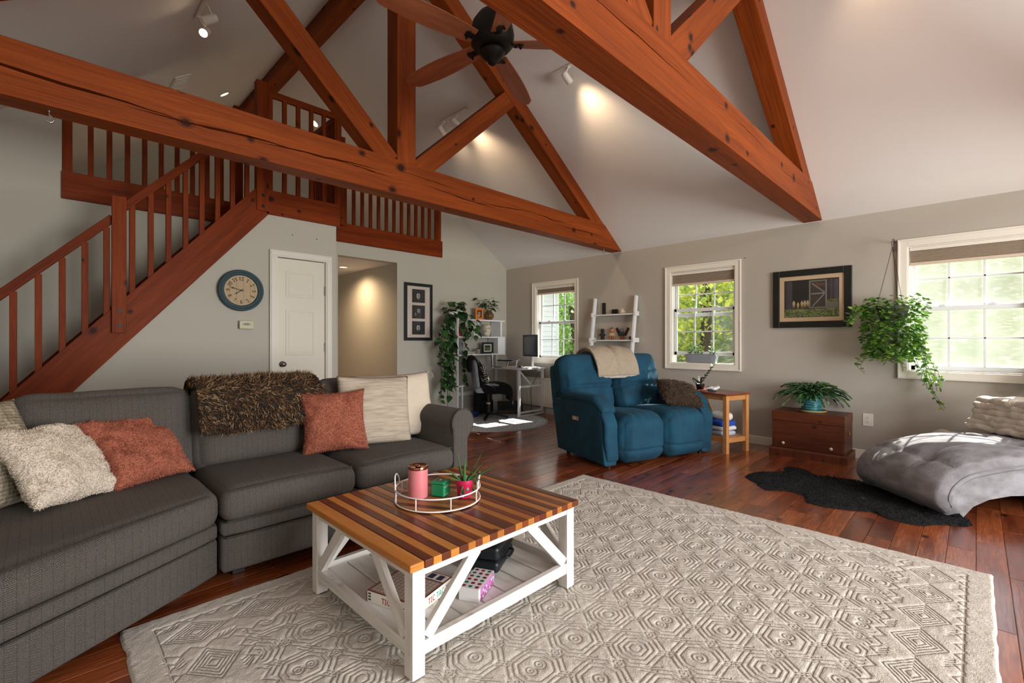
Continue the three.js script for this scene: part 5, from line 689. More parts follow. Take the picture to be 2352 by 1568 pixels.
trackLight('white track light with a glowing head above the stair', 0.93, -4.75, -4.2, [[-4.68, -0.45, -0.75, 0.75, 4, 40, 0.55], [-4.45, -0.8, -0.6, -0.2, 0, 0.2]], -1);
for (const [x, z, lab] of [[1.744, -7.22, 'round recessed light in the left slope of the loft ceiling'], [2.88, -7.02, 'round recessed light in the right slope of the loft ceiling']]) {
  const s = x < XR ? -1 : 1, t = thing('recessed_light', lab, 'ceiling light', [x, roofY(x), z]), n = V(-s * 0.572, -0.82, 0), q = new THREE.Quaternion().setFromUnitVectors(V(0, -1, 0), n), ap = (g) => { g.applyQuaternion(q); return g; };
  part('trim_ring', ap(lathe([[0.055, -0.002], [0.075, -0.002], [0.078, -0.006], [0.06, -0.009], [0.055, -0.006]], 32)), M.trim, t); const f = new THREE.CircleGeometry(0.055, 24); f.rotateX(Math.PI / 2); f.translate(0, -0.004, 0); part('bulb', ap(f), bulbMat(6), t); spot(x + n.x * 0.03, roofY(x) + n.y * 0.03, z, x + n.x, roofY(x) + n.y, z, 3, 0.9);
}
{ const t = thing('recessed_light', 'unseen round recessed light in the hall ceiling, lighting the hall wall', 'ceiling light', [3.2, 2.284, -6.75]); part('trim_ring', lathe([[0.055, -0.001], [0.075, -0.001], [0.078, -0.005], [0.06, -0.008], [0.055, -0.005]], 32), M.trim, t); const f = new THREE.CircleGeometry(0.055, 24); f.rotateX(Math.PI / 2); f.translate(0, -0.003, 0); part('bulb', f, bulbMat(6), t); spot(3.2, 2.262, -6.75, 3.3, 1.0, -6.75, 7, 1.35, 1, 3); }  // hall lamp is out of view, placed to light the hall wall
solo('ceiling_vent', (() => { const g = [bx(-0.09, 0.09, -0.012, 0, -0.2, 0.2, 0.003)]; for (let i = 0; i < 7; i++) g.push(bx(-0.07, 0.07, -0.018, -0.011, -0.17 + i * 0.05, -0.15 + i * 0.05)); const m = merge(g); m.rotateZ(Math.atan(SL)); m.translate(1.08, roofY(1.08), -6.3); return m; })(), M.trim, 'white air vent in the sloping ceiling above the loft', 'vent');
{ // ceiling fan
  const t = thing('ceiling_fan', 'black ceiling fan with five reddish wooden blades', 'ceiling fan', [XR, 3.27, -2.43]), fm = std({ color: lin(0x1a1816), roughness: 0.5, metalness: 0.5 });
  part('downrod', cyl(0.014, 0.014, 1.2, 0, 0.80, 0, 14), fm, t); part('canopy', lathe([[0, 1.39], [0.07, 1.385], [0.06, 1.33], [0.02, 1.30], [0, 1.30]], 28), fm, t);
  part('motor_housing', lathe([[0.014, 0.24], [0.05, 0.235], [0.10, 0.20], [0.14, 0.14], [0.155, 0.06], [0.15, 0.0], [0.125, -0.03], [0.09, -0.045], [0.0, -0.045]], 40), fm, t); part('switch_cup', lathe([[0, -0.04], [0.09, -0.04], [0.088, -0.07], [0.06, -0.105], [0.035, -0.12], [0.032, -0.135], [0.014, -0.15], [0, -0.15]], 36), fm, t);
  const bt = woodTex(512, 128, 0.8, 0.2, [184, 112, 76], [146, 82, 52], [80, 40, 24], { seed: 71, rings: 8 }), bm = std({ map: bt, roughness: 0.45 });
  for (let i = 0; i < 5; i++) {
    const a = (-99 + i * 72) * Math.PI / 180, sh = []; for (let k = 0; k <= 20; k++) { const x = 0.15 + 0.72 * k / 20; sh.push([x, 0.056 + 0.026 * Math.sin(Math.PI * Math.min(1, k / 18) * 0.85) - (k > 18 ? (k - 18) * 0.022 : 0)]); } const o = [...sh, ...sh.slice().reverse().map(([x, y]) => [x, -y])];
    const g = extrude(o, 0.008, 0.002); g.rotateX(Math.PI / 2); g.rotateX(0.22); g.translate(0, 0.0, 0); g.rotateY(-a); const b = part('blade', g, bm, t); const bk = merge(bx(0.1, 0.22, -0.016, -0.008, -0.02, 0.02, 0.002), placed(ball(0.009), [0.2, -0.018, 0.025]), placed(ball(0.009), [0.2, -0.018, -0.025]), placed(ball(0.009), [0.165, -0.018, 0])); bk.rotateX(0.22); bk.rotateY(-a); part('blade_bracket', bk, fm, b);
  }
}

// ---------------------------------------------------------------- desk corner
{ // round rug
  const R = 0.81, tx = ctex(1024, 1024, (c, w, h) => { c.fillStyle = '#b9bcc0'; c.fillRect(0, 0, w, h); const Q = rng(9); for (let i = 0; i < 5000; i++) { c.fillStyle = ['#8f959c', '#d6d6d4', '#6f7781', '#c8c4bd'][(Q() * 4) | 0]; c.globalAlpha = 0.35; c.fillRect(Q() * w, Q() * h, 3 + Q() * 6, 3 + Q() * 6); } c.globalAlpha = 1; c.strokeStyle = '#3a3f49'; for (const [r, n, lw] of [[470, 90, 10], [410, 60, 14], [330, 46, 12], [240, 34, 10], [150, 20, 10]]) { c.lineWidth = lw; for (let i = 0; i < n; i++) { const a = (i / n) * 6.283; c.beginPath(); c.arc(512, 512, r + 10 * Math.sin(i * 2.4), a, a + (4.2 / n) * (0.35 + 0.4 * hash3(i, n, 3))); c.stroke(); } } c.lineWidth = 6; c.beginPath(); c.arc(512, 512, 498, 0, 7); c.stroke(); });
  const g = new THREE.CylinderGeometry(R, R + 0.004, 0.007, 72); g.translate(0, 0.0038, 0); const m = solo('round_rug', g, std({ map: tx, roughness: 1, bumpMap: furBump(30, 4), bumpScale: 0.002 }), 'round grey patterned rug beneath the desk chair', 'rug'); m.position.set(4.66, 0, -5.03);
}
const DZ = -4.92;
{
  const t = thing('desk', 'white desk with tubular legs along the window wall', 'desk', [5.41, 0.0, -5.37]), m = M.whiteLam, W = (g) => { g.translate(-5.41, 0, 5.37); return g; };
  part('desktop', W(bx(5.12, 5.70, 0.728, 0.75, -5.56, -4.90, 0.003)), m, t);
  for (const [x, z] of [[5.14, -4.95], [5.675, -4.95], [5.675, -5.50]]) part('leg', W(bx(x - 0.018, x + 0.018, 0.03, 0.728, z - 0.018, z + 0.018, 0.004)), m, t);
  part('foot_bar', W(bx(5.12, 5.70, 0.008, 0.035, -4.97, -4.93, 0.004)), m, t); part('cross_bar', W(bx(5.15, 5.67, 0.455, 0.485, -4.965, -4.935, 0.003)), m, t); part('lower_bar', W(bx(5.15, 5.67, 0.06, 0.085, -4.965, -4.935, 0.003)), m, t); part('brace', bar(V(5.16 - 5.41, 0.70, 0.42), V(5.40 - 5.41, 0.49, 0.42), 0.02, 0.024, 0.002), m, t);
  part('power_strip', W(bx(5.55, 5.64, 0.69, 0.722, -4.96, -4.93, 0.003)), M.trim, t); part('support_pole', W(cyl(0.025, 0.025, 0.24, 5.2, 0.855, -5.62, 16)), M.chrome, t);
}
{ // shelving over the desk
  const t = thing('desk_shelf_unit', 'white three-tier shelf unit standing against the gable wall', 'shelf', [4.96, 0, -5.71]), m = M.whiteLam, W = (a, b, c, d, e = -5.83, f = -5.59) => { const g = bx(a, b, c, d, e, f, 0.002); g.translate(-4.96, 0, 5.71); return g; };
  part('shelf', W(4.455, 5.465, 1.492, 1.514), m, t); part('shelf', W(4.455, 5.465, 1.222, 1.244), m, t); part('shelf', W(4.455, 5.465, 0.945, 0.967), m, t);
  part('upright', W(4.455, 4.477, 0.02, 1.492), m, t); part('upright', W(5.36, 5.395, 1.244, 1.492), m, t); part('upright', W(4.57, 4.595, 0.967, 1.222), m, t); part('side_panel', W(5.30, 5.465, 0.967, 1.222), m, t);
  part('upright', W(4.545, 4.57, 0.0, 0.50, -5.62, -5.595), m, t); part('shelf', W(4.455, 4.60, 0.47, 0.49), m, t); part('back_rail', W(4.47, 5.46, 0.30, 0.36, -5.83, -5.815), m, t); part('upright', W(5.44, 5.465, 0.02, 0.945, -5.83, -5.78), m, t);
}
const onShelf = (x, y, z) => [x, y, z];
{ // shelf things
  const top = 1.5145, mid = 1.2445, low = 0.9675, z = -5.69;
  const f = thing('photo_frame', 'orange framed photo standing on the top shelf', 'photo frame', [4.97, top, z]); part('frame', extrude([[-0.08, 0], [0.08, 0], [0.08, 0.19], [-0.08, 0.19]], 0.02, 0.003, [[[-0.05, 0.035], [-0.05, 0.155], [0.05, 0.155], [0.05, 0.035]]]), std({ color: lin(0xd9771f), roughness: 0.5 }), f); const pg = new THREE.PlaneGeometry(0.1, 0.12); pg.translate(0, 0.095, 0.006); part('photo', pg, std({ map: ctex(64, 64, (c) => { c.fillStyle = '#4a3426'; c.fillRect(0, 0, 64, 64); c.fillStyle = '#8d8575'; c.fillRect(20, 14, 30, 40); c.fillStyle = '#b59a72'; c.fillRect(10, 40, 26, 20); }), roughness: 0.6 }), f);
  const v = thing('glass_vase', 'round amber glass vase holding leafy cuttings on the top shelf', 'vase', [5.19, top, z]); part('vase', lathe([[0.03, 0.0005], [0.065, 0.02], [0.085, 0.06], [0.08, 0.10], [0.05, 0.135], [0.042, 0.15], [0.05, 0.165]], 32), phy({ color: lin(0xb99a72), roughness: 0.05, transmission: 0.85, thickness: 0 }), v); const lm = phy({ color: lin(0x24451f), roughness: 0.5, transmission: 0.15, thickness: 0 }), R = rng(61);
  for (let i = 0; i < 9; i++) { const a = R() * 6.28, tilt = 0.25 + R() * 0.6, L = 0.2 + R() * 0.16, e = V(Math.cos(a) * L * tilt, 0.12 + L * (1 - tilt * 0.45), Math.sin(a) * L * tilt * 0.6); part('stem', tube([[0, 0.03, 0], [e.x * 0.4, 0.14, e.z * 0.4], e], 0.0025, 8, 5), lm, v); for (let k = 0; k < 4; k++) { const l = part('leaf', leafGeo(0.10 + R() * 0.05, 0.05, 0.35, 0.2, 4), lm, v); l.position.copy(V(0, 0.14, 0).lerp(e, 0.45 + 0.18 * k)); aim(l, V(Math.cos(a + (k - 1.5)) * 0.9, -0.3 + 0.7 * R(), Math.sin(a + (k - 1.5)) * 0.9), R() - 0.5); } }
  const arch = thing('arch_ornament', 'nested terracotta arch ornament on the second shelf', 'ornament', [4.62, mid, z]); [0.095, 0.068, 0.042].forEach((r, i) => { const p = [[-r, 0], [-r, r * 0.75]]; for (let a = 180; a >= 0; a -= 15) p.push([r * Math.cos(a * Math.PI / 180), r * 0.75 + r * Math.sin(a * Math.PI / 180)]); p.push([r, 0], [r - 0.022, 0], [r - 0.022, r * 0.75]); for (let a = 0; a <= 180; a += 15) p.push([(r - 0.022) * Math.cos(a * Math.PI / 180), r * 0.75 + (r - 0.022) * Math.sin(a * Math.PI / 180)]); p.push([-r + 0.022, r * 0.75], [-r + 0.022, 0]); part('arch', extrude(p, 0.04, 0.002), std({ color: lin([0xb8453a, 0xc9604f, 0xa23c34][i]), roughness: 0.7 }), arch); });
  const fg = thing('figurine', 'small white standing couple figurine on the second shelf', 'figurine', [4.89, mid, z]), wm = std({ color: lin(0xe8e6e0), roughness: 0.5 }); for (const s of [-1, 1]) part('figure', merge(lathe([[0, 0], [0.022, 0], [0.018, 0.03], [0.012, 0.06], [0.016, 0.08], [0.006, 0.095], [0, 0.095]], 16), ball(0.012, 0, 0.105, 0)).translate(s * 0.018, 0, 0), wm, fg);
  solo('ceramic_vase', lathe([[0, 0.001], [0.035, 0.001], [0.055, 0.04], [0.072, 0.12], [0.066, 0.17], [0.04, 0.195], [0.045, 0.205], [0.035, 0.2], [0.03, 0.18], [0, 0.17]], 32).translate(5.14, mid, z), std({ map: dtex(128, 128, (u, v) => mixc([214, 208, 190], [150, 140, 112], clamp((tfbm(u, v, 6, 14, 4, 3) - 0.55) * 4, 0, 1)), true, [1, 1]), roughness: 0.4 }), 'cream mottled ceramic vase on the second shelf', 'vase');
  const pp = thing('potted_succulent', 'small succulent in a grey pot on the third shelf', 'potted plant', [4.95, low, z]); part('pot', lathe([[0, 0], [0.035, 0], [0.043, 0.075], [0.037, 0.075], [0.035, 0.06], [0, 0.06]], 24), std({ color: lin(0x9a958d), roughness: 0.7 }), pp); const gm = std({ color: lin(0x3f7a33), roughness: 0.5 }); for (let i = 0; i < 16; i++) { const l = part('leaf', leafGeo(0.05, 0.022, 0.1, 0.3, 3), gm, pp); l.position.set(0, 0.065, 0); aim(l, V(Math.cos(i * 2.4), 0.5 + 0.07 * (i % 6), Math.sin(i * 2.4))); }
  const bf = thing('photo_frame', 'black framed landscape photo on the third shelf', 'photo frame', [5.155, low, z]); part('frame', extrude([[-0.12, 0], [0.12, 0], [0.12, 0.185], [-0.12, 0.185]], 0.02, 0.003, [[[-0.09, 0.03], [-0.09, 0.155], [0.09, 0.155], [0.09, 0.03]]]), M.black, bf); const bp = new THREE.PlaneGeometry(0.185, 0.13); bp.translate(0, 0.0925, 0.006); part('photo', bp, std({ map: ctex(128, 96, (c) => { c.fillStyle = '#d8d3cb'; c.fillRect(0, 0, 128, 96); c.fillStyle = '#2f3423'; c.fillRect(20, 16, 88, 64); c.fillStyle = '#8c8d4a'; for (let i = 0; i < 9; i++) c.fillRect(24 + i * 9, 40 + (i % 3) * 8, 7, 16); }), roughness: 0.6 }), bf);
  for (let i = 0; i < 3; i++) solo('paper_stack', bx(4.62 - i * 0.004, 4.84 + i * 0.003, low + i * 0.011, low + 0.0105 + i * 0.011, -5.80, -5.62, 0.002), std({ color: lin([0xe6e4de, 0x7a5a48, 0xd9d4cb][i]), roughness: 0.8 }), ['bottom white booklet in the pile on the third shelf', 'brown booklet in the pile on the third shelf', 'top pale booklet in the pile on the third shelf'][i], 'booklet');
  solo('tea_tin', merge(cyl(0.035, 0.035, 0.085, 4.52, 0.534, -5.70, 20)), std({ color: lin(0x3b4550), roughness: 0.5 }), 'dark canister on the low left shelf of the desk unit', 'canister');
}
{ // trailing pothos from the top shelf to the floor
  const t = thing('trailing_pothos', 'long trailing pothos hanging from the shelf top to the floor', 'potted plant', [4.42, 1.515, -5.66]), R = rng(88); const ms = [0x1e3d1a, 0x2a5222, 0x16301a, 0x35622a].map((c) => phy({ color: lin(c), roughness: 0.4, transmission: 0.12, thickness: 0 })), geos = [leafGeo(0.105, 0.085, 0.35, 0.12, 4), leafGeo(0.085, 0.066, 0.2, 0.16, 4), leafGeo(0.125, 0.10, 0.45, 0.1, 4)];
  part('pot', lathe([[0, 0], [0.06, 0], [0.075, 0.10], [0.066, 0.10], [0.06, 0.085], [0, 0.085]], 24), M.trim, t); const leaf = (p, d, k) => { const l = part('leaf', geos[(R() * 3) | 0], ms[(R() * 4) | 0], t); l.position.copy(p); aim(l, d, (R() - 0.5) * 1.2); };
  for (let i = 0; i < 46; i++) { const a = R() * 6.28, e = V(Math.cos(a) * (0.05 + 0.14 * R()), 0.08 + 0.18 * R(), Math.sin(a) * 0.09 + 0.03); leaf(e, V(Math.cos(a), 0.4 - R() * 0.9, Math.sin(a) * 0.6 + 0.5)); }
  for (let v = 0; v < 13; v++) { const ox = -0.30 + 0.038 * v + 0.03 * R(), oz = 0.1 + 0.08 * R(), len = v < 9 ? 1.05 + R() * 0.42 : 0.25 + 0.3 * R(), pts = []; for (let k = 0; k <= 8; k++) { const q = k / 8; pts.push(V(lerp(0, ox - 0.06 * (v < 8 ? 1 : -2.2), Math.min(1, q * 3)) + 0.03 * noise3(q * 4, v, 1), 0.1 + 0.04 * Math.sin(q * 8) * (1 - q) - len * Math.pow(q, 1.25), lerp(0, oz, Math.min(1, q * 3)) + 0.02 * noise3(v, q * 4, 2))); } const cv = new THREE.CatmullRomCurve3(pts); part('vine', tube(pts, 0.003, 24, 5), ms[1], t); const n = Math.round(len * 18); for (let k = 1; k < n; k++) { const p = cv.getPoint(k / n); leaf(p, V((R() - 0.5) * 1.6, -0.9 + R() * 0.9, 0.45 + R() * 0.5)); } }
}
{ // monitor, laptop stand, desk things
  const t = thing('computer_monitor', 'thin black monitor on a white stand at the desk', 'monitor', [5.43, 0.7505, -4.99], -1.95); part('panel', bx(-0.25, 0.25, 0.18, 0.52, -0.012, 0.012, 0.004), M.black, t); const sg = new THREE.PlaneGeometry(0.475, 0.31); sg.translate(0, 0.352, 0.0128); part('screen', sg, std({ color: lin(0x2e3338), roughness: 0.18 }), t); part('rear_housing', bx(-0.15, 0.15, 0.24, 0.45, -0.04, -0.011, 0.01), M.black, t); part('stand_post', bx(-0.02, 0.02, 0.012, 0.3, -0.055, -0.035, 0.004), M.whiteMetal, t); part('stand_base', bx(-0.10, 0.10, 0, 0.012, -0.13, 0.06, 0.004), M.whiteMetal, t);
  const s = thing('laptop_stand', 'silver laptop stand on the white desk', 'stand', [5.30, 0.7505, -5.33], -1.5); part('base', bx(-0.11, 0.11, 0, 0.006, -0.09, 0.09, 0.002), M.whiteMetal, s); part('arm', merge(bar(V(-0.09, 0.003, -0.06), V(-0.09, 0.12, -0.1), 0.02, 0.008), bar(V(0.09, 0.003, -0.06), V(0.09, 0.12, -0.1), 0.02, 0.008)), M.whiteMetal, s); part('plate', placed(bx(-0.13, 0.13, 0, 0.005, -0.12, 0.1, 0.002), [0, 0.105, 0], [0.12, 0, 0]), M.whiteMetal, s);
  const lp = thing('laptop', 'closed silver and black laptop on the laptop stand', 'laptop', [5.30, 0.7505 + 0.116, -5.33], -1.5); part('case', placed(bx(-0.16, 0.16, 0, 0.016, -0.12, 0.11, 0.005), [0, 0, 0], [0.12, 0, 0]), std({ color: lin(0x3a3d42), roughness: 0.35, metalness: 0.5 }), lp); part('lid', placed(bx(-0.16, 0.16, 0.0165, 0.021, -0.12, 0.11, 0.002), [0, 0, 0], [0.12, 0, 0]), std({ color: lin(0x8f9296), roughness: 0.35, metalness: 0.6 }), lp);
  const papers = [[5.22, -5.05, 0.2, 0xd9c9d6], [5.30, -5.10, -0.3, 0x7b6fa0], [5.24, -5.17, 0.5, 0xe9e6e2], [5.34, -4.98, 0.1, 0xe8dbe6]]; papers.forEach(([x, z, a, c], i) => { const m = solo('paper_sheet', bx(-0.07, 0.07, 0, 0.003, -0.05, 0.05, 0), std({ color: lin(c), roughness: 0.8 }), ['pink note sheet at the front of the white desk', 'violet note sheet lying among papers on the white desk', 'white note sheet lying on the desk by the laptop stand', 'pale lilac note sheet next to the monitor foot'][i], 'paper', 'papers on the desk'); m.position.set(x, 0.751 + i * 0.0035, z); m.rotation.y = a; });
  solo('coaster', bx(5.14, 5.19, 0.7505, 0.762, -5.50, -5.38, 0.003), std({ color: lin(0x8a4a42), roughness: 0.7 }), 'red notebook at the back of the white desk', 'notebook');
  const mo = thing('computer_mouse', 'small dark computer mouse on the white desk', 'mouse', [5.36, 0.7505, -5.14]); part('shell', ball(0.03, 0, 0.012, 0, 1, 0.55, 1.5, 14), M.black, mo);
}
{ // swivel chair with sheepskin
  const t = thing('desk_chair', 'grey swivel desk chair covered with a black sheepskin', 'chair', [4.80, 0.008, -5.27], 0.95 + 0.0), gm = std({ color: lin(0x9097a3), roughness: 0.95, bumpMap: tweedBump, bumpScale: 0.001 });
  part('seat', (() => { const g = soft(0.48, 0.09, 0.48, 0.04, 12); g.translate(0, 0.44, 0.02); return uvBox(g); })(), gm, t); part('backrest', (() => { const g = soft(0.44, 0.44, 0.06, 0.028, 14, (a) => { a.z += 0.05 * (a.x / 0.22) ** 2; }); g.rotateX(-0.12); g.translate(0, 0.68, -0.24); return uvBox(g); })(), gm, t);
  part('column', merge(cyl(0.024, 0.024, 0.36, 0, 0.22, 0, 16), cyl(0.032, 0.032, 0.14, 0, 0.14, 0, 16)), M.black, t); part('column_collar', cyl(0.034, 0.034, 0.03, 0, 0.22, 0, 16), M.chrome, t);
  for (let i = 0; i < 4; i++) { const a = i * Math.PI / 2 + 0.3; part('base_leg', bar(V(0, 0.07, 0), V(0.3 * Math.cos(a), 0.018, 0.3 * Math.sin(a)), 0.045, 0.022, 0.005), M.black, t); part('glide', cyl(0.016, 0.016, 0.018, 0.285 * Math.cos(a), 0.009, 0.285 * Math.sin(a), 10), M.black, t); }
}
{ const prof = [[-0.30, 0.70], [-0.31, 0.86], [-0.27, 0.93], [-0.20, 0.86], [-0.16, 0.66], [-0.12, 0.53], [0.0, 0.505], [0.18, 0.51], [0.29, 0.48], [0.32, 0.38], [0.31, 0.26]], cv = new THREE.CatmullRomCurve3(prof.map(([z, y]) => V(0, y, z)));
  const m = solo('sheepskin', sheet(20, 34, (u, v) => { const p = cv.getPoint(v), wd = lerp(0.22, 0.40, sstep(v, 0.35, 0.55)) + 0.03 * Math.sin(v * 9) + 0.03 * noise3(v * 4, u, 3) - sstep(v, 0.88, 1) * 0.18, s = (u - 0.5) * 2 * wd, ov = Math.max(0, Math.abs(s) - 0.255) * sstep(v, 0.4, 0.5), x = Math.sign(s) * Math.min(Math.abs(s), 0.255 + ov * 0.15); return V(x, p.y + 0.004 - ov * 0.98 + 0.004 * noise3(u * 8, v * 12, 1), p.z + 0.004); }, 0.012), std({ color: lin(0x0a0a0c), roughness: 1 }), 'black sheepskin draped over the desk chair', 'sheepskin'); m.position.set(4.80, 0.008, -5.27); m.rotation.y = 0.95; fur(m, 5000, 0.026, 0.0022, [L3(0x050506), L3(0x0c0c10), L3(0x14151a)], 71, [0, -0.4, 0.2], 0.8); }
{ const zt = ctex(256, 256, (c, w, h) => { c.fillStyle = '#d8d4d2'; c.fillRect(0, 0, w, h); c.strokeStyle = '#1a1a1c'; c.lineWidth = 9; const Q = rng(4); for (let i = 0; i < 26; i++) { c.beginPath(); let x = 0, y = i * 11 - 10; c.moveTo(x, y); while (x < w) { x += 10 + Q() * 22; y += (Q() - 0.5) * 16; c.lineTo(x, y); if (Q() < 0.2) { x += 14; c.moveTo(x, y); } } c.stroke(); } }); zt.repeat.set(3, 3); const m = solo('throw_pillow', pillow(0.30, 0.30, 0.1, { seed: 33, ear: 0.04 }), std({ map: zt, roughness: 0.9 }), 'black and white patterned pillow on the desk chair', 'pillow'); pose(m, 4.72, 0.70, -5.30, 0.95, -0.35, 0.5); }
{ // under the desk
  const b = thing('backpack', 'black backpack leaning against the wall under the shelves', 'backpack', [4.99, 0.008, -5.62], 0.0), bm = std({ color: lin(0x16171b), roughness: 0.8 }); part('body', (() => { const g = soft(0.32, 0.42, 0.18, 0.07, 14, (a) => { a.x += 0.012 * noise3(a.x * 9, a.y * 7, a.z * 9); a.z += 0.015 * noise3(a.y * 9, a.x * 7, 3); }); g.translate(0, 0.215, 0); return uvBox(g); })(), bm, b); part('pocket', (() => { const g = soft(0.25, 0.2, 0.07, 0.03, 10); g.translate(0, 0.13, 0.1); return uvBox(g); })(), bm, b); part('handle', tube([[-0.04, 0.42, 0], [0, 0.46, 0], [0.04, 0.42, 0]], 0.007, 12, 6), bm, b);
  const f = thing('footrest', 'black plastic tilting footrest under the desk', 'footrest', [5.32, 0.0, -5.33], -0.75); part('platform', placed(bx(-0.2, 0.2, -0.012, 0.012, -0.15, 0.15, 0.008), [0, 0.13, 0], [0.35, 0, 0]), std({ color: lin(0x1b2028), roughness: 0.6 }), f); for (const s of [-1, 1]) part('side_stand', extrude([[-0.14, 0], [0.14, 0], [0.12, 0.05], [-0.02, 0.135], [-0.14, 0.18]], 0.02, 0.003).rotateY(Math.PI / 2).translate(s * 0.19 - 0.01, 0.0, 0), M.black, f);
  const c = thing('snack_box', 'small blue and red carton on the floor by the desk leg', 'box', [4.68, 0.008, -5.50], 0.4); part('carton', bx(-0.10, 0.10, 0, 0.07, -0.05, 0.05, 0.003), std({ map: ctex(128, 64, (c2) => { c2.fillStyle = '#1c4fa8'; c2.fillRect(0, 0, 128, 64); c2.fillStyle = '#c73a30'; c2.fillRect(20, 14, 24, 30); c2.fillRect(78, 20, 18, 26); c2.fillStyle = '#e8e6e2'; c2.fillRect(54, 10, 12, 12); }), roughness: 0.6 }), c);
  solo('storage_crate', merge(bx(5.22, 5.42, 0.002, 0.36, -5.82, -5.62, 0.004)), M.whiteLam, 'white narrow cabinet box under the desk shelves', 'box'); solo('power_cable', tube([[5.60, 0.70, -4.95], [5.52, 0.55, -4.97], [5.46, 0.40, -5.0], [5.47, 0.2, -5.0], [5.5, 0.03, -5.02], [5.58, 0.02, -5.05]], 0.004, 40, 6), M.black, 'black power cable hanging from the desk to the floor', 'cable');
}
{ // leaning ladder shelf
  const t = thing('ladder_shelf', 'white leaning ladder shelf between the desk window and the loveseat', 'shelf', [5.55, 0, -3.62]), m = M.whiteLam; for (const s of [-1, 1]) part('side_rail', bar(V(-0.10, 0.0, s * 0.335), V(0.165, 1.79, s * 0.335), 0.028, 0.06, 0.003), m, t);
  const xr = (y) => -0.10 + (0.265 * y) / 1.79; for (const y of [1.552, 1.19, 0.83, 0.47]) { const a = xr(y); part('shelf', bx(a - 0.02, 0.19, y - 0.02, y, -0.32, 0.32, 0.003), m, t); for (const s of [-1, 1]) part('cleat', bx(a - 0.04, 0.19, y - 0.035, y + 0.025, s * 0.35 - 0.012, s * 0.35 + 0.012, 0.002), m, t); }
  const at = (y, dx, z) => [5.55 + xr(y) + dx, y + 0.0006, -3.62 + z];
  const bk = thing('book', 'black book standing at the end of the top ladder shelf', 'book', at(1.552, 0.11, -0.20)); part('cover', bx(-0.07, 0.07, 0, 0.17, -0.022, 0.022, 0.002), M.black, bk); part('spine_print', bx(-0.0715, -0.0705, 0.02, 0.15, -0.012, 0.012), std({ map: ctex(64, 256, (c) => { c.fillStyle = '#16181a'; c.fillRect(0, 0, 64, 256); c.fillStyle = '#b8bdb6'; c.fillRect(18, 20, 28, 120); c.fillStyle = '#6f8a7a'; c.fillRect(18, 160, 28, 60); }), roughness: 0.6 }), bk);
  const b2 = thing('book', 'dark patterned book facing out on the top ladder shelf', 'book', at(1.552, 0.12, -0.12)); part('cover', bx(-0.018, 0.018, 0, 0.16, -0.055, 0.055, 0.002), std({ map: ctex(128, 192, (c, w, h) => { c.fillStyle = '#131816'; c.fillRect(0, 0, w, h); const Q = rng(2); for (let i = 0; i < 60; i++) { c.fillStyle = ['#3f5a4c', '#7f8f84', '#23372f'][(Q() * 3) | 0]; c.fillRect(Q() * w, Q() * h, 4, 14); } }), roughness: 0.5 }), b2);
  solo('candle', cyl(0.022, 0.022, 0.045, ...at(1.552 + 0.17 + 0.023, 0.11, -0.21), 18), std({ color: lin(0xd8c6b0), roughness: 0.6 }), 'short cream candle on the black book', 'candle');
  const orb = thing('camera', 'small black vintage camera on the top ladder shelf', 'camera', at(1.552, 0.08, -0.02)); part('body', bx(-0.03, 0.03, 0, 0.07, -0.05, 0.05, 0.008), M.black, orb); part('lens', placed(cyl(0.022, 0.026, 0.04, 0, 0, 0, 18), [-0.04, 0.035, 0], [0, 0, Math.PI / 2]), M.black, orb);
  const fig = (name, lab, p, cols, k) => { const g = thing(name, lab, 'figurine', p); const mt = cols.map((c) => std({ color: lin(c), roughness: 0.6 })); if (k === 'kneel') { part('robe', lathe([[0, 0], [0.06, 0], [0.055, 0.03], [0.035, 0.07], [0.02, 0.10], [0, 0.105]], 18), mt[0], g); part('head', ball(0.018, 0, 0.118, 0), mt[1], g); part('child', ball(0.016, -0.02, 0.055, -0.035, 1, 1.2, 1), mt[0], g); } else if (k === 'stand') { part('robe', lathe([[0, 0], [0.025, 0], [0.02, 0.06], [0.014, 0.11], [0.018, 0.135], [0.006, 0.15], [0, 0.15]], 16), mt[0], g); part('head', ball(0.014, 0, 0.162, 0), mt[1], g); part('arm', tube([[0, 0.13, 0.012], [-0.015, 0.15, 0.03], [-0.01, 0.165, 0.02]], 0.005, 10, 6), mt[1], g); } else { part('legs', merge(bx(-0.018, 0.018, 0, 0.05, -0.024, -0.004, 0.005), bx(-0.018, 0.018, 0, 0.05, 0.004, 0.024, 0.005)), mt[1], g); part('torso', bx(-0.022, 0.022, 0.05, 0.1, -0.03, 0.03, 0.01), mt[0], g); part('head', ball(0.03, 0, 0.13, 0), mt[2] ?? mt[0], g); for (const s of [-1, 1]) part('arm', bar(V(0, 0.09, s * 0.03), V(-0.01, 0.055, s * 0.048), 0.014, 0.014, 0.004), mt[0], g); if (k === 'spiky') for (let i = 0; i < 7; i++) part('spike', placed(cyl(0.001, 0.006, 0.03, 0, 0.015, 0, 6), [0, 0.15, 0], [(i - 3) * 0.35, 0, 0]), mt[3], g); if (k === 'wings') for (const s of [-1, 1]) part('wing', placed(bx(-0.004, 0.004, 0, 0.12, -0.02, 0.02, 0.003), [0.02, 0.06, s * 0.04], [s * 0.5, 0, 0]), mt[3], g); } return g; };
  fig('figurine', 'pale seated figurine with a child on the top ladder shelf', at(1.552, 0.1, 0.09), [0xd9cbb8, 0x6b4a38], 'kneel'); fig('figurine', 'slender grey standing figurine on the top ladder shelf', at(1.552, 0.1, 0.23), [0x9a9a88, 0x4a342a], 'stand');
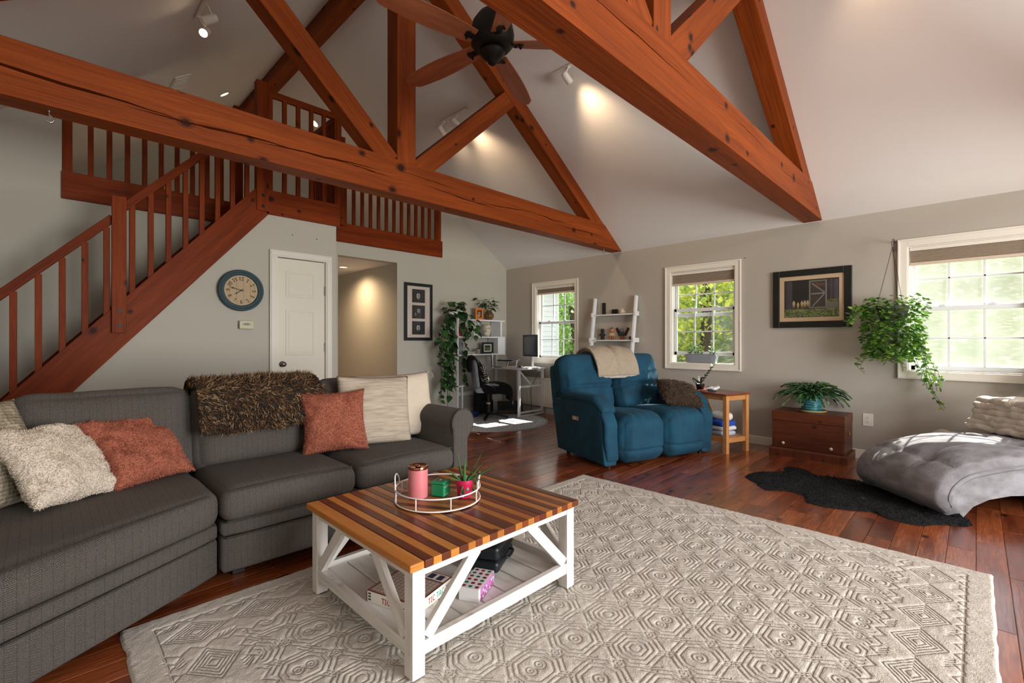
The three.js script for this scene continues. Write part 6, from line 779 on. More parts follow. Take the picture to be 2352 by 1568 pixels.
  fig('figurine', 'small dark round-headed figurine on the middle ladder shelf', at(1.19, 0.1, -0.22), [0x2a2020, 0x3a2422, 0x121212], 'toy'); fig('figurine', 'small cream figurine with a spiky top on the middle ladder shelf', at(1.19, 0.1, -0.06), [0xc9b28a, 0xa86a42, 0xb7785a, 0x26302c], 'spiky'); fig('figurine', 'winged figurine in dark red and green on the middle ladder shelf', at(1.19, 0.1, 0.10), [0x1f3a30, 0x9a5a34, 0x6a7078, 0x3a1a22], 'wings'); solo('trinket_box', bx(-0.02, 0.02, 0, 0.045, -0.025, 0.025, 0.003).translate(...at(1.19, 0.1, 0.25)), std({ color: lin(0x3a201a), roughness: 0.6 }), 'small dark trinket box on the middle ladder shelf', 'box'); fig('figurine', 'brown carved figurine on the lower ladder shelf', at(0.83, 0.08, -0.12), [0x5a3420, 0x4a2a1a], 'stand');
}

// ---------------------------------------------------------------- things by the window wall
{ // end table beside the loveseat
  const oak = woodTex(512, 256, 0.8, 0.4, [214, 158, 98], [180, 118, 64], [120, 70, 36], { seed: 83, rings: 12 }), om = std({ map: oak, roughness: 0.45 }), tw = woodTex(512, 256, 0.8, 0.4, [150, 84, 60], [104, 50, 34], [60, 28, 18], { seed: 87, rings: 10 });
  const t = thing('end_table', 'narrow oak end table with dark plank top beside the teal loveseat', 'end table', [5.24, 0, -2.06], -0.314), W = 0.155, D = 0.28, H = 0.60;
  for (let i = 0; i < 5; i++) { const a = -W - 0.04 + i * ((2 * W + 0.08) / 5); part('top_plank', bx(a, a + (2 * W + 0.08) / 5 - 0.001, H, H + 0.022, -D - 0.03, D + 0.03, 0.002, 'z', i * 0.2, i * 0.09), std({ map: tw, color: rgb(1 - 0.12 * (i & 1), 1 - 0.12 * (i & 1), 1 - 0.1 * (i & 1)), roughness: 0.28 }), t); }
  for (const [x, z] of [[-W, D], [W, D], [-W, -D], [W, -D]]) part('leg', bx(x - 0.022, x + 0.022, 0, H, z - 0.022, z + 0.022, 0.002, 'y', x, z), om, t);
  for (const z of [-D, D]) { part('apron', bx(-W + 0.022, W - 0.022, H - 0.05, H, z - 0.012, z + 0.012, 0.002, 'x', z), om, t); part('lower_rail', bx(-W + 0.022, W - 0.022, 0.11, 0.16, z - 0.012, z + 0.012, 0.002, 'x', z + 0.3), om, t); }
  for (const x of [-W, W]) { part('apron', bx(x - 0.012, x + 0.012, H - 0.05, H, -D + 0.022, D - 0.022, 0.002, 'z', x), om, t); part('lower_rail', bx(x - 0.012, x + 0.012, 0.11, 0.16, -D + 0.022, D - 0.022, 0.002, 'z', x + 0.3), om, t); }
  part('brace', bar(V(W, 0.16, -0.05), V(W, H - 0.05, -D + 0.03), 0.02, 0.035, 0.002), om, t); part('brace', bar(V(-W, 0.16, -0.05), V(-W, H - 0.05, -D + 0.03), 0.02, 0.035, 0.002), om, t); part('shelf', bx(-W, W, 0.145, 0.158, -D, D, 0.002, 'z'), om, t);
  const on = (o) => { o.rotation.y = -0.314; return o; }, loc = (x, y, z) => { const c = Math.cos(-0.314), s = Math.sin(-0.314); return [5.24 + x * c + z * s, y, -2.06 - x * s + z * c]; };
  const fold = (nm, lab, y, h, col, dz, w = 0.11, mt) => { const g = soft(2 * w, h, 0.24, h / 2.1, 14, (a) => { a.y += 0.006 * noise3(a.x * 14, a.z * 14, y * 50); a.z += 0.01 * noise3(a.x * 9, y * 40, 2); }); g.translate(0, h / 2, 0); const m = solo(nm, uvBox(g), mt ?? std({ color: lin(col), roughness: 1 }), lab, 'folded cloth'); m.position.set(...loc(0.0, y, dz)); on(m); return m; };
  fold('folded_cloth', 'pale blue folded cloth at the bottom of the end table shelf', 0.16, 0.05, 0xb9c9dd, 0.08); fold('folded_cloth', 'white folded cloth in the pile on the end table shelf', 0.211, 0.045, 0xe6e6ea, 0.09); fold('folded_cloth', 'bright blue folded cloth on top of the pile in the end table', 0.257, 0.06, 0x1f4fb8, 0.08); fold('folded_cloth', 'crumpled white cloth on the blue cloth in the end table', 0.318, 0.085, 0xe3ded6, 0.10, 0.06);
  const zz = thing('zamioculcas', 'dark green sprig plant behind the end table', 'potted plant', loc(0.02, 0.6225, -0.20)), dm = std({ color: lin(0x18260f), roughness: 0.8 }), lm = phy({ color: lin(0x2f9a2c), roughness: 0.4, transmission: 0.3, thickness: 0 }); part('pot', lathe([[0, 0], [0.04, 0], [0.05, 0.06], [0.043, 0.06], [0.04, 0.05], [0, 0.05]], 20), M.black, zz);
  const R = rng(7); for (const [ex, ey, ez, n, br] of [[0.10, 0.26, 0.10, 7, 1], [-0.06, 0.12, 0.03, 5, 0], [-0.02, 0.1, -0.08, 5, 0]]) { const e = V(ex, ey, ez); part('stem', tube([[0, 0.04, 0], [ex * 0.35, ey * 0.5, ez * 0.35], e], 0.004, 10, 6), dm, zz); for (let k = 0; k < n; k++) for (const s of [-1, 1]) { const l = part('leaf', leafGeo(0.07, 0.026, 0.1, 0.2, 3), k >= n - 1 && br ? lm : dm, zz); l.position.copy(V(0, 0.05, 0).lerp(e, (k + 1) / n)); aim(l, V(ex * 1.2 + s * 0.5, 0.4, ez * 1.2 - s * 0.5)); } }
  const bk = thing('book_stack', 'small dark pocket book lying on the end table', 'book', loc(-0.05, 0.6225, 0.02)); bk.rotation.y = 0.5; part('cover', bx(-0.06, 0.06, 0, 0.018, -0.04, 0.04, 0.002), std({ color: lin(0x2a2e3a), roughness: 0.6 }), bk); part('pages', bx(-0.058, 0.062, 0.003, 0.015, -0.038, 0.042, 0), M.trim, bk);
  const hk = solo('handkerchief', (() => { const g = soft(0.14, 0.03, 0.1, 0.013, 12, (a) => { a.y += 0.008 * noise3(a.x * 30, a.z * 30, 4); }); g.translate(0, 0.017, 0); return uvBox(g); })(), std({ map: ctex(128, 128, (c) => { c.fillStyle = '#e4e4e6'; c.fillRect(0, 0, 128, 128); c.fillStyle = '#1d2430'; for (let i = 0; i < 14; i++) c.fillRect((i * 37) % 120, (i * 53) % 120, 22, 9); }), roughness: 1 }), 'black and white crumpled cloth on the end table', 'cloth'); hk.position.set(...loc(-0.06, 0.642, 0.04));
}
{ // wooden chest
  const ct = woodTex(1024, 256, 1.0, 0.4, [112, 54, 26], [66, 27, 12], [30, 12, 6], { seed: 93, rings: 16, knots: 3, kr: 0.014 }), cm = std({ map: ct, roughness: 0.38 });
  const t = thing('wooden_chest', 'dark mahogany chest with a drawer and white knobs', 'chest', [5.535, 0, -1.19]), X0 = -0.195, X1 = 0.195, Z = 0.31;
  part('plinth', extrude([[X0 - 0.025, 0], [X1, 0], [X1, 0.085], [X0 - 0.012, 0.085], [X0 - 0.025, 0.065]], 2 * Z + 0.05, 0.003).translate(0, 0, -Z - 0.025), cm, t); part('body', bx(X0, X1, 0.085, 0.30, -Z, Z, 0.002, 'z', 0.2), cm, t); part('upper_body', bx(X0, X1, 0.30, 0.355, -Z, Z, 0.002, 'z', 0.5, 0.2), cm, t); part('lid', bx(X0 - 0.004, X1, 0.357, 0.452, -Z - 0.004, Z + 0.004, 0.004, 'z', 0.9, 0.1), cm, t);
  const d = part('drawer', bx(X0 - 0.006, X0 + 0.02, 0.092, 0.178, -Z + 0.01, Z - 0.01, 0.003, 'z', 0.4, 0.3), cm, t); for (const s of [-1, 1]) { part('knob', placed(lathe([[0, 0.022], [0.010, 0.021], [0.015, 0.013], [0.009, 0.004], [0.008, 0], [0, 0]], 20), [X0 - 0.006, 0.135, s * 0.205], [0, 0, Math.PI / 2]), std({ color: lin(0xe6e4de), roughness: 0.2 }), d); part('knob_screw', placed(cyl(0.004, 0.004, 0.003, 0, 0, 0, 8), [X0 - 0.0285, 0.135, s * 0.205], [0, 0, Math.PI / 2]), M.iron, d); }
  const b = part('side_latch', merge(placed(cyl(0.004, 0.004, 0.07, 0, 0, 0, 8), [0.0, 0.27, Z + 0.012], [0, 0, Math.PI / 2]), bx(-0.012, 0.012, 0.256, 0.284, Z, Z + 0.007, 0.002), ball(0.006, -0.035, 0.27, Z + 0.012), ball(0.006, 0.035, 0.27, Z + 0.012)), std({ color: lin(0xc9a24e), roughness: 0.25, metalness: 1 }), t, 'brass side latch');
}
{ // holiday cactus on the chest
  const sa = thing('plant_saucer', 'tan straw plant saucer on the wooden chest', 'saucer', [5.53, 0.4525, -1.19]); part('dish', lathe([[0, 0.004], [0.11, 0.004], [0.125, 0.018], [0.132, 0.02], [0.128, 0.004], [0.105, 0], [0, 0]], 36), std({ color: lin(0xb99a66), roughness: 0.8, bumpMap: woodBump, bumpScale: 0.002 }), sa);
  const t = thing('holiday_cactus', 'bushy dark green holiday cactus in a teal ribbed pot', 'potted plant', [5.53, 0.457, -1.19]);
  const pt = dtex(256, 256, (u, v) => { const r = Math.sin(v * Math.PI * 2 * 9) > 0.2 ? 1 : 0, n = tfbm(u, v, 20, 20, 3, 6); return mixc([18, 84, 92], [120, 176, 176], clamp(r * 0.35 + (n - 0.45) * 1.1, 0, 1)); }); const prof = [[0, 0], [0.08, 0], [0.085, 0.005]]; for (let i = 0; i < 9; i++) prof.push([0.088 + 0.0005 * i, 0.01 + i * 0.017], [0.0905 + 0.0005 * i, 0.018 + i * 0.017]); prof.push([0.094, 0.168], [0.085, 0.168], [0.08, 0.14], [0, 0.14]); part('pot', lathe(prof, 40), std({ map: pt, roughness: 0.3 }), t, 'teal glazed ribbed pot');
  const R = rng(15), ms = [0x264a24, 0x365f2d, 0x1d3d20, 0x456f38].map((c) => std({ color: lin(c), roughness: 0.45 })), seg = (p, d, L, w, n) => { const g = extrude([[-0.2 * w, 0], [0.2 * w, 0], [0.42 * w, L * 0.22], [0.5 * w, L * 0.3], [0.42 * w, L * 0.42], [0.56 * w, L * 0.72], [0.44 * w, L * 0.82], [0.4 * w, L], [-0.4 * w, L], [-0.44 * w, L * 0.82], [-0.56 * w, L * 0.72], [-0.42 * w, L * 0.42], [-0.5 * w, L * 0.3], [-0.42 * w, L * 0.22]], 0.004); g.translate(0, 0, -0.002); const dd = d.clone().normalize(), s = new THREE.Vector3().crossVectors(dd, n).normalize(), f = new THREE.Vector3().crossVectors(s, dd).normalize(); g.applyMatrix4(new THREE.Matrix4().makeBasis(s, dd, f).setPosition(p)); return g; };
  for (let i = 0; i < 170; i++) { const a = R() * 6.283, el = (12 + 74 * Math.pow(R(), 0.9)) * Math.PI / 180, wide = Math.abs(Math.sin(a)), n = 6 + ((R() * 4) | 0), ce = Math.cos(el); let p = V(Math.cos(a) * 0.05 * R(), 0.14, Math.sin(a) * 0.05 * R()), d = V(Math.cos(a) * ce, Math.sin(el), Math.sin(a) * ce).normalize(); const gs = [], L = lerp(0.028, 0.045, wide * ce) ; for (let k = 0; k < n; k++) { gs.push(seg(p, d, L * 1.05, 0.019, V(R() - 0.5, 1, R() - 0.5))); p = p.clone().addScaledVector(d, L); d.add(V(Math.cos(a) * 0.10, -0.10 - 0.035 * k, Math.sin(a) * 0.12)).normalize(); if (p.x > 0.17) { p.x = 0.17; d.x *= 0.1; d.normalize(); } if (p.y < 0.03 && Math.abs(p.z) < 0.34) { p.y = 0.03; d.y = 0.1; d.normalize(); } } part('stem', merge(gs), ms[i & 3], t); }
}
{ // hanging plant on a wall hook
  const bk = thing('plant_bracket', 'metal wall hook holding the hanging plant', 'hook', [XW, 2.075, -0.548]); part('plate', bx(-0.008, 0, -0.05, 0.05, -0.012, 0.012, 0.002), M.nickel, bk); part('hook', tube([[-0.004, 0.03, 0], [-0.12, 0.045, 0], [-0.21, 0.03, 0], [-0.235, -0.005, 0], [-0.21, -0.03, 0], [-0.19, -0.012, 0]], 0.005, 30, 8), M.nickel, bk);
  const t = thing('hanging_plant', 'lush trailing green plant hanging on chains beside the window', 'hanging plant', [5.535, 1.36, -0.548]), R = rng(29);
  part('pot', lathe([[0, 0], [0.09, 0], [0.12, 0.11], [0.125, 0.13], [0.112, 0.13], [0.10, 0.11], [0, 0.1]], 32), std({ color: lin(0x3a3f2f), roughness: 0.7 }), t);
  for (let i = 0; i < 3; i++) { const a = i * 2.094 + 0.6, e = V(0.118 * Math.cos(a), 0.128, 0.118 * Math.sin(a)), top = V(0, 0.68, 0), n = 46, gs = []; for (let k = 0; k < n; k++) { const g = new THREE.TorusGeometry(0.0055, 0.0013, 4, 8); g.scale(0.7, 1.25, 1); if (k & 1) g.rotateY(Math.PI / 2); const q = new THREE.Quaternion().setFromUnitVectors(V(0, 1, 0), top.clone().sub(e).normalize()); g.applyQuaternion(q); const p = e.clone().lerp(top, (k + 0.5) / n); g.translate(p.x, p.y, p.z); gs.push(g.toNonIndexed()); } part('chain', merge(gs), M.iron, t); }
  part('chain_ring', new THREE.TorusGeometry(0.012, 0.002, 6, 16).translate(0, 0.69, 0), M.nickel, t);
  const round = (L) => leafGeo(L, L * 0.95, 0.15, 0.1, 4, 3), geos = [round(0.03), round(0.037), round(0.044)], ms = [0x5a8a26, 0x78aa38, 0x437a22, 0x93bf48].map((c) => phy({ color: lin(c), roughness: 0.45, transmission: 0.45, thickness: 0 })), sm = std({ color: lin(0x4a5a2a), roughness: 0.7 });
  const spots = []; const lim = (p) => { p.x = Math.min(p.x, 0.19); return p; };
  for (let i = 0; i < 1700; i++) { const a = R() * 6.283, f = R(), y = 0.20 - f * 0.56 + (R() - 0.5) * 0.06, w = (y > 0 ? 0.27 + 0.2 * y : 0.27 + 0.26 * y) * (0.9 + 0.25 * noise3(Math.cos(a) * 2, y * 5, Math.sin(a) * 2)) * (y > 0.12 ? 1 - (y - 0.12) * 3 : 1), k = Math.pow(R(), 0.35); spots.push([lim(V(Math.cos(a) * w * k * 0.85, y, Math.sin(a) * w * k)), V(Math.cos(a), 0.4 - R() * 0.9, Math.sin(a))]); }
  for (let v = 0; v < 22; v++) { const a = v < 9 ? 0.4 + R() * 1.6 : R() * 6.28, len = v < 9 ? 0.35 + R() * 0.32 : 0.12 + R() * 0.25, s = V(Math.cos(a) * 0.12, -0.12, Math.sin(a) * 0.14), pts = []; for (let k = 0; k <= 6; k++) { const q = k / 6; pts.push(lim(V(s.x * (1 + 0.6 * q) + 0.03 * noise3(q * 5, v, 1), -0.05 - (0.12 + len) * q, s.z * (1 + 0.8 * q) + 0.04 * noise3(v, q * 5, 3) + (v < 9 ? 0.08 * q : 0)))); } part('stem', tube(pts, 0.0018, 14, 4), sm, t); const cv = new THREE.CatmullRomCurve3(pts), n = Math.round((0.12 + len) * 34); for (let k = 2; k < n; k++) spots.push([cv.getPoint(k / n), V(R() - 0.5, R() * 0.7 - 0.4, R() - 0.5)]); }
  for (let v = 0; v < 7; v++) { const pts = [V(-0.05, 0.1, -0.1), V(-0.1 - 0.05 * R(), 0.08 + 0.05 * R(), -0.22 - 0.03 * v * 0.3), V(-0.1 - 0.1 * R(), -0.02 - 0.05 * R(), -0.30 - 0.02 * v * 0.3)]; part('stem', tube(pts, 0.0018, 10, 4), sm, t); const cv = new THREE.CatmullRomCurve3(pts); for (let k = 2; k < 12; k++) spots.push([cv.getPoint(k / 12), V(R() - 0.5, R() * 0.7 - 0.4, R() - 0.5)]); }
  // the leaves on the camera's side are parts, the rest are joined
  spots.sort((p, q) => (q[0].z * 0.7 - q[0].x * 0.7 - q[0].y * 0.3) - (p[0].z * 0.7 - p[0].x * 0.7 - p[0].y * 0.3)); const rest = [[], [], [], []];
  spots.forEach(([p, d], i) => { const k = (R() * 4) | 0, gi = (R() * 3) | 0, roll = (R() - 0.5) * 1.5; if (i < 300) { const l = part('leaf', geos[gi], ms[k], t); l.position.copy(p); aim(l, d, roll); } else { const o = new THREE.Object3D(); o.position.copy(p); aim(o, d, roll); o.updateMatrix(); const g = geos[gi].clone(); g.applyMatrix4(o.matrix); rest[k].push(g); } }); rest.forEach((q, k) => { if (q.length) tag(part('foliage', merge(q), ms[k], t), null, null, null, 'stuff'); });
}
{ // planter on the window sill
  const t = thing('window_planter', 'grey tapered planter box with small plants on the window sill', 'planter', [5.80, WY0 + 0.0125, -2.43]); const g = soft(0.085, 0.105, 0.39, 0.006, 6, (a) => { const k = 1 - 0.10 * (0.5 - a.y / 0.105); a.z *= k; a.x *= k; }); g.translate(0, 0.0525, 0); part('trough', uvBox(g), std({ color: lin(0x8f949c), roughness: 0.5 }), t); part('soil', bx(-0.036, 0.036, 0.1, 0.107, -0.18, 0.18), std({ color: lin(0x20160f), roughness: 1 }), t);
  const R = rng(41), ms = [0x3f8a2a, 0x2c5c22, 0x7ab04a].map((c) => phy({ color: lin(c), roughness: 0.5, transmission: 0.4, thickness: 0 })); for (const [z, h] of [[-0.13, 0.13], [-0.08, 0.09], [-0.05, 0.1], [-0.15, 0.06], [0.0, 0.05], [0.11, 0.1], [0.15, 0.07]]) { part('stem', tube([[0, 0.1, z], [0.005, 0.1 + h * 0.5, z + 0.01], [0, 0.1 + h, z]], 0.002, 8, 5), ms[1], t); for (let k = 0; k < 7; k++) { const l = part('leaf', leafGeo(0.045, 0.026, 0.1, 0.2, 3), ms[(R() * 3) | 0], t); l.position.set(0, 0.105 + (h * (k + 1)) / 7, z); aim(l, V(Math.cos(k * 2.4) * 0.5, 0.5, Math.sin(k * 2.4))); } }
}
{ // black hide rug on the floor
  const o = [[4.268, -1.409], [4.40, -1.41], [4.515, -1.375], [4.62, -1.27], [4.70, -1.22], [4.78, -1.25], [4.87, -1.24], [4.90, -1.16], [4.84, -1.08], [4.72, -1.03], [4.78, -0.90], [4.80, -0.7], [4.7, -0.5], [4.6, -0.3], [4.42, -0.1], [4.22, -0.02], [4.10, -0.04], [4.02, -0.16], [3.90, -0.26], [3.93, -0.42], [3.99, -0.5], [3.92, -0.62], [3.88, -0.78], [3.90, -0.88], [4.05, -0.93], [4.09, -1.03], [4.03, -1.12], [4.00, -1.18], [4.08, -1.25], [4.16, -1.30]];
  const cv = new THREE.CatmullRomCurve3(o.map(([x, z]) => V(x, 0, z)), true, 'catmullrom', 0.4), pts = cv.getPoints(150), c = V(4.38, 0, -0.75), P = [], I = [], ring = 7; P.push(c.x, 0.012, c.z); for (let k = 1; k <= ring; k++) for (let i = 0; i < 150; i++) { const q = k / ring, p = pts[i].clone().lerp(c, 1 - q), j = k === ring ? 0.008 * noise3(i * 0.9, 1, 2) : 0; P.push(p.x + j, k === ring ? 0.002 : 0.013 + 0.004 * noise3(p.x * 8, p.z * 8, 1), p.z + j); } for (let i = 0; i < 150; i++) I.push(0, 1 + ((i + 1) % 150), 1 + i); for (let k = 0; k < ring - 1; k++) for (let i = 0; i < 150; i++) { const a = 1 + k * 150 + i, b = 1 + k * 150 + ((i + 1) % 150), d = a + 150, e = b + 150; I.push(a, b, d, b, e, d); }
  const g = new THREE.BufferGeometry(); g.setAttribute('position', new THREE.Float32BufferAttribute(P, 3)); g.setIndex(I); g.computeVertexNormals(); if (g.attributes.normal.getY(0) < 0) { g.setIndex(I.reduce((a, _, i) => { if (i % 3 === 0) a.push(I[i], I[i + 2], I[i + 1]); return a; }, [])); g.computeVertexNormals(); } g.translate(-4.38, 0, 0.75);
  const m = solo('hide_rug', g, std({ color: lin(0x0b0c0f), roughness: 1 }), 'black hide-shaped fur rug under the grey chaise', 'rug'); m.position.set(4.38, 0, -0.75); fur(m, 9000, 0.016, 0.002, [L3(0x08090b), L3(0x0f1013), L3(0x1a1b1f)], 91, [-0.3, -0.2, 0.3], 0.9);
}
// ---- grey chaise longue
const CH = [4.40, 0, -0.40], CHT = 0.771;
{
  const t = thing('chaise_longue', 'grey velvet curved chaise longue with tufted seat', 'chaise', CH, CHT), W = 0.80;
  const gt = dtex(512, 512, (u, v) => mixc([112, 110, 112], [150, 150, 156], clamp(tfbm(u, v, 9, 14, 4, 4) * 1.5 - 0.25, 0, 1)), true, [1.4, 1.4]); const gm = phy({ map: gt, roughness: 0.85, sheen: 0.6, sheenRoughness: 0.4, sheenColor: lin(0xb6bccb), bumpMap: velvetBump, bumpScale: 0.002 });
  const prof = [[0.015, 0.03], [-0.035, 0.11], [-0.025, 0.20], [0.03, 0.275], [0.13, 0.335], [0.28, 0.372], [0.46, 0.402], [0.68, 0.412], [0.92, 0.402], [1.12, 0.42], [1.32, 0.50], [1.5, 0.63], [1.66, 0.79], [1.76, 0.90], [1.80, 0.96]], cv = new THREE.CatmullRomCurve3(prof.map(([z, y]) => V(0, y, z)));
  const seams = [0.16, 0.42, 0.68, 0.9], ux = [0.33, 0.67];
  const top = (u, v) => { const p = cv.getPointAt(v), q = cv.getPointAt(Math.min(1, v + 0.004)), r = cv.getPointAt(Math.max(0, v - 0.004)), tg = q.sub(r).normalize(), nn = V(0, tg.z, -tg.y); const e = Math.abs(2 * u - 1), ev = Math.min(v, 1 - v); let k = 0.055 * (1 - Math.pow(e, 3.2)) * sstep(ev, 0, 0.06) ; k -= 0.05 * Math.pow(sstep(e, 0.86, 1), 2); for (const s of seams) { const d = Math.abs(v - s) * 2.1; k -= 0.016 * Math.exp(-((d / 0.02) ** 2)) * (1 - e ** 6); for (const x of ux) k -= 0.035 * Math.exp(-((d / 0.07) ** 2) - (((u - x) * 0.8) / 0.05) ** 2); } k += 0.004 * noise3(u * 9, v * 22, 2) + 0.006 * noise3(u * 3, v * 7, 5); return V((u - 0.5) * W, p.y, p.z).addScaledVector(nn, k); };
  { const nu = 44, nv = 110, P = [], I = []; const lay = (off) => { for (let j = 0; j <= nv; j++) for (let i = 0; i <= nu; i++) { const u = i / nu, v = j / nv; let p = top(u, v); if (off) { const c = cv.getPointAt(v), a = cv.getPointAt(Math.min(1, v + 0.004)), b = cv.getPointAt(Math.max(0, v - 0.004)), tg = a.sub(b).normalize(), nn = V(0, tg.z, -tg.y); p = V((u - 0.5) * W * 0.985, c.y, c.z).addScaledVector(nn, -0.062); p.y = Math.max(p.y, 0.012); } P.push(p.x, p.y, p.z); } }; lay(0); lay(1); const w = nu + 1, N = w * (nv + 1); for (let j = 0; j < nv; j++) for (let i = 0; i < nu; i++) { const a = j * w + i, b = a + 1, c = a + w, d = c + 1; I.push(a, c, b, b, c, d, a + N, b + N, c + N, b + N, d + N, c + N); } const rim = (a, b) => I.push(a, b, a + N, b, b + N, a + N); for (let i = 0; i < nu; i++) { rim(i, i + 1); rim(nv * w + i + 1, nv * w + i); } for (let j = 0; j < nv; j++) { rim((j + 1) * w, j * w); rim(j * w + nu, (j + 1) * w + nu); } let g = new THREE.BufferGeometry(); g.setAttribute('position', new THREE.Float32BufferAttribute(P, 3)); g.setIndex(I); g.computeVertexNormals(); part('cushion', uvBox(g, 1, 'z'), gm, t); }
  const lower = [[0.05, 0.012]]; const under = []; for (let i = 4; i <= 100; i += 4) { const v = i / 100, c = cv.getPointAt(v), a = cv.getPointAt(Math.min(1, v + 0.004)), b = cv.getPointAt(Math.max(0, v - 0.004)), tg = a.sub(b).normalize(); under.push([c.z + tg.y * 0.055, Math.max(0.012, c.y - tg.z * 0.055)]); }
  const arch = [[1.78, 0.72], [1.62, 0.45], [1.45, 0.25], [1.25, 0.10], [1.15, 0.03], [1.05, 0.02], [0.95, 0.06], [0.78, 0.135], [0.6, 0.165], [0.42, 0.16], [0.28, 0.135], [0.18, 0.09], [0.115, 0.02]];
  const fr = extrude([...under.map(([z, y]) => [z, y]), ...arch], W - 0.05, 0.012); fr.translate(0, 0, -(W - 0.05) / 2); fr.rotateY(-Math.PI / 2); part('frame', uvBox(smoothed(fr, 0.7), 1, 'z'), gm, t);
  for (const s of [-1, 1]) part('piping', tube(Array.from({ length: 26 }, (_, i) => { const p = top(s < 0 ? 0.012 : 0.988, 0.02 + (i / 25) * 0.96); return p; }), 0.006, 90, 6), gm, t);
  for (const s of seams) part('seam_piping', tube(Array.from({ length: 17 }, (_, i) => top(0.02 + (i / 16) * 0.96, s)), 0.0035, 48, 5), gm, t); for (const x of ux) part('seam_piping', tube(Array.from({ length: 40 }, (_, i) => top(x, 0.1 + (i / 39) * 0.85)), 0.0035, 100, 5), gm, t);
  part('base', bx(-0.3, 0.3, 0.002, 0.05, 0.95, 1.3, 0.004), M.black, t);
}
const onChaise = (x, y, z) => { const c = Math.cos(CHT), s = Math.sin(CHT); return [CH[0] + x * c + z * s, y, CH[2] - x * s + z * c]; };
{ // ruffled throw over the chaise
  const m = thing('ruffled_throw', 'cream ruffled throw folded on the chaise', 'throw', onChaise(0.02, 0.455, 1.02), CHT), mt = std({ color: lin(0xd3cabd), roughness: 1, bumpMap: furBump(18, 7), bumpScale: 0.006 });
  for (let k = 0; k < 6; k++) { const g = soft(0.82 - 0.012 * k, 0.055, 0.30, 0.026, 30, (a) => { a.z += 0.014 * noise3(a.x * 16, k * 3, 1) + (a.z < 0 ? -1 : 1) * 0.006 * Math.sin(a.x * 70 + k); a.y += 0.008 * noise3(a.x * 14, a.z * 12, k) ; a.x += 0.01 * noise3(a.z * 16, k, 2); }); g.translate(0.01 * Math.sin(k * 2), 0.03 + k * 0.042, 0.01 * k); part('ruffle', uvBox(g), mt, m); }
}
{ const m = solo('lumbar_cushion', (() => { const g = cushion(0.5, 0.14, 0.34, { r: 0.06, puff: 0.04, seed: 4 }); g.rotateX(-1.05); return uvBox(g); })(), phy({ color: lin(0x9a9ca4), roughness: 0.85, sheen: 0.5, sheenColor: lin(0xb6bccb) }), 'grey cushion at the head of the chaise', 'cushion'); m.position.set(...onChaise(0.1, 0.86, 1.40)); m.rotation.y = CHT; }
{ // basket of wool beyond the chaise
  const t = thing('wicker_basket', 'tan wicker basket behind the chaise with a curved handle', 'basket', [5.42, 0, -0.14]); const g = []; for (let i = 0; i < 9; i++) g.push(new THREE.TorusGeometry(0.18 + 0.004 * i, 0.013, 6, 36).rotateX(Math.PI / 2).translate(0, 0.016 + i * 0.024, 0)); g.push(cyl(0.175, 0.175, 0.01, 0, 0.006, 0, 32)); part('woven_body', merge(g), std({ color: lin(0xb07c42), roughness: 0.8 }), t); for (const s of [-1, 1]) part('handle', tube([[-0.05, 0.2, s * 0.21], [-0.045, 0.3, s * 0.215], [0, 0.335, s * 0.215], [0.045, 0.3, s * 0.215], [0.05, 0.2, s * 0.21]], 0.011, 24, 8), std({ color: lin(0xa86a2c), roughness: 0.6 }), t);
  const w = solo('wool_throw', (() => { const q = soft(0.34, 0.2, 0.34, 0.1, 24, (a) => { a.y += 0.03 * noise3(a.x * 14, a.z * 14, 3) + 0.012 * Math.sin(a.x * 60 + 4 * noise3(a.x * 8, a.z * 8, 1)); }); return uvBox(q); })(), std({ color: lin(0xcdc3b2), roughness: 1, bumpMap: furBump(16, 8), bumpScale: 0.01 }), 'cream wool throw heaped in the wicker basket', 'throw'); w.position.set(5.42, 0.27, -0.14);
}

// ---------------------------------------------------------------- outside the windows
{
  const gt = dtex(512, 512, (u, v) => { const a = tfbm(u, v, 12, 12, 5, 3), b = tfbm(u, v, 60, 60, 2, 7); return mixc(mixc([84, 98, 58], [120, 122, 96], a), [140, 134, 118], clamp((b - 0.55) * 3, 0, 1)); }, true, [0.22, 0.22]);
  const P = [], U = [], I = [], nx = 50, nz = 60; for (let j = 0; j <= nz; j++) for (let i = 0; i <= nx; i++) { const x = 5.95 + 50 * Math.pow(i / nx, 1.5), z = -32 + 50 * (j / nz), up = Math.max(0, x - 8.2), y = -0.35 + 0.42 * up * sstep(up, -0.5, 3) + 0.25 * noise3(x * 0.5, z * 0.5, 1) * sstep(up, 0, 3); P.push(x, y, z); U.push(x, z); } for (let j = 0; j < nz; j++) for (let i = 0; i < nx; i++) { const a = j * (nx + 1) + i, b = a + 1, c = a + nx + 1, d = c + 1; I.push(a, c, b, b, c, d); }
  const g = new THREE.BufferGeometry(); g.setAttribute('position', new THREE.Float32BufferAttribute(P, 3)); g.setAttribute('uv', new THREE.Float32BufferAttribute(U, 2)); g.setIndex(I); g.computeVertexNormals(); struct('ground_hill', g, std({ map: gt, roughness: 1 }), 'grassy slope rising outside the windows', 'ground');
  struct('ground_yard', bx(-30, 60, -0.5, -0.4, -40, 40), std({ color: lin(0x76845a), roughness: 1 }), 'lawn round the house', 'ground');
}
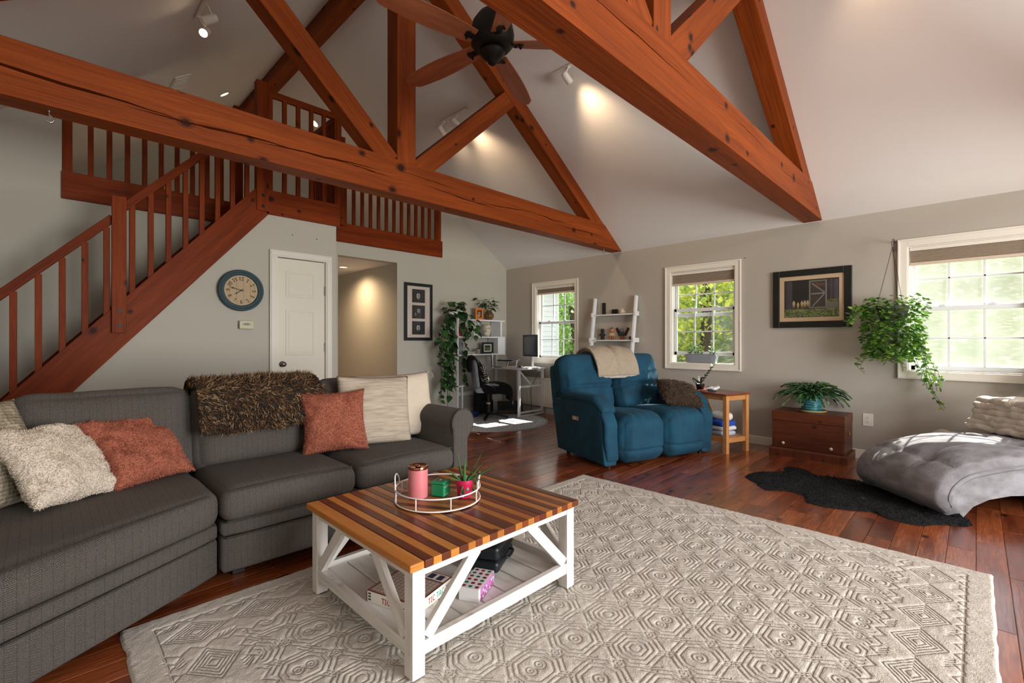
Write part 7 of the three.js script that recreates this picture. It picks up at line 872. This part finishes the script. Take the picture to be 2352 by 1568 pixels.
{ // trees
  const leafQuad = (() => { const g = leafGeo(1, 0.8, 0.2, 0.15, 2); return g; })();
  const mats = [[0xd0d25a, 0xb2bd4c, 0x93a840], [0x96b85c, 0x78a04c, 0xaac86c], [0x6f9450, 0x5a7d44, 0x86a85c]].map((s) => s.map((c) => phy({ color: lin(c), roughness: 0.8, transmission: 0.5, thickness: 0 })));
  const bark = std({ color: lin(0x4a3c30), roughness: 1 });
  function tree(label, x, z, h, cy, rx, ry, rz, n, kind, s, seed, gy) {
    const t = thing('tree', label, 'tree', [x, gy, z], 0, 'trees outside the windows'), R = rng(seed); part('trunk', tube([[0, -0.3, 0], [0.05, h * 0.35, 0.03], [-0.04, h * 0.7, 0]], 0.12, 10, 7), bark, t);
    const lists = [[], [], []], o = new THREE.Object3D(), clumps = []; for (let i = 0; i < 26; i++) { const a = R() * 6.28, c = R() * 2 - 1, q = Math.sqrt(1 - c * c), f = 0.45 + 0.55 * R(); clumps.push([V(q * Math.cos(a) * rx * f, cy - gy + c * ry * f, q * Math.sin(a) * rz * f), 0.25 + 0.25 * R()]); }
    for (let i = 0; i < n; i++) { const [c, r] = clumps[(R() * clumps.length) | 0], a = R() * 6.28, cc = R() * 2 - 1, q = Math.sqrt(1 - cc * cc), f = Math.pow(R(), 0.4) * r * Math.min(rx, rz) * 1.5; o.position.set(c.x + q * Math.cos(a) * f, c.y + cc * f, c.z + q * Math.sin(a) * f); o.rotation.set(R() * 6.28, R() * 6.28, R() * 6.28); o.scale.setScalar(s * (0.7 + 0.6 * R())); o.updateMatrix(); const g = leafQuad.clone(); g.applyMatrix4(o.matrix); lists[(R() * 3) | 0].push(g); }
    lists.forEach((l, k) => part('foliage', merge(l), mats[kind][k], t));
  }
  const G = (x) => -0.35 + 0.42 * Math.max(0, x - 8.2);
  tree('yellow-green leafy tree outside the planter window', 10.9, -4.5, 3, 2.3, 1.5, 1.9, 1.4, 4200, 0, 0.13, 3, G(10.9)); tree('pale green tree behind the yellow-green one', 15.5, -5.2, 6, 5.2, 2.6, 2.6, 2.4, 2600, 1, 0.2, 5, G(15.5)); tree('dark green tree right of the planter window view', 14.5, -8.2, 5, 4.2, 2.2, 2.6, 2.2, 2600, 2, 0.2, 7, G(14.5));
  tree('green bush beyond the house wing', 11.0, -8.4, 2, 1.6, 1.0, 1.3, 1.0, 1800, 1, 0.13, 9, G(11)); tree('unseen tall tree placed to shade the loveseat from the sun', 12.4, -2.4, 7, 7.2, 1.3, 1.9, 1.25, 1700, 1, 0.22, 11, G(12.4)); tree('far green tree on the slope', 20, -12, 7, 8.2, 3.6, 4, 3.6, 2400, 2, 0.32, 13, G(20)); tree('far pale tree on the slope', 22, -7, 7, 9.5, 3.6, 3.6, 3.4, 2200, 1, 0.32, 15, G(22)); tree('far yellow-green tree on the slope', 19, -4, 6, 8.6, 2.6, 2.6, 2.4, 1800, 0, 0.28, 17, G(19));  // the tall tree is out of view, placed to keep sun off the loveseat
}
{ // white sided house wing seen through the desk window
  const t = thing('house_wing', 'white clapboard house wing outside the desk window', 'house', [6.9, -0.4, -7.6]), wm = std({ color: lin(0xdadcdc), roughness: 0.7 }); part('wall', bx(-0.95, 0.95, 0, 3.0, -1.2, 1.18), wm, t); for (let i = 0; i < 27; i++) { const y = 0.1 + i * 0.105; const g = extrude([[0, 0], [0.016, 0], [0.003, 0.115], [0, 0.115]], 1.9); g.rotateY(-Math.PI / 2); g.translate(0.95, y, 1.18); part('siding_board', g, wm, t); }
  part('corner_board', bx(0.90, 0.975, 0, 3.0, 1.15, 1.21), wm, t); part('soffit', bx(-0.9, 3.6, 2.78, 2.95, 1.0, 1.7), wm, t); part('porch_post', bx(2.9, 3.02, 0, 2.8, 1.4, 1.52), wm, t);
}

renderer.render(scene, camera);
